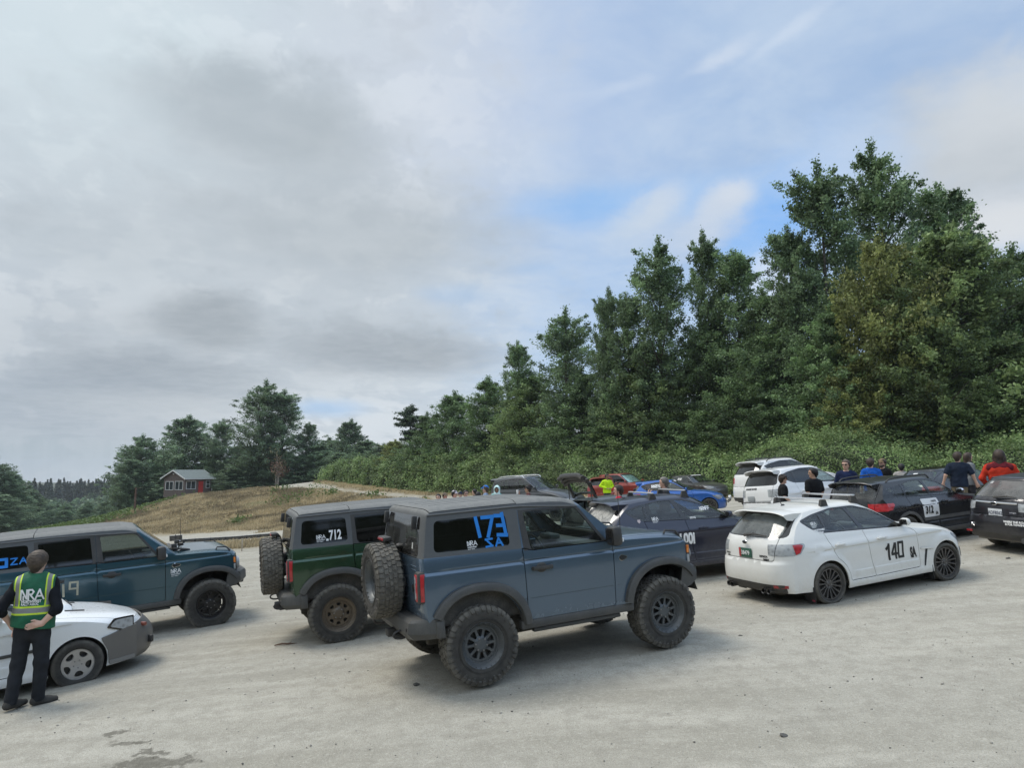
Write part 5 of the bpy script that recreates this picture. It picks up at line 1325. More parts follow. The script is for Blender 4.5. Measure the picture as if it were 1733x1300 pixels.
def far_cars():
    """parked cars and vans far down on the valley track, a few pixels each"""
    cols = [(.62, .63, .64), (.70, .70, .70), (.30, .31, .33), (.55, .56, .57), (.12, .12, .13), (.66, .66, .65), (.45, .10, .08), (.60, .62, .64), (.20, .22, .26), (.68, .68, .68), (.35, .36, .36)]
    nm = ['silver', 'white', 'grey', 'pale silver', 'black', 'white', 'red', 'silver', 'dark blue', 'white', 'grey']
    us = [57, 70, 82, 90, 99, 107, 114, 120, 132, 141, 155]; vs = [897, 897, 896, 895, 893, 893, 890, 892, 892, 891, 889]
    for i, (u, v) in enumerate(zip(us, vs)):
        p = at(u, v, 196+3*math.sin(i*2.1)); b = MB(); w = .88
        pr = [(-2.1, .35), (-2.15, .9), (-1.9, 1.0), (-1.3, 1.45), (.4, 1.47), (1.2, 1.0), (2.0, .88), (2.15, .6), (2.1, .3)]
        b.prism(pr, -w, w, 0, lambda a, c, h: (a, h*(1 if c < 1.05 else .8), c)); b.prism([(-1.45, 1.02), (-1.1, 1.38), (.3, 1.40), (.95, 1.03)], -w*.91, w*.91, 1, lambda a, c, h: (a, h, c))
        for x in (-1.3, 1.3):
            for s in (-1, 1): b.add(*_cyl2(x, .33, s*w*.98, .32), m=2)
        pos = ['leftmost', 'second from the left', 'third from the left', 'fourth from the left', 'fifth from the left', 'sixth from the left', 'fifth from the right', 'fourth from the right', 'third from the right', 'second from the right', 'rightmost'][i]
        o = b.build('distant_car', [plain('far_paint_%d' % i, cols[i], .3, coat=.6), M_FRIT, M_INK], None, angle=40)
        o.location = (p[0], p[1], p[2]-1.2); o.rotation_euler = (0, 0, R(15+40*math.sin(i*1.7))); tag(o, 'tiny %s car, %s of those parked far down the valley' % (nm[i], pos), 'car', 'cars far down the valley')

def _cyl2(x, z, y, r, n=14):
    V = [(x+r*math.cos(TAU*i/n), y+d, z+r*math.sin(TAU*i/n)) for d in (-.1, .1) for i in range(n)]
    return V, [tuple(range(n)), tuple(range(2*n-1, n-1, -1))]+[(i, (i+1) % n, n+(i+1) % n, n+i) for i in range(n)]

def small_things():
    wood = plain('weathered_timber', (.075, .07, .062), .9, bump=.5, bscale=25, vary=.35); pale = plain('pale_concrete', (.42, .41, .38), .9, bump=.4, bscale=20, vary=.15); brown = plain('post_wood', (.13, .075, .05), .85, vary=.2)
    Y0 = 47
    ends = [(287, 906.5), (305, 912.5), (331, 911), (357, 909.5), (383, 908), (396.5, 907.3), (418, 905.5), (441, 903.6), (466, 901.5)]
    where = ['short weathered kerb block lying apart before the grassy rise, leftmost of its row', 'grey kerb timber beside the gap, second of its row from the left', 'grey kerb timber below the grassy rise, third of its row from the left', 'grey kerb timber below the cabin door, fourth of its row from the left', 'short grey kerb timber before a pale joint, fifth of its row', 'grey kerb timber after the pale joint, sixth of its row', 'grey kerb timber behind the thin stake, seventh of its row', 'grey kerb timber nearest the green off-roader, last of its row']
    for i in range(8):
        (ua, va), (ub, vb) = ends[i], ends[i+1]
        if i == 0: ub, vb = 312-4, 905
        a, b = at(ua+.6, va, Y0), at(ub-.6, vb, Y0); L = np.linalg.norm(b-a); m = (a+b)/2; g = gz1(m[0], m[1])
        mb = MB(); mb.box((0, 0, -.20), (L*.985, .22, .34), 0, bev=.02); mb.box((0, .03, -.035), (L*.985, .20, .035), 1, bev=.01)
        o = mb.build('kerb_timber', [wood, pale], None, smooth=False); o.location = m; d = b-a; o.rotation_euler = (0, -math.atan2(d[2], math.hypot(d[0], d[1])), math.atan2(d[1], d[0])); tag(o, where[i], 'kerb', 'timbers edging the track below the rise')
    a = at(409.5, 926, 26.5); mb = MB(); mb.box((0, 0, .22), (.035, .035, .50), bev=.004); o = mb.build('wooden_stake', plain('stake_wood', (.42, .36, .27), .8, vary=.15), None); o.location = (a[0], a[1], gz1(a[0], a[1])-.02); tag(o, 'thin pale wooden stake standing in the dry grass', 'stake')
    a = at(228.5, 854, 104); t = at(228.5, 826, 104); mb = MB(); mb.tube([(0, 0, -1), (0, 0, t[2]-a[2])], [.14, .12], 10); mb.tube([(0, 0, t[2]-a[2]-.1), (.9, .2, t[2]-a[2]+.1)], .02, 5); o = mb.build('wooden_post', brown, None); o.location = a; tag(o, 'brown wooden post on the slope left of the cabin', 'post')
    # bare saplings and the reddish shrub on the crest
    for nm, lb, base, top, lean, red in (('bare_sapling', 'thin bare sapling with two stems on the crest of the hill', (466, 818), (461, 765), .35, 0), ('reddish_sapling', 'small sapling with sparse reddish leaves on the hill crest', (471, 818), (482, 785), -.2, 1)):
        a = at(*base, 114); t = at(*top, 114); H = t[2]-a[2]; r = empty(nm, (a[0], a[1], a[2]-.3)); tag(r, lb, 'tree'); mb = MB(); rng = np.random.default_rng(int(base[0]))
        tips = []
        for k in range(2):
            q = [(lean*k*.6+.15*math.sin(3*s+k)*s, .1*s, H*s*(1-.12*k)) for s in np.linspace(0, 1, 7)]; mb.tube(q, [.07*(1-.8*s) for s in np.linspace(0, 1, 7)], 6)
            for s in range(3, 7):
                for _ in range(3):
                    e = Vector(q[s])+Vector((rng.normal()*.5, rng.normal()*.5, .3+.4*rng.random())); mb.tube([q[s], tuple(e)], [.022, .008], 4); tips.append(tuple(e))
        mb.build('trunk', plain('pale_bark', (.22, .195, .16), .9, vary=.2), r); T = np.array(tips)
        n = 420 if red else 50; pts = T[rng.integers(0, len(T), n)]+rng.normal(size=(n, 3))*(.42 if red else .25); V, F = leaves(pts, .16+.1*rng.random(n), rng); tt = .7+.6*rng.random(n)
        mesh_np('crown', V, F, M_LEAF['red'] if red else M_LEAF['straw'], r, cols=np.stack([tt, rng.random(n), 0*tt], 1).astype(np.float32))
    # loose pieces on the gravel
    stone = plain('dark_stone', (.10, .095, .085), .9, bump=.5, bscale=60, vary=.3)
    for u, v, s, lb in ((705, 1161, .055, 'flat dark scrap of bark in front of the blue off-roader'), (1326, 1247, .04, 'small dark stone alone on the gravel near the bottom edge'), (1706, 946, .05, 'small dark stone behind the black hatchback'), (1253, 1077, .03, 'pebble on the gravel ahead of the blue off-roader'), (196, 1098, .025, 'pebble beside the front wheel of the white car with grey bumper')):
        p = hit(u, v); mb = MB(); mb.ellipsoid((0, 0, 0), (s, s*.62, s*.35), n=9, k=6); o = mb.build('stone' if 'stone' in lb or 'pebble' in lb else 'bark_scrap', stone, None); o.location = (p[0], p[1], p[2]+s*.2); o.rotation_euler = (.2, .1, u); tag(o, lb, 'stone' if 'bark' not in lb else 'bark')
        for vv in o.data.vertices: vv.co *= .8+.4*random.random()
    p = hit(483, 1093); mb = MB(); mb.tube([(-.16, 0, 0), (-.05, .01, .015), (.05, -.005, .01), (.17, .02, .0)], [.008, .014, .012, .006], 6); mb.tube([(.02, 0, .01), (.09, .05, .02)], [.008, .004], 5); o = mb.build('twig', brown, None); o.location = (p[0], p[1], p[2]+.012); o.rotation_euler = (0, 0, R(20)); tag(o, 'dry brown twig lying behind the green off-roader', 'twig')
    rng = np.random.default_rng(2); n = 11000; x = rng.uniform(-11, 14, n); y = rng.uniform(4.3, 20, n); z = gz(x, y); s = .004+.013*rng.random(n)**6; Vs = []; Fs = []
    o8 = np.array([[1, 0, 0], [-1, 0, 0], [0, 1, 0], [0, -1, 0], [0, 0, 1], [0, 0, -1]], float); f8 = np.array([[0, 2, 4], [2, 1, 4], [1, 3, 4], [3, 0, 4], [2, 0, 5], [1, 2, 5], [3, 1, 5], [0, 3, 5]])
    V = (o8[None]*(s[:, None, None]*np.stack([np.ones(n), .7+.3*rng.random(n), .5+.3*rng.random(n)], 1)[:, None])*(.75+.5*rng.random((n, 6, 1))))+np.stack([x, y, z+.003], 1)[:, None]
    F = (f8[None]+6*np.arange(n)[:, None, None]).reshape(-1, 3); t = np.repeat(rng.random(n)*1.0+.25, 8)
    m, nt, out = nodes('pebbles'); A = nt.nodes.new('ShaderNodeAttribute'); A.attribute_name = 'tint'; b = BSDF(nt, out, Base__Color=MIX(nt, 1.0, A.outputs['Color'], (.30, .285, .25), 'MULTIPLY'), Roughness=.95)
    o = mesh_np('gravel', V.reshape(-1, 3), F, m, cols=np.stack([t, t, t], 1).astype(np.float32)); tag(o, kind='stuff')

# ------------------------------------------------------------------ sky, sun, camera
SUN_EL, SUN_AZ = R(60), R(-70)       # azimuth from +Y towards +X
def build_world():
    w = bpy.data.worlds.new('World'); SC.world = w; w.use_nodes = True; nt = w.node_tree; nt.nodes.clear()
    out = nt.nodes.new('ShaderNodeOutputWorld'); bg = nt.nodes.new('ShaderNodeBackground'); nt.links.new(bg.outputs[0], out.inputs[0]); bg.inputs[1].default_value = .10
    sky = nt.nodes.new('ShaderNodeTexSky'); sky.sky_type = 'NISHITA'; sky.sun_disc = False; sky.sun_elevation = SUN_EL; sky.sun_rotation = SUN_AZ; sky.air_density = 1.0; sky.dust_density = 1.2; sky.ozone_density = 1.2
    tc = nt.nodes.new('ShaderNodeTexCoord'); d = NN(nt, 'ShaderNodeVectorMath', _operation='NORMALIZE', i0=tc.outputs['Generated']).outputs[0]
    s = NN(nt, 'ShaderNodeSeparateXYZ', i0=d); az = MATH(nt, 'ARCTAN2', s.outputs[0], s.outputs[1]); el = MATH(nt, 'ARCSINE', s.outputs[2])
    # cloud deck coordinates: a flat layer overhead
    zc = MATH(nt, 'MAXIMUM', s.outputs[2], .03); zc = MATH(nt, 'ADD', zc, .10)
    deck = NN(nt, 'ShaderNodeCombineXYZ', X=MATH(nt, 'DIVIDE', s.outputs[0], zc), Y=MATH(nt, 'DIVIDE', s.outputs[1], zc), Z=0.0).outputs[0]
    n1 = NOISE(nt, .9, 8, .56, deck, .25); n2 = NOISE(nt, 2.6, 8, .6, deck, .5); n3 = NOISE(nt, 7.5, 6, .6, deck, .3)
    angv = NN(nt, 'ShaderNodeCombineXYZ', X=az, Y=MATH(nt, 'MULTIPLY', el, 1.6), Z=0.0).outputs[0]
    e1 = NOISE(nt, 5.0, 7, .58, angv, .2); e2 = NOISE(nt, 17, 7, .62, angv, .5)
    wz = MATH(nt, 'MULTIPLY', MATH(nt, 'SUBTRACT', MATH(nt, 'MULTIPLY_ADD', e2, .45, MATH(nt, 'MULTIPLY', e1, .55)), .5), 1.0)
    ex = NOISE(nt, 7, 7, .6, NN(nt, 'ShaderNodeVectorMath', _operation='ADD', i0=angv, i1=(7.3, 2.1, 0)).outputs[0], .3); ex = MATH(nt, 'SUBTRACT', ex, .5)
    def blob(u, v, ru, rv, soft=.8, amp=1.0, rot=0.0):
        r = ray(u, v); a0 = math.atan2(r[0], r[1]); e0 = math.asin(r[2]/np.linalg.norm(r)); k = 1/FPX*.87
        dx = MATH(nt, 'ADD', MATH(nt, 'SUBTRACT', az, a0), MATH(nt, 'MULTIPLY', ex, ru*k*1.1*amp)); dy = MATH(nt, 'ADD', MATH(nt, 'SUBTRACT', el, e0), MATH(nt, 'MULTIPLY', wz, rv*k*2.2*amp))
        if rot:
            c, sn = math.cos(rot), math.sin(rot); dx, dy = MATH(nt, 'ADD', MATH(nt, 'MULTIPLY', dx, c), MATH(nt, 'MULTIPLY', dy, sn)), MATH(nt, 'SUBTRACT', MATH(nt, 'MULTIPLY', dy, c), MATH(nt, 'MULTIPLY', dx, sn))
        q = MATH(nt, 'SQRT', MATH(nt, 'ADD', MATH(nt, 'POWER', MATH(nt, 'ABSOLUTE', MATH(nt, 'DIVIDE', dx, ru*k)), 2.0), MATH(nt, 'POWER', MATH(nt, 'ABSOLUTE', MATH(nt, 'DIVIDE', dy, rv*k)), 2.0)))
        return RAMP(nt, q, 1+soft, max(0, 1-soft))
    S = 10.0*2**-.10          # the background runs at strength 0.1
    sc = lambda c: tuple(x*S for x in srgb(*c))
    blue = MIX(nt, 1.0, sky.outputs[0], (.80, .98, 1.22), 'MULTIPLY')
    def lay(base, f, col): return MIX(nt, f, base, sc(col))
    col = blue
    # thin high veil everywhere, thick grey-white deck to the left and low down
    col = MIX(nt, .62, col, sc((183, 207, 234)))
    col = lay(col, RAMP(nt, n2, .30, .75, 0, .55), (196, 212, 230))
    deckm = MATH(nt, 'MAXIMUM', RAMP(nt, MATH(nt, 'MULTIPLY_ADD', wz, .30, az), .13, -.20), RAMP(nt, MATH(nt, 'MULTIPLY_ADD', wz, .16, el), .13, .05))
    col = lay(col, MATH(nt, 'MULTIPLY', deckm, .92), (191, 200, 208))
    st = MATH(nt, 'ADD', MATH(nt, 'MULTIPLY', e1, .55), MATH(nt, 'ADD', MATH(nt, 'MULTIPLY', e2, .30), MATH(nt, 'MULTIPLY', n2, .25)))
    col = lay(col, MATH(nt, 'MULTIPLY', deckm, RAMP(nt, n1, .38, .66, 0, .45)), (206, 214, 220)); col = lay(col, MATH(nt, 'MULTIPLY', deckm, RAMP(nt, st, .545, .60, 0, .62)), (216, 223, 229)); col = lay(col, MATH(nt, 'MULTIPLY', deckm, RAMP(nt, st, .525, .455, 0, .42)), (169, 179, 188))
    col = lay(col, MATH(nt, 'MULTIPLY', blob(80, 60, 430, 210, .9), .75), (208, 222, 229))
    col = lay(col, MATH(nt, 'MULTIPLY', blob(760, 150, 330, 200, .9), .35), (205, 212, 228))
    # gaps of stronger blue
    for u, v, ru, rv, f, c in ((1000, 352, 130, 32, .85, (140, 183, 232)), (1310, 370, 95, 75, 1.0, (130, 178, 236)), (1170, 330, 150, 40, .55, (158, 194, 236)), (775, 498, 60, 16, .6, (166, 192, 222)), (905, 455, 45, 10, .5, (163, 192, 226)), (560, 690, 60, 16, .75, (166, 196, 228)), (880, 380, 120, 40, .35, (170, 196, 230)), (1290, 430, 70, 55, .7, (150, 190, 238))):
        col = lay(col, MATH(nt, 'MULTIPLY', blob(u, v, ru, rv, .8), f), c)
    # grey undersides
    for u, v, ru, rv, sf, f, c in ((440, 190, 195, 88, .6, .82, (166, 176, 184)), (560, 255, 120, 60, .7, .5, (172, 181, 188)), (590, 390, 280, 95, .65, .74, (172, 181, 188)), (120, 400, 220, 60, .8, .5, (176, 186, 194)), (250, 330, 260, 140, .95, .40, (184, 192, 199)), (345, 540, 100, 50, .55, .90, (149, 158, 166)), (650, 597, 190, 40, .65, .80, (150, 159, 168)), (280, 640, 180, 42, .65, .75, (147, 157, 167)), (470, 560, 330, 70, .9, .45, (170, 179, 187)), (80, 690, 260, 70, .9, .62, (150, 162, 175)), (60, 560, 200, 60, .9, .35, (168, 176, 184)),
                               (1690, 250, 190, 100, .7, .90, (190, 196, 201)), (1720, 170, 120, 60, .8, .6, (207, 213, 219)), (1700, 380, 130, 45, .7, .85, (216, 219, 222)), (300, 690, 150, 25, .8, .55, (196, 203, 208)), (500, 655, 200, 20, .9, .4, (190, 199, 206)), (100, 775, 330, 35, .9, .5, (160, 176, 186))):
        col = lay(col, MATH(nt, 'MULTIPLY', blob(u, v, ru, rv, sf), f), c)
    # small bright puffs and a streak of cirrus
    for u, v, ru, rv, sf, f, c, rot in ((1112, 343, 48, 24, .75, .62, (203, 212, 224), .7), (1100, 362, 50, 26, .8, .5, (200, 210, 223), .5), (1075, 385, 62, 32, .8, .6, (193, 207, 223), .55), (1222, 335, 50, 32, .65, .70, (206, 214, 224), .5), (1238, 326, 30, 20, .7, .5, (211, 217, 226), .3), (1200, 370, 66, 40, .75, .65, (196, 207, 222), .6), (1165, 395, 80, 30, .9, .5, (193, 206, 223), .3), (1300, 470, 40, 40, .6, .8, (205, 218, 236), 0), (1215, 95, 60, 12, .8, .55, (208, 218, 232), .28), (1330, 55, 70, 10, .9, .5, (203, 216, 233), .35), (1060, 146, 45, 10, .9, .4, (200, 213, 231), .2), (1440, 290, 90, 60, .9, .5, (180, 206, 240), 0)):
        col = lay(col, MATH(nt, 'MULTIPLY', blob(u, v, ru, rv, sf, 1.9, rot), f), c)
    col = MIX(nt, RAMP(nt, n3, .3, .75, .0, .10), col, sc((225, 230, 235)))
    bk = MATH(nt, 'MULTIPLY', RAMP(nt, s.outputs[1], .25, -.35), RAMP(nt, el, .16, .34)); glow = MATH(nt, 'MAXIMUM', RAMP(nt, el, .75, 1.15, 1.0, 1.8), MATH(nt, 'MULTIPLY_ADD', bk, .85, 1.0)); col = MIX(nt, 1.0, col, NN(nt, 'ShaderNodeCombineXYZ', X=glow, Y=glow, Z=glow).outputs[0], 'MULTIPLY')  # brightness added to unseen sky overhead and behind the camera, fills camera-facing sides
    tl = MATH(nt, 'MULTIPLY', RAMP(nt, s.outputs[1], .05, -.12), RAMP(nt, MATH(nt, 'MULTIPLY_ADD', wz, -.22, el), .31, .26)); col = MIX(nt, tl, col, (.40, .52, .36))      # woods behind the photographer
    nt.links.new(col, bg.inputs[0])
    l = bpy.data.lights.new('sun', 'SUN'); l.energy = 2.0; l.angle = R(22); l.color = (1, .955, .88); o = bpy.data.objects.new('sun', l); COL.objects.link(o)
    dv = Vector((math.sin(SUN_AZ)*math.cos(SUN_EL), math.cos(SUN_AZ)*math.cos(SUN_EL), math.sin(SUN_EL))); o.rotation_euler = dv.to_track_quat('Z', 'Y').to_euler(); o.location = dv*50
def build_haze():
    m, nt, out = nodes('air'); v = nt.nodes.new('ShaderNodeVolumePrincipled'); v.inputs['Color'].default_value = (.86, .92, 1, 1); v.inputs['Density'].default_value = .00022; v.inputs['Anisotropy'].default_value = .2; nt.links.new(v.outputs[0], out.inputs['Volume'])
    mb = MB(); mb.add([(x, y, z) for z in (-60, 12) for y in (-40, 1560) for x in (-1800, 1800)], [(0, 2, 3, 1), (4, 5, 7, 6), (0, 1, 5, 4), (2, 6, 7, 3), (0, 4, 6, 2), (1, 3, 7, 5)]); o = mb.build('haze', m, None, smooth=False); tag(o, kind='stuff')
def build_camera():
    cam = bpy.data.cameras.new('camera'); co = bpy.data.objects.new('camera', cam); COL.objects.link(co)
    cam.sensor_width = 36; cam.lens = FPX/1733*36; cam.clip_end = 5000; cam.clip_start = .05
    co.rotation_euler = (R(90)+PITCH, 0, 0); SC.camera = co
    SC.view_settings.view_transform = 'Standard'; SC.view_settings.look = 'None'; SC.view_settings.exposure = .20
    SC.cycles.max_bounces = 6; SC.cycles.transparent_max_bounces = 12; SC.cycles.diffuse_bounces = 3
# ------------------------------------------------------------------ people: one skinned surface each, grown from tapered bones
def surface_nets(F, org, h):
    s = F < 0; nx, ny, nz = F.shape
    c = np.zeros((nx-1, ny-1, nz-1), np.uint8)
    for dx in (0, 1):
        for dy in (0, 1):
            for dz in (0, 1): c += s[dx:nx-1+dx, dy:ny-1+dy, dz:nz-1+dz]
    act = (c > 0) & (c < 8); I = np.argwhere(act); idx = -np.ones(act.shape, int); idx[act] = np.arange(len(I))
    acc = np.zeros((len(I), 3)); cnt = np.zeros(len(I))
    cor = [(a, b, d) for a in (0, 1) for b in (0, 1) for d in (0, 1)]
    for p in cor:
        for ax in range(3):
            if p[ax]: continue
            q = list(p); q[ax] = 1
            fa = F[I[:, 0]+p[0], I[:, 1]+p[1], I[:, 2]+p[2]]; fb = F[I[:, 0]+q[0], I[:, 1]+q[1], I[:, 2]+q[2]]
            m = (fa < 0) != (fb < 0); t = np.where(m, fa/(fa-fb+1e-12), 0)
            v = np.tile(np.array(p, float), (len(I), 1)); v[:, ax] += t; acc[m] += v[m]; cnt[m] += 1
    V = (I+acc/np.maximum(cnt, 1)[:, None])*h+org; Q = []
    for ax in range(3):
        a, b = [(1, 2), (2, 0), (0, 1)][ax]; sl = [slice(None)]*3; sl[ax] = slice(0, -1); s2 = [slice(None)]*3; s2[ax] = slice(1, None)
        cr = s[tuple(sl)] != s[tuple(s2)]; E = np.argwhere(cr); E = E[(E[:, a] > 0) & (E[:, b] > 0) & (E[:, a] < act.shape[a]) & (E[:, b] < act.shape[b])]
        if not len(E): continue
        flip = ~s[tuple(sl)][tuple(E.T)]; o = []
        for da, db in ((1, 1), (0, 1), (0, 0), (1, 0)):
            e = E.copy(); e[:, a] -= da; e[:, b] -= db; o.append(idx[tuple(e.T)])
        q = np.stack(o, 1); q[flip] = q[flip][:, ::-1]; Q.append(q)
    Q = np.concatenate(Q); return V, Q[(Q >= 0).all(1)]

def sdf_mesh(name, prims, h, mats, parent, cut=None, k=.03, rough=None, mi=None, smooth_n=1):
    """prims: (a, b, ra, rb[, xs]) tapered bones; xs flattens along x; cut(P) is max-ed in"""
    A = np.array([np.minimum(np.array(p[0])-max(p[2], p[3]), np.array(p[1])-max(p[2], p[3])) for p in prims]); B = np.array([np.maximum(np.array(p[0])+max(p[2], p[3]), np.array(p[1])+max(p[2], p[3])) for p in prims])
    lo = A.min(0)-3*h-.02; hi = B.max(0)+3*h+.02; n = np.ceil((hi-lo)/h).astype(int)+1; ax = [lo[i]+h*np.arange(n[i]) for i in range(3)]; F = np.full(n, .25)
    for p, a0, b0 in zip(prims, A, B):
        m = .06+k; sl = []
        for i in range(3):
            i0 = max(0, int((a0[i]-m-lo[i])/h)); i1 = min(n[i], int((b0[i]+m-lo[i])/h)+2); sl.append(slice(i0, i1))
        g = np.stack(np.meshgrid(*[ax[i][sl[i]] for i in range(3)], indexing='ij'), -1); a, b = np.array(p[0], float), np.array(p[1], float); xs = p[4] if len(p) > 4 else 1.0
        sc = np.array([1/xs, 1, 1]); g = g*sc; a, b = a*sc, b*sc; d = b-a; L = d @ d+1e-9; t = np.clip(((g-a) @ d)/L, 0, 1)
        v = np.linalg.norm(g-a-t[..., None]*d, axis=-1)-(p[2]+(p[3]-p[2])*t); v = v*(xs if xs < 1 else 1)
        f = F[tuple(sl)]; kk = p[5] if len(p) > 5 else k; hh = np.clip(.5+.5*(f-v)/kk, 0, 1); F[tuple(sl)] = f*(1-hh)+v*hh-kk*hh*(1-hh)
    if cut is not None or rough:
        g = np.stack(np.meshgrid(*ax, indexing='ij'), -1)
        if rough:
            amp, fr = rough; F = F+amp*(np.sin(g[..., 2]*fr*2.1+3*np.sin(g[..., 1]*fr*.5)+2*g[..., 0]*fr*.4)*np.sin(g[..., 1]*fr*.8+g[..., 2]*fr*.35+1.3))
        if cut is not None: F = np.maximum(F, cut(g))
    V, Q = surface_nets(F, lo, h); o = mesh_np(name, V, Q, mats, parent, smooth=True, mi=None if mi is None else mi(V[Q].mean(1)))
    return o

SKIN = {k: plain('skin_'+k, c, .55, vary=.08) for k, c in {'pale': (.58, .36, .27), 'tan': (.46, .28, .19), 'brown': (.26, .145, .09)}.items()}
HAIR = {k: plain('hair_'+k, c, .6, bump=.6, bscale=260, vary=.5) for k, c in {'brown': (.045, .027, .017), 'dark': (.012, .010, .009), 'sandy': (.075, .053, .036), 'grey': (.16, .145, .13)}.items()}
M_EYE = plain('eye_dark', (.02, .015, .012), .3); M_LIP = plain('lips', (.28, .10, .085), .5)
def cloth(name, col): return plain('cloth_'+name, col, .9, bump=.35, bscale=420, vary=.16, spec=.2)

def person(label, loc, face, H=1.75, skin='pale', hair='brown', long_hair=False, top=(.02, .02, .022), sleeve='short', legs=(.03, .035, .05), shorts=False, cap=None, hood=None, glasses=False, pose=None, head_turn=0.0, head_tilt=0.0, h=.017, group='people around the parked cars', beard=False, wide=1.0, top_name=None, shoe=(.03, .03, .032), collar=None, fingers=True, hem=None):
    root = empty('person', loc); tag(root, label, 'person', group); root.rotation_euler = (0, 0, face); s = H/1.75; root.scale = (s, s, s)
    P = dict(sh=.185, el=((-.03, .245, 1.17), (-.03, -.245, 1.17)), wr=((.06, .25, .94), (.06, -.25, .94)), kn=((.02, .10, .50), (.02, -.10, .50)), an=((-.03, .11, .085), (-.03, -.11, .085)), toe=(8, -8), lean=.0, hand=(None, None))
    if pose: P.update(pose)
    ln = P['lean']; Lx = lambda z: ln*max(0, z-.95)
    hip = [(0, .085, .92), (0, -.085, .92)]; sh = [(Lx(1.42), P['sh']*wide, 1.395), (Lx(1.42), -P['sh']*wide, 1.395)]
    nk = np.array([Lx(1.46)-.01, 0, 1.44]); hc = np.array([Lx(1.63)+.015+head_tilt*.10, 0, 1.635-abs(head_tilt)*.02])
    torso = [((0, 0, .93), (0, 0, 1.02), .165, .155, .70), ((Lx(1.02), 0, 1.02), (Lx(1.30), 0, 1.30), .150*wide, .172*wide, .68), ((Lx(1.30), -.06, 1.33), (Lx(1.30), .06, 1.33), .125*wide, .125*wide, .8), ((sh[0][0], sh[0][1]*.82, 1.395), (sh[1][0], sh[1][1]*.82, 1.395), .064, .064), ((Lx(1.42), -.07, 1.45), (Lx(1.42), .07, 1.45), .045, .045)]
    arm = []; fore = []; hands = []
    for i in (0, 1):
        e, w = np.array(P['el'][i], float), np.array(P['wr'][i], float); arm.append((sh[i], tuple(e), .056, .043)); fore.append((tuple(e), tuple(w), .042, .029))
        hd = P['hand'][i]; d = (w-e)/np.linalg.norm(w-e) if hd is None else np.array(hd[0], float)/np.linalg.norm(hd[0]); sd = np.array((0, 1, 0) if hd is None else hd[1], float); sd = sd-d*(sd @ d); sd /= np.linalg.norm(sd)+1e-9; up = np.cross(d, sd)
        curl = .55 if hd is None else hd[2]
        c = w+d*.05; hands.append((tuple(w), tuple(c), .028, .030, 1, .02)); sgn = 1 if i == 0 else -1
        for j, (o, L) in enumerate(((-.030, .072), (-.010, .082), (.010, .078), (.028, .062))):
            b = w+d*.085+sd*o; hands.append((tuple(w+d*.03+sd*o*.6), tuple(b), .014, .0125, 1, .012)); m = b+(d*math.cos(curl*.7)-up*math.sin(curl*.7)*sgn)*L*.5; t = m+(d*math.cos(curl*1.6)-up*math.sin(curl*1.6)*sgn)*L*.5
            hands += [(tuple(b), tuple(m), .0105, .0095, 1, .004), (tuple(m), tuple(t), .0095, .0075, 1, .004)]
        tb = w+d*.03-sd*.03*1; t1 = tb+d*.035-sd*.028; hands += [(tuple(w+d*.015), tuple(tb), .018, .016, 1, .012), (tuple(tb), tuple(t1), .0135, .0115, 1, .008), (tuple(t1), tuple(t1+d*.03-sd*.004-up*.01*sgn), .0115, .009, 1, .004)]
    leg = []
    for i in (0, 1):
        leg += [(hip[i], P['kn'][i], .084, .056), (P['kn'][i], P['an'][i], .054, .036)]
    ct, st = math.cos(head_turn), math.sin(head_turn)
    hx = lambda x, y, z: (hc[0]+x*ct-y*st, hc[1]+x*st+y*ct, hc[2]+z)
    head = [(tuple(nk-[0, 0, .03]), tuple(hc-[.015, 0, .07]), .056, .052), (hx(-.015, 0, .03), hx(.005, 0, .035), .095, .090, 1, .04), (hx(.02, 0, -.03), hx(.035, 0, -.065), .066, .048, 1, .04), (hx(.06, 0, -.085), hx(.068, 0, -.088), .026, .022, 1, .02),
            (hx(.090, 0, .012), hx(.106, 0, -.028), .009, .014, 1, .012), (hx(.080, .03, .035), hx(.080, -.03, .035), .016, .016, 1, .015)]
    for sg in (-1, 1): head.append((hx(-.005, sg*.082, .02), hx(-.012, sg*.09, -.025), .016, .012, .6, .01)); 
    def mi(C):
        r = np.zeros(len(C), int)
        for sg in (-1, 1): r[np.linalg.norm(C-np.array(hx(.088, sg*.033, .018)), axis=1) < .014] = 1
        m = C-np.array(hx(.088, 0, -.058)); mm = (np.abs(m[:, 2]) < .008) & (np.abs(-m[:, 0]*st+m[:, 1]*ct) < .024) & (np.linalg.norm(m, axis=1) < .04); r[mm] = 2; return r
    sdf_mesh('body', torso+arm+fore+(hands if fingers else [(f[1], tuple(np.array(f[1])+(np.array(f[1])-np.array(f[0]))*.55), .032, .02, .7) for f in fore])+leg+head+[(P['an'][i], (P['an'][i][0]+.09*math.cos(R(P['toe'][i])), P['an'][i][1]+.09*math.sin(R(P['toe'][i])), .05), .034, .028) for i in (0, 1)], h if h < .012 else min(h, .015), [SKIN[skin], M_EYE, M_LIP], root, k=.022, mi=mi)
    inf = lambda L, d: [(p[0], p[1], p[2]+d, p[3]+d)+tuple(p[4:]) for p in L]
    tm = cloth(top_name or 'top_%02d%02d%02d' % tuple(int(c*99) for c in top), top)
    sl = inf(arm, .016 if sleeve == 'short' else .014)
    if sleeve == 'short': sl = [(p[0], tuple(np.array(p[0])+(np.array(p[1])-np.array(p[0]))*.72), p[2]+.004, p[3]+.018) for p in sl]
    elif sleeve == 'long': sl += inf(fore, .014)
    elif sleeve == 'half': sl += [(p[0], tuple(np.array(p[0])+(np.array(p[1])-np.array(p[0]))*.25), p[2]+.016, p[3]+.022) for p in fore]
    hem = hem or .86
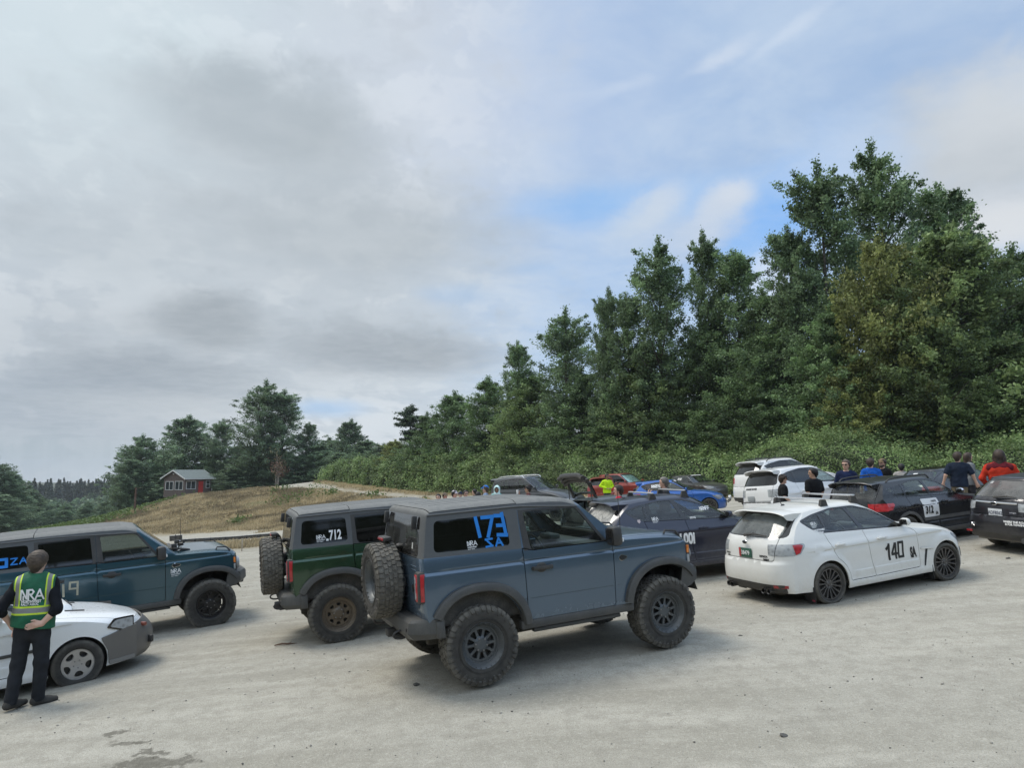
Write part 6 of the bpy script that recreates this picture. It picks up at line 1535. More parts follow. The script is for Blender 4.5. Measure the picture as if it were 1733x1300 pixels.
    def cutT(g): return np.maximum(hem-g[..., 2], np.where(np.hypot(g[..., 0]-nk[0], g[..., 1]) < .085, g[..., 2]-1.475-.03*(g[..., 0] < nk[0]), g[..., 2]-1.60))
    sdf_mesh('top', inf(torso, .018)+sl+[((0, -.07, .86), (0, -.07, 1.0), .132, .128, .98), ((0, .07, .86), (0, .07, 1.0), .132, .128, .98), ((sh[0][0], sh[0][1]*.95, 1.395), tuple(nk+[0, .03, .035]), .062, .05), ((sh[1][0], sh[1][1]*.95, 1.395), tuple(nk+[0, -.03, .035]), .062, .05)], h, tm, root, cut=cutT, rough=(.0032, 24))
    lm = cloth('legs_%02d%02d%02d' % tuple(int(c*99) for c in legs), legs)
    lg = inf(leg, .020)+[(p[0], p[1], p[2]*1.02, p[3]+.012) for p in inf(leg, .012)[1::2]]+[((0, 0, .90), (0, 0, .98), .160, .150, .72)]
    zc = .48 if shorts else .055
    sdf_mesh('trousers' if not shorts else 'shorts', lg, h, lm, root, cut=lambda g: np.maximum(zc-g[..., 2], g[..., 2]-1.03), rough=(.0042, 21))
    sm = cloth('shoe_%02d%02d%02d' % tuple(int(c*99) for c in shoe), shoe)
    for i in (0, 1):
        a = np.array(P['an'][i]); t = R(P['toe'][i]); d = np.array((math.cos(t), math.sin(t), 0))
        sdf_mesh('shoe', [(tuple(a-d*.035+[0, 0, -.03]), tuple(a+d*.10+[0, 0, -.04]), .048, .043), (tuple(a+d*.10+[0, 0, -.04]), tuple(a+d*.175+[0, 0, -.045]), .044, .034), (tuple(a+[0, 0, .0]), tuple(a+[0, 0, .045]), .05, .046)], h, sm, root, cut=lambda g: .004-g[..., 2])
    # hair: the skull blown up a little, open at the face
    if hair and not hood:
        hm = HAIR[hair]; f = np.array((ct, st, 0))
        pr = [(hx(-.02, 0, .035), hx(.0, 0, .045), .108, .103, 1, .04), (hx(-.055, 0, -.02), hx(-.045, 0, -.075), .07, .052, 1, .04)]
        if long_hair: pr += [(hx(-.05, 0, -.02), hx(-.075, 0, -.20), .085, .065, .8, .04), (hx(-.0, .085, -.0), hx(-.02, .10, -.16), .035, .03), (hx(-.0, -.085, -.0), hx(-.02, -.10, -.16), .035, .03)]
        def cutH(g):
            q = g-hc; x = q[..., 0]*ct+q[..., 1]*st; z = q[..., 2]; y = -q[..., 0]*st+q[..., 1]*ct
            front = x-.048-np.where(z > .065, (z-.065)*2.2, 0)+np.where(z < .02, np.minimum(.055, (.02-z)*1.0) if not long_hair else .02, 0); return np.maximum(front, (-.115 if not long_hair else -.26)-z)
        sdf_mesh('hair', pr, min(h, .014), hm, root, cut=cutH, rough=(.004, 90))
    if beard: sdf_mesh('beard', [(hx(.03, .045, -.06), hx(.068, 0, -.095), .03, .034), (hx(.03, -.045, -.06), hx(.068, 0, -.095), .03, .034)], min(h, .012), HAIR[hair or 'brown'], root, rough=(.003, 120))
    if cap:
        cm = cloth('cap_%02d%02d%02d' % tuple(int(c*99) for c in cap), cap); mb = MB(); n = 16; V = []; Fq = []
        for i in range(6):
            a = R(90*i/5.2)
            for j in range(n):
                t = TAU*j/n; V.append(hx(-.012+.118*math.cos(a)*math.cos(t), .100*math.cos(a)*math.sin(t), .052+.098*math.sin(a)))
        Fq = [(i*n+j, i*n+(j+1) % n, (i+1)*n+(j+1) % n, (i+1)*n+j) for i in range(5) for j in range(n)]+[tuple(5*n+j for j in range(n))]; mb.add(V, Fq)
        br = []
        for r in (.085, .13, .185):
            for j in range(9):
                t = R(-58+116*j/8); br.append(hx(-.005+r*math.cos(t), r*.78*math.sin(t), .052-.10*max(0, r-.085)-.012*abs(math.sin(t))*(r > .1)))
        mb.add(br, [(i*9+j, i*9+j+1, (i+1)*9+j+1, (i+1)*9+j) for i in range(2) for j in range(8)]); mb.build('cap', cm, root, angle=60)
    if hood:
        hm = cloth('hood_%02d%02d%02d' % tuple(int(c*99) for c in hood), hood)
        def cutK(g):
            q = g-hc; x = q[..., 0]*ct+q[..., 1]*st; y = -q[..., 0]*st+q[..., 1]*ct; z = q[..., 2]
            return np.maximum(np.where((np.hypot(y/.075, (z+.0)/.11) < 1) & (x > .0), .05, -.05), -.24-z)
        sdf_mesh('hood', [(hx(-.02, 0, .05), hx(.01, 0, .05), .125, .118, 1, .04), (hx(-.02, 0, -.04), hx(-.01, 0, -.15), .115, .13, .9, .04), (hx(-.045, 0, .14), hx(-.02, 0, .06), .04, .09, 1, .04)], min(h, .014), hm, root, cut=cutK)
        sdf_mesh('hair', [(hx(-.0, 0, .045), hx(.03, 0, .075), .09, .06)], .014, HAIR['dark'], root)
    if glasses:
        mb = MB()
        for sg in (-1, 1):
            p = hx(.094, sg*.034, .016); mb.box(p, (.012, .052, .032), rot=(0, 0, head_turn), bev=.005); mb.tube([hx(.09, sg*.058, .022), hx(.0, sg*.092, .024)], .004, 5)
        mb.tube([hx(.098, -.03, .024), hx(.098, .03, .024)], .004, 5); mb.build('sunglasses', M_INK, root)
    root['hc'] = [float(x) for x in hc]; del root['hc']
    return root, dict(hc=hc, hx=hx, P=P, torso=torso, arm=arm, inf=inf, s=s)

NRA = [[(0, 0), (0, .95), (.10, .95), (.62, .1), (.62, 1.0)], [(.80, 0), (.80, 1.0), (1.15, 1.0), (1.32, .8), (1.15, .55), (.95, .55), (1.40, 0)], [(1.50, 0), (1.90, 1.0), (2.32, 0)], [(1.68, .34), (2.1, .34)], [(.28, 0), (.28, .35)]]
def nra2d(w, lw=.13):
    V, F = strokes2d(NRA, lw); return V*w/2.32, F

def person_at(label, u, vtop, Y, face, **kw):
    p = at(u, vtop, Y); z = gz1(p[0], p[1]); Hh = float(np.clip((p[2]-z)*.99, 1.45, 1.98)); return person(label, (p[0], p[1], p[2]-Hh*1.0), face, H=Hh, **kw)
# ------------------------------------------------------------------ the lot
def park(root, x, y, yaw, wb=2.6, dz=0.0):
    yw = R(yaw); f = np.array([math.cos(yw), math.sin(yw)]); l = np.array([-f[1], f[0]]); o = np.array([x, y])
    zr, zf = [float(np.mean([gz1(*(o+f*a+l*b)) for b in (-.7, .7)])) for a in (0, wb)]; zl, zq = [float(np.mean([gz1(*(o+f*a+l*b)) for a in (0, wb)])) for b in (.7, -.7)]
    place(root, (x, y, zr+dz), yw, math.atan2(zf-zr, wb), math.atan2(zl-zq, 1.4))

def tx(car, name, txt, x, z, size, mat, parent=None, sg=-1, bold=.002, narrow=1.0, push=.004, shear=0, rot=0.0):
    V, F = text2d(txt, size, bold, shear, narrow=narrow)
    if sg > 0: V = V*[-1, 1]
    if rot: c, s = math.cos(rot), math.sin(rot); V = np.stack([V[:, 0]*c-V[:, 1]*s, V[:, 0]*s+V[:, 1]*c], 1)
    return car.ink(name, V+[x, z], F, sg, mat, parent or car.root, push)
def tape(car, name, lines, x, z, w, h, lw, mat, parent=None, sg=-1, push=.004):
    V, F = strokes2d([[(a*w, b*h) for a, b in ln] for ln in lines], lw); return car.ink(name, V+[x, z], F, sg, mat, parent or car.root, push)
def marks(car, name, x, z, w, h, n, mat, parent=None, push=.004):
    rg = random.Random(int(x*1000)+n); ln = []
    for i in range(n):
        a = i/n; b = (i+.72)/n; k = rg.choice([0, 1, 2]); ln += [[(a, 0), (a, 1)]]+([[(a, 1), (b, 1)], [(a, .5), (b, .5)]] if k == 0 else [[(a, 1), (b, 0)], [(b, 0), (b, 1)]] if k == 1 else [[(a, 1), (b, 1), (b, .45), (a, .45)], [(a, .45), (b, 0)]])
    return tape(car, name, ln, x, z, w, h, h*.20, mat, parent, push=push)
def logo(car, x, z, w, parent=None, mat=None, sg=-1, push=.004):
    V, F = nra2d(w, .15); car.ink('club_logo', V+[x, z], F, sg, mat or M_WHITE, parent or car.root, push)
    V, F = text2d('NORTHWEST', w*.165, .0008, narrow=.92); car.ink('club_lettering', V+[x, z-w*.20], F, sg, mat or M_WHITE, parent or car.root, push)
    V, F = text2d('RALLY ASSOC', w*.13, .0004, narrow=.9); car.ink('club_lettering', V+[x, z-w*.36], F, sg, mat or M_WHITE, parent or car.root, push)
def rear_text(car, name, txt, z, y, size, mat, a='g0', b='gb', bold=.002, push=.004, narrow=1.0):
    """lettering on the tailgate: y is the left end seen from behind (car left is +y)"""
    V, F = text2d(txt, size, bold, narrow=narrow); W = 1.0
    s0 = car.sz(z, a, b); i = np.argmin(np.abs(car.sig-s0)); Wd = float(car.S_(np.array([car.S[i, 2]]), np.array([car.S[i, 3]]))[0]); t = (y-V[:, 0])/Wd*car.tau
    return car.ink(name, np.stack([s0+V[:, 1], t], 1), F, 1, mat, car.root, push, surf='strip')

def build_vehicles():
    blue_tape = plain('blue_tape', (.01, .20, .62), .6, vary=.06); beige_tape = plain('masking_tape', (.42, .40, .30), .7, vary=.15)
    # --- 173
    G = 'off-roaders with spare wheels on the tailgate'
    pb = paint('paint_azure', (.082, .128, .180), .45, .24, dust=.10, coat=1.0, lowdust=.30, dustcol=(.22, .21, .19))
    r, c = offroader('blue-grey two-door off-roader with 173 taped on its side window', G, pb, False, 'nine', plain('rim_slate', (.070, .082, .092), .45, .35, dust=.22))
    place(r, (-.685, 9.155, -2.465), R(24.8), R(3.5), R(-.5))
    qw = c.objs['qw_r']
    tape(c, 'number', [[(0, 1), (.10, 0)]], .028, 1.645, .30, .215, .042, blue_tape, qw); tape(c, 'number', [[(0, 1), (1, 1), (.42, 0)]], .105, 1.635, .135, .22, .042, blue_tape, qw)
    tape(c, 'number', [[(0, 1.03), (.85, 1.0)], [(.80, 1.12), (1.0, 0)], [(.15, .52), (.92, .50)], [(.10, .03), (1.1, -.02)]], .272, 1.635, .115, .22, .042, blue_tape, qw)
    tape(c, 'class_letter', [[(1, 1), (0, .95)], [(.05, 1), (.95, .05)], [(.0, .0), (1, .06)]], .120, 1.522, .085, .085, .022, blue_tape, qw)
    tape(c, 'class_letter', [[(0, 0), (.45, 1.0)], [(.5, 1), (1, 0)], [(.2, .38), (.85, .36)]], .245, 1.520, .085, .085, .022, blue_tape, qw)
    logo(c, -.105, 1.555, .118, qw)
    # fender badge and the horse on the tailgate
    th = np.linspace(0, TAU, 24, endpoint=False); zz = lambda k: np.stack([1.945+k*.062*np.cos(th), 1.20+k*.034*np.sin(th)*(1+.25*np.cos(3*th))], 1)
    c.patch('badge', [zz(1)], -1, M_CHROME, r, .002, .004); c.patch('badge', [zz(.84)], -1, M_INK, r, .009, .004)
    horse = [[(0, 0), (.15, .32), (.10, .5), (.35, .62), (.62, .80), (.80, .98), (.95, .88)], [(.35, .62), (.55, .45), (.85, .35), (.95, .12)], [(.62, .75), (.9, .62), (1.02, .72)], [(.1, .5), (-.12, .62), (-.2, .42)], [(.2, .42), (.38, .2), (.3, -.05)], [(.3, .58), (.6, .6)], [(.25, .5), (.6, .52)]]
    V, F = strokes2d(horse, .13); V = V*.13; s0 = c.sz(1.07, 'r1', 'bl0'); c.ink('horse_emblem', np.stack([s0+V[:, 1], (-.565-V[:, 0])/.92*c.tau], 1), F, 1, M_INK, r, .006, surf='strip')
    V, F = text2d('MOAB', .045, .002); s1 = c.sz(1.555, 'gb', 'gt'); c.patch('window_sticker', [np.array([(s1, -.66), (s1+.07, -.66), (s1+.07, -.60), (s1, -.60)])*[1, .8]], 1, plain('pale_sticker', (.42, .42, .40), .5), r, .003, surf='strip')
    # --- 712
    pg = paint('paint_forest', (.020, .062, .026), .5, .25, dust=.08, coat=1.0, lowdust=.35, dustcol=(.20, .19, .16))
    r, c = offroader('dark green four-door off-roader numbered 712 with bronze wheels', G, pg, True, 'slots', plain('rim_bronze', (.125, .098, .070), .45, .6, dust=.22))
    place(r, (-2.925, 11.935, -2.670), R(22.1), R(4.1), R(-.2))
    qw = c.objs['qw_r']; tx(c, 'number', '712', .005-.095, 1.555, .20, M_WHITE, qw, bold=.006, narrow=.62); logo(c, -.275, 1.585, .13, qw)
    c.patch('class_plate', [rpoly([(-.135, 1.545), (-.10, 1.545), (-.10, 1.575), (-.135, 1.575)], .004, 2, .1)], -1, M_WHITE, qw, .004)
    # --- teal
    pt = paint('paint_teal', (.026, .082, .112), .5, .22, dust=.08, coat=1.0, lowdust=.22, dustcol=(.20, .19, .17))
    r, c = offroader('teal four-door off-roader with black wheels behind the white car', G, pt, True, 'six', plain('rim_black', (.010, .010, .012), .38, .3, dust=.06))
    place(r, (-8.491, 12.74, -3.187), R(31), R(4.2), R(0)); teal = r
    qw = c.objs['qw_r']; tape(c, 'number', [[(0, 1.1), (.03, 0)], [(.38, 1.1), (.40, 0), (1, 0), (1, .5), (.42, .5)]], -.33, 1.565, .21, .235, .045, blue_tape, qw)
    tape(c, 'class_letter', [[(0, 1), (1, 1), (0, 0), (1, 0)]], -.06, 1.585, .085, .095, .020, blue_tape, qw); tape(c, 'class_letter', [[(0, 0), (.5, 1), (1, 0)], [(.22, .4), (.78, .4)]], .06, 1.585, .095, .095, .020, blue_tape, qw)
    dR = c.objs['doorR_r']; tape(c, 'number', [[(0, 1), (.02, 0)]], .66, .965, .1, .19, .032, beige_tape, dR); tape(c, 'number', [[(1, .5), (.05, .52), (.1, 1.02), (1.02, 1.0), (.96, 0)]], .745, .965, .12, .21, .030, beige_tape, dR)
    logo(c, 2.30, 1.10, .16); c.patch('badge', [np.stack([2.385+.075*np.cos(th), 1.235+.036*np.sin(th)*(1+.2*np.cos(3*th))], 1)], -1, M_CHROME, r, .002, .003); c.patch('badge', [np.stack([2.385+.064*np.cos(th), 1.235+.028*np.sin(th)*(1+.2*np.cos(3*th))], 1)], -1, M_INK, r, .008, .003)
    cam = empty('camera_rig'); tag(cam, 'small black action camera rig clamped beside the teal off-roader windscreen', 'camera'); cam.matrix_world = teal.matrix_world @ Matrix.Translation((2.44, -.62, 1.47))
    mb = MB(); mb.tube([(0, 0, 0), (.05, -.02, .10), (.12, -.05, .13)], .012, 6); mb.tube([(.0, .05, 0), (-.02, .02, .16), (-.02, .02, .28)], .008, 6); mb.box((.05, .02, .015), (.30, .20, .03), rot=(0, .2, .2), bev=.01); mb.build('arm', M_BLACK, cam)
    for i, (p, d) in enumerate((((.12, -.05, .16), (.07, .05, .05)), ((.0, .02, .15), (.09, .06, .06)), ((-.06, -.03, .09), (.08, .07, .07)), ((.06, .06, .09), (.10, .05, .05)))):
        mb = MB(); mb.box(p, d, 0, bev=.012); mb.add(*_cylx(p[0]+d[0]/2, (p[1], p[2]), d[2]*.36), m=1); mb.build('camera_body', [M_BLACK, M_CHROME if i % 2 else M_FRIT], cam)
    # --- white car with grey bumper, front left of the picture
    pw = paint('paint_white_old', (.80, .81, .80), 0, .26, dust=.02, lowdust=.10)
    grey = plain('bumper_grey', (.125, .118, .108), .5, dust=.12, coat=.1)
    r, c = hatch('white older estate with grey bumper and bonnet scoop beside the vest wearer', pw, 'parked cars', wb=2.52, xr=-.95, xf=3.60, hs=1.05, ws=.955, Rt=.312, tw=.20, Rr=.205, style='five', rim_mat=plain('rim_silver', (.47, .46, .45), .42, .7, dust=.18), boxy=.8, roofz=1.46, head_mat=pw, wide=False, spoiler=False, antenna=False)
    place(r, (-8.252, 8.928, -3.124), R(40.7), R(3.5), 0)
    fx, fz = c.fx, c.fz; t = c.tau
    # grey lower front bumper wraps the nose; it sits proud of the white skin
    s0, s1 = c.k('hf', .09), c.sig[-1]-.02
    P = rpoly([(s0, -t*.999, 0), (s1, -t*.999, 0), (s1, t*.999, 0), (s0, t*.999, 0)], 0, 1, .06); c.patch('bumper', [P], 1, grey, r, .004, .022, .08, 'strip')
    for sg in (-1, 1):
        c.patch('bumper', [rpoly([(2.885, .25, 0), (2.875, .42, 0), (2.81, .555, .02), (2.795, .605, .01), (3.06, .665, .03), (3.25, .69, 0), (3.25, .25, 0)], .01, 2, .05)], sg, grey, r, .004, .022)
        c.patch('bumper_lip', [rpoly([(2.89, .235), (2.885, .285), (3.22, .285), (3.22, .235)], .004, 2, .06)], sg, plain('lip_grey', (.22, .215, .205), .5, dust=.1), r, .024, .010)
        c.patch('headlight_surround', [rpoly([(2.86, .725, .02), (3.12, .62, .02), (3.22, .66, .01), (3.22, .82, .01), (2.95, .835, .03)], .02, 3, .05)], sg, M_FRIT, r, .006, .006)
        c.patch('headlight_lens', [rpoly([(2.90, .735, .02), (3.10, .65, .02), (3.20, .68, .01), (3.20, .80, .01), (2.97, .81, .03)], .02, 3, .05)], sg, M_LAMP, r, .012, .010)
        c.patch('rub_strip', [rpoly([(.42, .565), (fx(2.1), .585), (fx(2.1), .625), (.42, .605)], .01, 2, .1)], sg, M_TRIM, r, .002, .012)
        mb = MB(); p3, n3 = c.strip(np.array([(c.k('hf', .17), sg*.72*t)])); q = p3[0]; mb.box((q[0]+.03, q[1], q[2]), (.05, .15, .055), rot=(0, 0, -sg*.55), bev=.015); mb.build('indicator', plain('indicator_red', (.22, .06, .04), .3, coat=.6), r)
        p3, n3 = c.strip(np.array([(c.k('n1', .10), sg*.66*t)])); mb = MB(); q = p3[0]; mb.box((q[0]+.02, q[1], q[2]), (.06, .16, .11), rot=(0, 0, -sg*.5), bev=.03); mb.build('fog_recess', M_BLACK, r)
    # bonnet scoop and the two slots
    def on_hood(u, v): return c.strip(np.array([(c.k('h0')+u, v)]))[0][0]
    mb = MB(); q0 = on_hood(.18, 0); w_ = .33
    V = []
    for x_, zt in ((0, .0), (.10, .055), (.30, .075), (.335, .045), (.33, -.02)):
        for y_ in (-w_, -w_*.8, 0, w_*.8, w_): V.append((q0[0]+x_, y_, q0[2]-.01-.055*x_*1.6+(zt if abs(y_) < w_ else -.01)))
    F_ = [(i*5+j, i*5+j+1, (i+1)*5+j+1, (i+1)*5+j) for i in range(4) for j in range(4)]; mb.add(V, F_); mb.build('scoop', pw, r, angle=40)
    mb = MB(); mb.box((q0[0]+.338, 0, q0[2]+.005), (.012, w_*1.5, .035), bev=.003); mb.build('scoop_mouth', M_INK, r)
    for sg in (-1, 1):
        a, b = on_hood(.42, sg*.36), on_hood(.66, sg*.36); mb = MB(); mb.box(((a+b)/2)+[0, 0, .004], (np.linalg.norm(b-a), .045, .014), rot=(0, math.atan2(a[2]-b[2], b[0]-a[0]), 0), bev=.004); mb.build('bonnet_vent', M_INK, r)
    # --- 140
    pwr = paint('paint_white', (.74, .735, .70), 0, .28, dust=.14, lowdust=.42, dustcol=(.50, .46, .38))
    r, c = hatch('white hatchback numbered 140 with roof bars and dark multi-spoke wheels', pwr, 'parked cars', style='multi', hs=1.02, Rr=.252, bar=True, roofz=1.50, glassR=M_GCLEAR, rearglass=glass('rear_hatch_glass', (.30, .33, .32), .30, (.32, .34, .33)), steer=R(-3))
    place(r, (4.7227, 12.287, -2.177), R(21.83), R(4.75), R(-.6)); fx, fz = c.fx, c.fz
    dF = c.objs['doorF_r']
    tape(c, 'number', [[(.8, 0), (.8, 1)], [(.8, .92), (0, .72)]], 1.262, .535, .070, .24, .048, M_INK, dF); tape(c, 'number', [[(.78, 0), (.78, 1)], [(.62, 1), (0, .36)], [(0, .30), (1.05, .30)]], 1.388, .535, .105, .24, .042, M_INK, dF); tape(c, 'number', [[(0, 0), (0, 1), (1, 1), (1, 0), (0, 0)]], 1.535, .545, .10, .235, .040, M_INK, dF); tx(c, 'class_letters', 'SA', 1.80, .51, .22, M_INK, dF, bold=.014, narrow=.50)
    pq = c.objs['paneQ_r']; logo(c, -.13, 1.235, .11, pq); tx(c, 'window_lettering', 'NORTHWEST', -.12, 1.145, .036, M_WHITE, pq, bold=.002); tx(c, 'window_lettering', 'TEAM', -.04, 1.105, .036, M_WHITE, pq, bold=.002)
    xg = float(np.interp(c.sz(fz(.83), 'g0', 'gb'), c.sig, c.S[:, 0]))
    pl = plate(r, 'number_plate', (xg-.012, .02, .835), 0, ' 38479', plain('plate_green', (.03, .10, .065), .5), M_WHITE); mb = MB(); mb.box((-.005, .128, 0), (.004, .046, .145), bev=.001); mb.build('plate_band', plain('plate_red', (.40, .05, .05), .5), pl)
    rear_text(c, 'badge_lettering', 'SUBARU', fz(.765), .55, .035, M_INK); rear_text(c, 'badge_lettering', 'AWD', fz(.73), .50, .03, M_INK); rear_text(c, 'badge_lettering', 'IMPREZA', fz(.775), -.30, .042, M_INK); rear_text(c, 'badge_lettering', 'WRX', fz(.725), -.38, .046, M_INK, bold=.004)
    mb = MB(); mb.ellipsoid((xg-.02, .0, fz(.975)), (.014, .062, .034), 0); mb.ellipsoid((xg-.028, 0, fz(.975)), (.012, .052, .026), 1); mb.build('emblem', [M_CHROME, M_INK], r)
    mb = MB(); mb.tube([(xg+.03, .05, fz(1.075)), (xg+.045, -.15, fz(1.105)), (xg+.07, -.42, fz(1.085))], [.03, .018, .009], 6); mb.build('rear_wiper', M_BLACK, r)
    for sg in (-1, 1):
        s_ = c.sz(fz(.885), 'g0', 'gb'); c.patch('red_reflector', [np.array([(fx(-.58), fz(.815)), (fx(-.50), fz(.84)), (fx(-.43), fz(.935)), (fx(-.48), fz(.955)), (fx(-.60), fz(.955))])], sg, M_RED, r, .007, .006)
        c.patch('rear_reflector', [np.array([(c.k('b1', -.03), sg*.70*t), (c.k('b1', -.03), sg*.93*t), (c.k('b1', .015), sg*.93*t), (c.k('b1', .015), sg*.70*t)])], sg, plain('reflector_red', (.30, .015, .02), .25, coat=.8), r, .008, .008, surf='strip')
        for k in (0, 1):
            y0 = sg*(.38+.10*k); mb = MB(); n = 18; prof_ = [(-.93, .036), (-.935, .043), (-.88, .043), (-.70, .04)]
            V = [(xx+(.0 if k == 0 else .02), y0+rr*math.cos(TAU*j/n), .285+rr*math.sin(TAU*j/n)) for xx, rr in [(-.80, .034)]+prof_ for j in range(n)]; F_ = [(i*n+j, i*n+(j+1) % n, (i+1)*n+(j+1) % n, (i+1)*n+j) for i in range(4) for j in range(n)]; mb.add(V, F_); mb.build('tailpipe', plain('pipe_steel', (.16, .155, .15), .3, .9, dust=.2), r)
        # mud flaps and the fender vent
        for xx in (-c.ra-.01, 2.625-c.ra-.03): mb = MB(); mb.box((xx, sg*.80, .205), (.012, .20, .24), bev=.003); mb.build('mud_flap', M_INK, r)
        mb = MB(); mb.box((-c.ra-.018, sg*.86, .12), (.006, .06, .02)); mb.build('flap_logo', plain('flap_red', (.30, .03, .06), .6), r)
        c.patch('fender_vent', [np.array([(2.07, .33), (2.10, .33), (2.20, .60), (2.165, .61), (2.12, .50)])], sg, M_INK, r, .003, .003); c.patch('bumper_vent', [np.array([(3.10, .35), (3.15, .34), (3.13, .50), (3.085, .52)])*[1, 1]], sg, M_INK, r, .003, .003)
        c.patch('vent_blade', [np.array([(2.05, .61), (2.31, .595), (2.31, .62), (2.05, .64)])], sg, pwr, r, .002, .012)
    c.patch('fuel_flap', [rpoly([(-.26, fz(.80)), (-.06, fz(.79)), (-.03, fz(.92)), (-.20, fz(.935))], .05, 4, .03)], -1, pwr, r, .001, .003)
    # --- navy hatch
    pn = paint('paint_navy', (.012, .015, .034), .25, .30, dust=.10, lowdust=.35, dustcol=(.16, .155, .15))
    r, c = hatch('dark navy hatchback with roof bars and dusty rear window', pn, 'parked cars', wb=2.78, xr=-.90, xf=3.68, hs=1.04, ws=1.03, style='split', bar=True, glassR=M_GMED, rearglass=M_GDUST, lamp='red', roofz=1.535, wide=False)
    park(r, 2.41, 14.78, 14, dz=.05); tx(c, 'number', '00i', .80, .66, .30, M_WHITE, c.objs['doorR_r'], bold=.014, narrow=.66, push=.012); tx(c, 'number', '1', .69, .66, .30, M_WHITE, c.objs['doorR_r'], bold=.014, narrow=.66, push=.012)
    logo(c, .22, 1.16, .13, c.objs['paneR_r']); c.patch('shield_sticker', [np.array([(-.09, 1.20), (-.03, 1.20), (-.03, 1.16), (-.06, 1.13), (-.09, 1.16)])], -1, plain('pale_sticker2', (.5, .42, .42), .5), c.objs['paneQ_r'], .004); marks(c, 'window_lettering', 1.28, 1.26, 0.216, 0.065, 5, M_WHITE, c.objs['paneF_r']); marks(c, 'window_lettering', 1.02, 1.12, 0.120, 0.036, 5, M_WHITE, c.objs['paneF_r'])
    # --- 312
    pk = paint('paint_black', (.010, .011, .014), .2, .26, dust=.10, lowdust=.20, dustcol=(.14, .135, .13))
    r, c = hatch('black estate with a white 312 number plate on its rear door', pk, 'parked cars', wb=2.525, xr=-.84, xf=3.40, style='split', boxy=.85, lamp='red', roofz=1.47, wide=False, glassR=M_GCLEAR, frame_mat=pk, rearglass=glass('pale_rear_glass', (.52, .57, .56), .16), clad=plain('cladding_grey', (.06, .062, .065), .6, dust=.25), roof_rails=1, mirror_mat=M_CHROME)
    park(r, 8.36, 16.5, 23)
    c.patch('number_panel', [rpoly([(.47, .565), (.95, .575), (.94, .965), (.42, .975)], .03, 3, .06)], -1, M_WHITE, c.objs['doorR_r'], .005, .002); tx(c, 'number', '312', .505, .655, .235, M_INK, c.objs['doorR_r'], bold=.010, narrow=.70, push=.018); tx(c, 'class_letters', 'SA', .82, .615, .085, M_INK, c.objs['doorR_r'], bold=.004, narrow=.8, push=.018); marks(c, 'panel_lettering', .72, .88, .15, .035, 5, M_INK, c.objs['doorR_r'], push=.018)
    # --- dark hatch at the right edge
    ph = paint('paint_dark_grey', (.016, .016, .021), .4, .30, dust=.14, lowdust=.22, dustcol=(.16, .155, .15))
    r, c = hatch('dark grey hatchback seen from behind at the right edge', ph, 'parked cars', style='split', glassR=M_GMED, rearglass=glass('hazy_rear_glass', (.34, .37, .36), .30, (.34, .33, .31)), roofz=1.475, wide=False, lift=.03, spoiler=False)
    park(r, 10.5, 14.6, 14); fx, fz = c.fx, c.fz; xg = float(np.interp(c.sz(fz(.83), 'g0', 'gb'), c.sig, c.S[:, 0]))
    mb = MB(); mb.ellipsoid((xg-.03, .0, fz(.955)), (.014, .075, .038), 0); mb.ellipsoid((xg-.038, 0, fz(.955)), (.012, .060, .027), 1); mb.build('emblem', [M_CHROME, M_INK], r)
    mb = MB(); mb.tube([tuple(c.strip(np.array([(c.sz(fz(.965), 'g0', 'gb'), y)]))[0][0]-[.012, 0, 0]) for y in np.linspace(-.47, .47, 11)], .020, 6); mb.build('chrome_bar', M_CHROME, r)
    plate(r, 'number_plate', (xg-.014, 0, .80), 0, 'ADF8562', plain('plate_white', (.62, .64, .66), .5), plain('plate_ink', (.05, .06, .10), .5))
    mb = MB(); mb.tube([(xg+.02, .02, fz(1.075)), (xg+.05, -.20, fz(1.095)), (xg+.07, -.42, fz(1.085))], [.03, .018, .009], 6); mb.build('rear_wiper', M_BLACK, r)
    rear_text(c, 'badge_lettering', 'SUBARU', fz(.80), .52, .035, M_CHROME); rear_text(c, 'badge_lettering', 'IMPREZA', fz(.775), -.30, .035, M_CHROME)
    rear_text(c, 'bumper_sticker', 'WHERE THE ROAD', fz(.60), -.20, .052, M_WHITE, 'b1', 'b3', bold=.003); rear_text(c, 'bumper_sticker', 'IS FOR TOWING', fz(.55), -.235, .052, M_WHITE, 'b1', 'b3', bold=.003)
    c.patch('window_sticker', [np.array([(c.k('gt', -.12), .38), (c.k('gt', -.12), .47), (c.k('gt', -.06), .46), (c.k('gt', -.06), .38)])], 1, plain('pale_sticker', (.42, .42, .40), .5), r, .003, surf='strip')
    mb = MB(); mb.ellipsoid((-.905, .52, .54), (.03, .035, .03)); mb.tube([(-.90, .52, .54), (-.93, .46, .50)], .012, 6); mb.build('tow_eye', M_CHROME, r)
    for sg in (-1, 1): mb = MB(); mb.box((-.83, sg*.66, .385), (.05, .14, .04), bev=.01); mb.build('rear_reflector', plain('reflector_red', (.30, .015, .02), .25, coat=.8), r)
    mb = MB(); mb.tube([(-.86, -.55, .30), (-.70, -.5, .28), (-.70, .55, .28)], .06, 8); mb.build('silencer', plain('pipe_steel', (.16, .155, .15), .3, .9, dust=.2), r)
    # --- white luxury SUV and the white crossover behind it
    pl_ = paint('paint_pearl', (.76, .76, .75), 0, .24, dust=.05, lowdust=.15)
    r, c = hatch('white SUV with black roof edge and number plate behind the couple in black', pl_, 'parked cars', wb=2.66, xr=-.82, xf=3.52, ws=1.06, hs=1.13, roofz=1.60, Rt=.36, Rr=.25, tw=.24, style='split', boxy=.35, lift=.06, glassR=M_GTINT, wide=False, rearglass=M_GTINT)
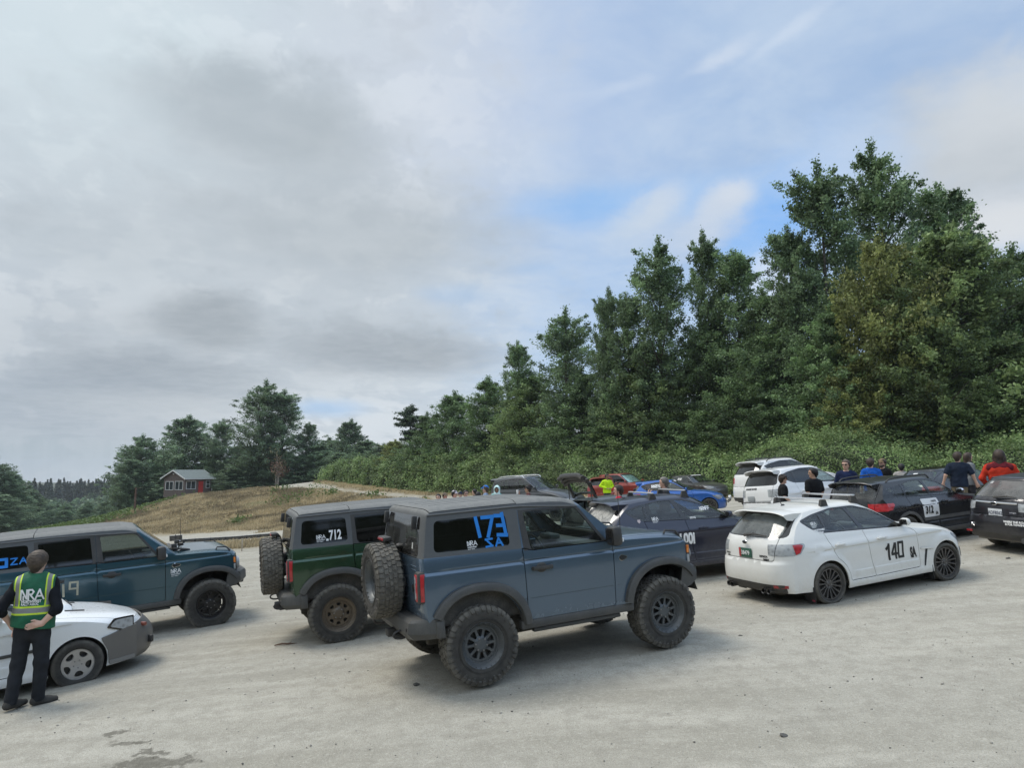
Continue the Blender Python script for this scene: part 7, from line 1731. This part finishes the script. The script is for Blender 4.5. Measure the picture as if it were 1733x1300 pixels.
    park(r, 8.25, 22.2, 22); fz = c.fz; xg = float(np.interp(c.sz(fz(.80), 'g0', 'gb'), c.sig, c.S[:, 0])); rear_text(c, 'badge_lettering', 'RANGE ROVER', fz(.97), .46, .075, M_INK, bold=.004); plate(r, 'number_plate', (xg-.02, .22, fz(.78)), 0, '', plain('plate_grey', (.30, .32, .33), .5), M_INK)
    mb = MB(); mb.box((xg-.02, 0, fz(.70)), (.03, 1.2, .03), bev=.006); mb.build('trim_line', M_TRIM, r)
    r, c = hatch('white crossover with curved side windows parked beyond the white SUV', pl_, 'parked cars', wb=2.70, xr=-.90, xf=3.55, ws=1.04, hs=1.10, roofz=1.60, Rt=.35, Rr=.24, style='split', boxy=.2, lift=.08, lamp='red', clad=M_TRIM, roof_rails=1, glassR=M_GTINT, glassF=M_GMED, wide=False)
    park(r, 9.45, 27.0, 20, dz=.25)
    # --- black coupe-backed car behind 312, dark estate at the edge
    r, c = hatch('glossy black low hatch behind the man in the navy shirt', paint('paint_gloss_black', (.008, .009, .010), .1, .15, dust=.04, lowdust=.1), 'parked cars', wb=2.70, xr=-1.0, xf=3.6, ws=1.03, roofz=1.44, style='split', boxy=-.5, lamp='red', glassR=M_GMED, rearglass=M_GMED, spoiler=False, antenna=False, wide=False)
    park(r, 12.2, 20.9, 22); c.patch('window_sticker', [np.array([(c.k('gt', -.14), -.05), (c.k('gt', -.14), .12), (c.k('gt', -.09), .12), (c.k('gt', -.09), -.05)])], 1, M_WHITE, r, .004, surf='strip')
    r, c = hatch('dark grey estate with roof spoiler cut off by the right edge', paint('paint_slate', (.022, .024, .028), .3, .25, dust=.08, lowdust=.15), 'parked cars', hs=1.05, roofz=1.55, boxy=.6, style='split', lamp='red', wide=False)
    park(r, 16.2, 21.0, 24)
    # --- blue hatch with lamps
    r, c = hatch('bright blue hatchback with round spotlamps on its nose', paint('paint_bright_blue', (.012, .11, .42), .25, .25, dust=.05, lowdust=.15), 'parked cars', wb=2.49, xr=-.75, xf=3.22, ws=.97, hs=1.0, roofz=1.50, style='split', lamp='red', wide=False, glassR=M_GMED, antenna=False)
    park(r, 6.0, 31.2, -16); fx, fz = c.fx, c.fz; marks(c, 'window_lettering', .2, 1.2, 0.384, 0.115, 5, M_WHITE, c.objs['paneR_r'])
    mb = MB(); mb.tube([(3.22, -.5, .42), (3.34, -.5, .50), (3.34, .5, .50), (3.22, .5, .42)], .025, 6); mb.build('lamp_bar', M_BLACK, r)
    for y in (-.38, -.13, .13, .38):
        mb = MB(); mb.lathe([(0, .0001), (.005, .075), (.03, .085), (.0, .095), (-.08, .07)], 18); o = mb.build('spotlamp', M_LAMP, r); o.location = (3.36, y, .60); o.rotation_euler = (0, 0, R(-90))
    c.patch('windscreen_banner', [np.array([(c.k('wt', .02), -.45), (c.k('wt', .14), -.47), (c.k('wt', .14), .47), (c.k('wt', .02), .45)])], 1, M_WHITE, r, .004, surf='strip')
    # --- grey hatch facing the camera at the end of the far row
    r, c = hatch('dark grey hatchback facing the lot with white lettering on its windows', paint('paint_graphite', (.060, .062, .063), .4, .28, dust=.08, lowdust=.15), 'parked cars', wb=2.64, xr=-.9, xf=3.55, roofz=1.47, style='split', wide=False, glassR=M_GMED, antenna=False)
    park(r, 11.2, 46.3, -66); mz = c; marks(c, 'window_lettering', .22, 1.16, 0.384, 0.115, 5, M_WHITE, c.objs['paneR_r']); c.patch('windscreen_banner', [np.array([(c.k('wt', -.06), -.50), (c.k('wt', .05), -.5), (c.k('wt', .05), .5), (c.k('wt', -.06), .5)])], 1, M_WHITE, r, .006, surf='strip')
    # --- red boxy cars
    pr = paint('paint_brick', (.30, .045, .028), .25, .30, dust=.06, lowdust=.18)
    r, c = hatch('brick red boxy car with a foil sunshade behind its windscreen', pr, 'parked cars', wb=2.60, xr=-.72, xf=3.40, hs=1.10, roofz=1.60, boxy=.9, style='split', lamp='red', wide=False, sunshade=True, Rt=.34, Rr=.23, glassR=M_GTINT, glassF=M_GTINT, antenna=False)
    park(r, 6.6, 46.5, -46); marks(c, 'window_lettering', -.16, 1.2, .14, .16, 2, M_WHITE, c.objs['paneQ_r'])
    r, c = hatch('brick red car half hidden behind the raised tailgate', pr, 'parked cars', wb=2.60, xr=-.85, xf=3.45, hs=1.05, roofz=1.58, boxy=.4, style='split', lamp='red', wide=False, Rt=.34, Rr=.23, glassR=M_GTINT, antenna=False)
    park(r, 5.35, 42.5, 80)
    # --- grey SUV
    r, c = hatch('dark grey SUV with chrome roof rails behind the man with a cup', paint('paint_steel', (.042, .045, .048), .4, .28, dust=.08, lowdust=.15), 'parked cars', wb=2.75, xr=-1.0, xf=3.72, ws=1.09, hs=1.15, roofz=1.70, Rt=.37, Rr=.25, boxy=.85, style='split', lift=.05, roof_rails=2, glassR=M_GMED, glassF=M_GMED, wide=False, antenna=False)
    park(r, .15, 33.4, -34)
    # --- open tailgate
    r, c = hatch('dark grey hatchback with its tailgate raised beside the young person in red', paint('paint_dust_black', (.022, .024, .026), .2, .35, dust=.16, lowdust=.2, dustcol=(.2, .2, .19)), 'parked cars', roofz=1.46, style='split', gate_open=110, wide=False, boxy=.35, glassR=M_GMED, antenna=False)
    park(r, 2.35, 19.4, 26)
    r, c = hatch('white car with black roof rails, only its roof showing over the green off-roader', pl_, 'parked cars', wb=2.66, xr=-.9, xf=3.5, hs=1.0, roofz=1.46, boxy=.6, style='split', roof_rails=1, lift=.06, wide=False, Rt=.35, Rr=.24, glassR=M_GTINT, antenna=False)
    park(r, -4.7, 25.3, 20)

def build_people():
    # the marshal in the green vest, back to the camera
    px, py, z = [float(q) for q in hit(45, 1198)]; fa = R(112); mh = float(at(66, 935.5, py)[2]-z)
    pose = dict(sh=.168, el=((-.10, .315, 1.13), (-.13, -.255, 1.11)), wr=((.04, .225, .94), (-.145, -.115, .955)), kn=((.03, .12, .50), (.015, -.11, .50)), an=((-.04, .155, .085), (.03, -.10, .085)), toe=(-40, -66), hand=(((.3, -.25, -.75), (.7, .3, .2), .5), ((-.15, .85, -.12), (.15, .1, -.9), .35)))
    r, d = person('person in a green safety vest with hands on hips, back turned', (px, py, z), fa, H=mh, skin='pale', hair='sandy', top=(.010, .011, .014), sleeve='half', legs=(.022, .024, .028), pose=pose, head_turn=-.35, head_tilt=.25, h=.0085, hem=.955, shoe=(.055, .052, .047), group='people around the parked cars')
    # vest: a loose sleeveless layer with reflective bands
    m, nt, out = nodes('vest_cloth'); c = OBJ(nt); sp = NN(nt, 'ShaderNodeSeparateXYZ', i0=c); y, zc = sp.outputs[1], sp.outputs[2]
    band = lambda s, a, b: MATH(nt, 'MULTIPLY', MATH(nt, 'GREATER_THAN', s, a), MATH(nt, 'LESS_THAN', s, b)); up = MATH(nt, 'GREATER_THAN', zc, 1.155); ay = MATH(nt, 'ABSOLUTE', y)
    mx = lambda *q: q[0] if len(q) == 1 else MATH(nt, 'MAXIMUM', q[0], mx(*q[1:]))
    yel = mx(band(zc, 1.137, 1.157), band(zc, 1.060, 1.080), MATH(nt, 'MULTIPLY', up, mx(band(ay, .122, .136), band(ay, .176, .190)))); gry = mx(band(zc, 1.080, 1.137), MATH(nt, 'MULTIPLY', up, band(ay, .136, .176)))
    n = NOISE(nt, 7, 4, .6, c); col = MIX(nt, RAMP(nt, n, .35, .7), (.006, .085, .040), (.009, .125, .058)); col = MIX(nt, gry, col, (.22, .22, .21)); col = MIX(nt, yel, col, (.55, .72, .04)); b = BSDF(nt, out, Base__Color=col, Roughness=.75)
    nt.links.new(BUMP(nt, NOISE(nt, 14, 4, .6, c, 1.0), .5, .02), b.inputs['Normal'])
    tor = d['inf'](d['torso'], .036)+[((0, -.06, .84), (0, -.06, 1.10), .170, .150, .95), ((0, .06, .84), (0, .06, 1.10), .170, .150, .95), ((-.01, .15, 1.38), (-.01, -.15, 1.38), .088, .088)]; nk = d['hc']
    def cutv(g): return np.maximum(np.maximum(.905+.10*np.clip(g[..., 1], -.2, .2)*1.2-g[..., 2], np.abs(g[..., 1])-np.where(g[..., 2] > 1.15, .205, .30)), np.where(np.hypot(g[..., 0]+.0, g[..., 1]) < .075, g[..., 2]-1.515, -1.0))
    v = sdf_mesh('safety_vest', tor, .009, m, r, cut=cutv, rough=(.004, 17))
    bv = bmesh.new(); bv.from_mesh(v.data); from mathutils.bvhtree import BVHTree; tree_ = BVHTree.FromBMesh(bv)
    def onback(V, F, name):
        W = []
        for q in V:
            h_ = tree_.ray_cast(Vector((-1.0, -q[0], q[1])), Vector((1, 0, 0))); W.append((h_[0].x-.009, -q[0], q[1]) if h_[0] else (-.2, -q[0], q[1]))
        MB().add(W, F).build(name, M_WHITE, v, smooth=False)
    V, F = nra2d(.225, .17); onback(V*[1, 1.15]+[-.112, 1.232], F, 'club_logo'); V, F = text2d('NORTHWEST', .040, .0022, narrow=.80); onback(V+[-.105, 1.198], F, 'club_lettering'); V, F = text2d('RALLY ASSOC', .036, .0012, narrow=.78); onback(V+[-.105, 1.168], F, 'club_lettering'); bv.free()
    P = person_at
    cross = dict(el=((-.02, .25, 1.17), (-.02, -.25, 1.17)), wr=((.20, .10, 1.12), (.20, -.10, 1.12)))
    P('person in black cap, sunglasses and black shirt facing right beside the white SUV', 1324, 804.5, 18.6, R(-8), cap=(.012, .012, .013), glasses=True, hair='brown', top=(.010, .010, .011), pose=dict(el=((-.03, .24, 1.17), (-.02, -.25, 1.17)), wr=((.18, .20, 1.0), (.20, -.22, .98))), legs=(.03, .03, .035))
    r, d = P('person with black hair and plain black shirt, back to the camera by the roof bars', 1376, 793.5, 17.9, R(115), hair='dark', skin='tan', top=(.009, .009, .010), head_turn=.9, wide=1.08, legs=(.02, .02, .022))
    P('person in a navy jacket and sunglasses facing the lot', 1431, 780, 19.6, R(-115), glasses=True, hair='sandy', top=(.012, .020, .060), sleeve='long', head_turn=-.4, legs=(.03, .03, .035))
    P('person in a bright blue shirt, back turned and head to the right', 1473, 777, 21.0, R(75), hair='brown', top=(.010, .095, .42), head_turn=-.6, legs=(.05, .05, .05))
    r, d = P('person in a tan cap and black jacket holding a pale green cup', 1493, 778, 21.6, R(-150), cap=(.22, .16, .095), beard=True, hair='brown', top=(.010, .010, .011), sleeve='long', pose=cross, legs=(.03, .03, .035)); cupm = plain('cup_green', (.35, .60, .50), .5)
    mb = MB(); mb.lathe([(0, .03), (.10, .042)], 12, axis='z'); o = mb.build('cup', cupm, None); o.location = r.matrix_basis @ Vector((.25, .02, 1.10)); tag(o, 'pale green paper cup held by the person in the tan cap', 'cup')
    P('person with short dark hair, only the head above the black estate roof', 1525, 786, 22.6, R(60), hair='dark', top=(.36, .34, .32), legs=(.03, .03, .035))
    P('person in a navy T-shirt and khaki shorts, back to the camera', 1620, 766.5, 19.4, R(65), hair='brown', top=(.014, .022, .040), shorts=True, legs=(.14, .115, .075), wide=1.10, head_turn=-.45, pose=dict(el=((-.06, .30, 1.17), (-.04, -.31, 1.17)), wr=((.02, .36, .95), (.03, -.38, .96))))
    P('person with dark hair in a grey top behind the navy T-shirt, facing right', 1637, 767.5, 20.3, R(-5), hair='brown', long_hair=True, top=(.16, .17, .18), legs=(.03, .03, .035))
    r, d = P('person in an orange-red and maroon hooded jacket with long brown hair', 1690, 763, 16.3, R(55), hair='brown', long_hair=True, top=(.52, .040, .018), top_name='red_jacket', sleeve='long', wide=1.22, pose=dict(el=((-.02, .33, 1.17), (-.02, -.33, 1.17)), wr=((.12, .24, 1.0), (.12, -.24, 1.0))), legs=(.03, .03, .035))
    sdf_mesh('jacket_yoke', [((-.02, .17, 1.39), (-.02, -.17, 1.39), .092, .092), ((-.09, .07, 1.39), (-.09, -.07, 1.39), .065, .065, .8), ((-.05, .09, 1.45), (-.05, -.09, 1.45), .06, .06)], .015, cloth('maroon', (.12, .012, .020)), r, cut=lambda g: 1.335-g[..., 2])
    P('person in a yellow hi-vis jacket standing by the red cars', 1027, 803.5, 36, R(-70), hair='dark', top=(.52, .78, .02), top_name='hivis', sleeve='long', legs=(.05, .05, .045), wide=1.15, shorts=True, pose=dict(el=((-.05, .34, 1.2), (-.05, -.34, 1.2)), wr=((.16, .12, 1.10), (.16, -.12, 1.10))), skin='brown')
    P('young person in a red jacket with dark hair looking left', 1047, 822.5, 17.3, R(165), hair='brown', top=(.46, .012, .035), sleeve='long', head_turn=.2, legs=(.03, .03, .035))
    r, d = P('person in a grey hooded top holding up a phone', 1124, 809.5, 18.2, R(168), hair='grey', glasses=False, top=(.042, .042, .045), sleeve='long', wide=1.08, pose=dict(el=((.14, .20, 1.20), (.10, -.24, 1.16)), wr=((.36, .10, 1.36), (.32, -.06, 1.33)), hand=(((.2, 0, 1), (0, -1, .1), .9), ((.2, .1, 1), (0, 1, .1), .9))), legs=(.03, .03, .035))
    mb = MB(); mb.box((0, 0, 0), (.012, .075, .15), 0, bev=.006); mb.box((-.0065, 0, 0), (.002, .066, .135), 1); o = mb.build('phone', [M_INK, plain('screen_dark', (.05, .06, .07), .1)], None); o.matrix_basis = r.matrix_basis @ Matrix.Translation((.42, .02, 1.46)); tag(o, 'black phone held up by the person in the grey hooded top', 'phone')
    r, d = P('person with dark cap in a maroon top about to drink from a white cup', 894, 822.5, 24.5, R(178), cap=(.03, .022, .02), hair='dark', skin='tan', top=(.10, .035, .035), sleeve='long', pose=dict(el=((.05, .26, 1.2), (.12, -.24, 1.25)), wr=((.2, .2, 1.05), (.30, -.10, 1.44)), hand=(None, ((.3, .2, .9), (0, 1, .1), .9))), legs=(.03, .03, .035))
    mb = MB(); mb.lathe([(0, .032), (.13, .044), (.135, .03)], 12, axis='z'); o = mb.build('cup', M_WHITE, None); o.location = r.matrix_basis @ Vector((.37, -.04, 1.47)); tag(o, 'white paper cup raised by the person in the dark cap', 'cup')
    g = [('person with dark hair and the lowest head, leftmost of the group by the brambles', 742, 837.5, 25.5, dict(hair='dark', top=(.03, .03, .03))), ('person in a tan cap second from the left in the group by the brambles', 753, 835.5, 26.2, dict(hair='brown', cap=(.25, .19, .13), top=(.25, .05, .05))),
         ('person in a pink plaid top and white-checked cap leaning forward', 769, 831.5, 25.8, dict(hair='dark', cap=(.60, .55, .58), top=(.62, .22, .30), sleeve='long')), ('person in a dark blue hat between the pink top and the sunglasses wearer', 779, 833.0, 27.5, dict(hair='dark', cap=(.02, .03, .06), top=(.03, .05, .09), sleeve='long')),
         ('person in sunglasses and black top with bare forehead in the group by the brambles', 788, 831.0, 26.0, dict(hair='dark', glasses=True, top=(.012, .012, .013), face=-60)), ('person with swept dark hair facing left at the back of the group', 803.5, 829.0, 28.5, dict(hair='dark', top=(.04, .05, .04), face=170)),
         ('person with dark hair and black top, back turned, right of the sunglasses wearer', 809, 833.5, 25.6, dict(hair='dark', top=(.012, .012, .013), face=80)), ('tall person in a blue cap and pale blue shirt facing left', 822, 823.0, 26.4, dict(hair='sandy', cap=(.01, .16, .55), top=(.20, .27, .38), face=175)),
         ('person in a white and turquoise hooded top', 841, 824.5, 26.8, dict(hood=(.55, .72, .70), hair='dark', top=(.16, .55, .50), sleeve='long', skin='brown', face=-95))]
    for lb, u, vt, Y, kw in g: P(lb, u, vt, Y, R(kw.pop('face', -100+(u % 7)*12)), h=.018, **kw)

def build_trees():
    T = tree; gA, gB = 'trees behind the gravel lot', 'trees around the cabin'
    T('tallest dark cottonwood with a ragged top above the right side', 1494, 240, 52, 175, 'cotton', var=0, group=gA)
    T('tall cottonwood just left of the tallest, with a blunt leafy top', 1388, 280, 50, 165, 'cotton', var=1, group=gA)
    T('tall cottonwood right of the tallest with a rounded feathery top', 1598, 314, 55, 180, 'cotton', var=2, group=gA)
    T('slim cottonwood on the left shoulder of the tallest group', 1338, 385, 50, 120, 'cotton', var=2, group=gA)
    T('yellow-green tree in front of the tallest cottonwood', 1492, 402, 44, 190, 'maple', 'yellow', 0, group=gA)
    T('broad mid-green maple in front of the tall right group', 1592, 388, 42.5, 270, 'maple', 'maple', 1, group=gA)
    T('dark tree at the far right behind the broad maple', 1704, 418, 47, 190, 'alder', 'alder', 0, group=gA)
    T('dark tree cut by the right edge of the picture', 1770, 440, 45, 200, 'alder', 'alder', 1, group=gA)
    T('light green young maple low at the front of the right group', 1565, 528, 39.5, 190, 'maple', 'maple', 2, group=gA)
    T('leafy low tree filling the right edge above the red jacket', 1700, 570, 38.5, 230, 'alder', 'maple', 2, group=gA)
    T('low yellowish tree over the top of the bramble mound', 1440, 612, 42, 150, 'maple', 'yellow', 2, group=gA)
    T('dark alder low in the middle of the tall right group', 1400, 520, 46, 170, 'alder', 'alder', 2, group=gA)
    T('thin spire-topped tree with a bare tip', 1190, 392, 57, 95, 'cotton', 'cotton', 1, group=gA)
    T('cottonwood with a pointed crown right of the thin spire', 1248, 428, 56, 150, 'cotton', 'cotton', 2, group=gA)
    T('dark shaded tree in the dip between the spire pair and the tall group', 1300, 496, 53, 170, 'alder', 'alder', 0, group=gA)
    T('high egg-shaped cottonwood standing alone in the middle of the row', 1117, 411, 56, 145, 'cotton', 'cotton', 0, group=gA)
    T('narrow light cottonwood column left of the egg-shaped one', 1025, 491, 60, 75, 'cotton', 'cotton', 1, group=gA)
    T('small cottonwood tucked between the narrow column and the egg-shaped one', 1062, 500, 59, 100, 'cotton', 'cotton', 2, group=gA)
    T('round-headed cottonwood near the left end of the tall row', 954, 521, 63, 125, 'cotton', 'cotton', 0, group=gA)
    T('small tree with a feathery top at the left end of the tall row', 880, 580, 70, 75, 'cotton', 'cotton', 2, group=gA)
    T('olive green tree in front of the egg-shaped cottonwood', 1093, 592, 50, 185, 'alder', 'maple', 0, group=gA)
    T('dark bushy tree below the thin spire', 1195, 552, 49, 170, 'alder', 'alder', 1, group=gA)
    T('dark bushy tree filling the gap beside the bramble mound', 1285, 590, 47, 170, 'alder', 'alder', 2, group=gA)
    T('dark alder in front of the round-headed cottonwood', 985, 625, 58, 150, 'alder', 'alder', 2, group=gA)
    T('bright green alder in front of the feathery small tree', 895, 632, 62, 150, 'alder', 'maple', 1, group=gA)
    T('mid green alder in the falling line left of the feathery tree', 833, 640, 72, 125, 'alder', 'alder', 0, group=gA)
    T('broad alder lower down the falling line of trees', 768, 664, 80, 115, 'alder', 'alder', 1, group=gA)
    T('small alder between the broad alder and the lone pine', 722, 700, 86, 90, 'alder', 'alder', 2, group=gA)
    T('lone pine with layered branches above the left end of the brambles', 695, 688, 104, 62, 'pine', 'pine', 0, group=gA)
    T('small yellowing tree at the foot of the lone pine', 668, 745, 100, 55, 'maple', 'yellow', 1, group=gA)
    for i, (u, v, Y, w, lb) in enumerate(((1050, 690, 54, 150, 'low dark undergrowth tree behind the brambles below the narrow column'), (930, 720, 64, 150, 'low dark undergrowth tree behind the brambles under the round-headed cottonwood'), (1160, 690, 50, 170, 'low dark undergrowth tree behind the brambles under the spire'), (1330, 660, 46, 170, 'low dark undergrowth tree beside the top of the bramble mound'), (1520, 680, 40, 210, 'low leafy undergrowth tree behind the navy T-shirt'), (1640, 690, 38, 200, 'low leafy undergrowth tree left of the red jacket'), (1770, 660, 37, 200, 'low leafy undergrowth tree at the right border'), (830, 730, 74, 120, 'low dark undergrowth tree behind the middle of the bramble bank'), (1240, 660, 48, 160, 'low dark undergrowth tree left of the bramble mound'))):
        T(lb, u, v, Y, w, 'alder', 'alder', i % 3, group=gA)
    # around the cabin and beyond
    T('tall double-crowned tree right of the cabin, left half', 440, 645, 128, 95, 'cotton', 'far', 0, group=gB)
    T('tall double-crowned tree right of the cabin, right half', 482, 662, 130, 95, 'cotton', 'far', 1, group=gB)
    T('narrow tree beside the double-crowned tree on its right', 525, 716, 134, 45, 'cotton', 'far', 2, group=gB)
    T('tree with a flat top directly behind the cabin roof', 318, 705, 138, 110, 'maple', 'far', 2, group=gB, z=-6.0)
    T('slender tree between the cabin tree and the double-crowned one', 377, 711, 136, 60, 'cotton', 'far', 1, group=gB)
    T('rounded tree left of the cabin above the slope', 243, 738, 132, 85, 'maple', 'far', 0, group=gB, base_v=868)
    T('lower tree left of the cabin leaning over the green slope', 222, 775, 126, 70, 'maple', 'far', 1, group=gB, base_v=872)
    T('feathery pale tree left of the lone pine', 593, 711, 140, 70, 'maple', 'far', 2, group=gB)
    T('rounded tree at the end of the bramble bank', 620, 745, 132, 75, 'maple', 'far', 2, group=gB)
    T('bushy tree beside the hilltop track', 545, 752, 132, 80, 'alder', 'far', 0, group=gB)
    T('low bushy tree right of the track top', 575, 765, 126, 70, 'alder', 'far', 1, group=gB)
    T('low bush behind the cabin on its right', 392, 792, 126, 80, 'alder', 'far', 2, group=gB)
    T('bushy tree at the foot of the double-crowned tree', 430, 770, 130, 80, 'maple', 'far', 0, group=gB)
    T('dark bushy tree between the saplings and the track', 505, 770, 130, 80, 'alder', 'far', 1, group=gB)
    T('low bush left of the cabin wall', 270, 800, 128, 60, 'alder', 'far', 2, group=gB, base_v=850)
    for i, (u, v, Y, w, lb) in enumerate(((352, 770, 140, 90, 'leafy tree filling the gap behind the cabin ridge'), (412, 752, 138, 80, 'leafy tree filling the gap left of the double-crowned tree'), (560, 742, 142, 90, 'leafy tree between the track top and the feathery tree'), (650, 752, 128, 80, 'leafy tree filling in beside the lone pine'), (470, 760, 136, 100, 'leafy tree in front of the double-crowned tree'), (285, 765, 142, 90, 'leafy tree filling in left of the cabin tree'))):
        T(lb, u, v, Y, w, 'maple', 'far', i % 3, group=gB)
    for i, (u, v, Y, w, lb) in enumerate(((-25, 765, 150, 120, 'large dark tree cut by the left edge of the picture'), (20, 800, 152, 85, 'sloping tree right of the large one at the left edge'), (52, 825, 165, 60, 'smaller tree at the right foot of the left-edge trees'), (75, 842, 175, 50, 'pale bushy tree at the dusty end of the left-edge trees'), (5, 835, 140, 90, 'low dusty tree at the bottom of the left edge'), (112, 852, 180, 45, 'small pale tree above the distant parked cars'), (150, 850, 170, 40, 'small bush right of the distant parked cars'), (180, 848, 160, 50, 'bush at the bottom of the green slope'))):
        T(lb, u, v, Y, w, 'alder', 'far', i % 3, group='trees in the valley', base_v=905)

build_world(); build_camera(); build_ground(); build_hedge(); build_grass(); conifer_forest(); build_cabin(); far_cars(); small_things()
build_haze(); build_trees(); build_vehicles(); build_people()
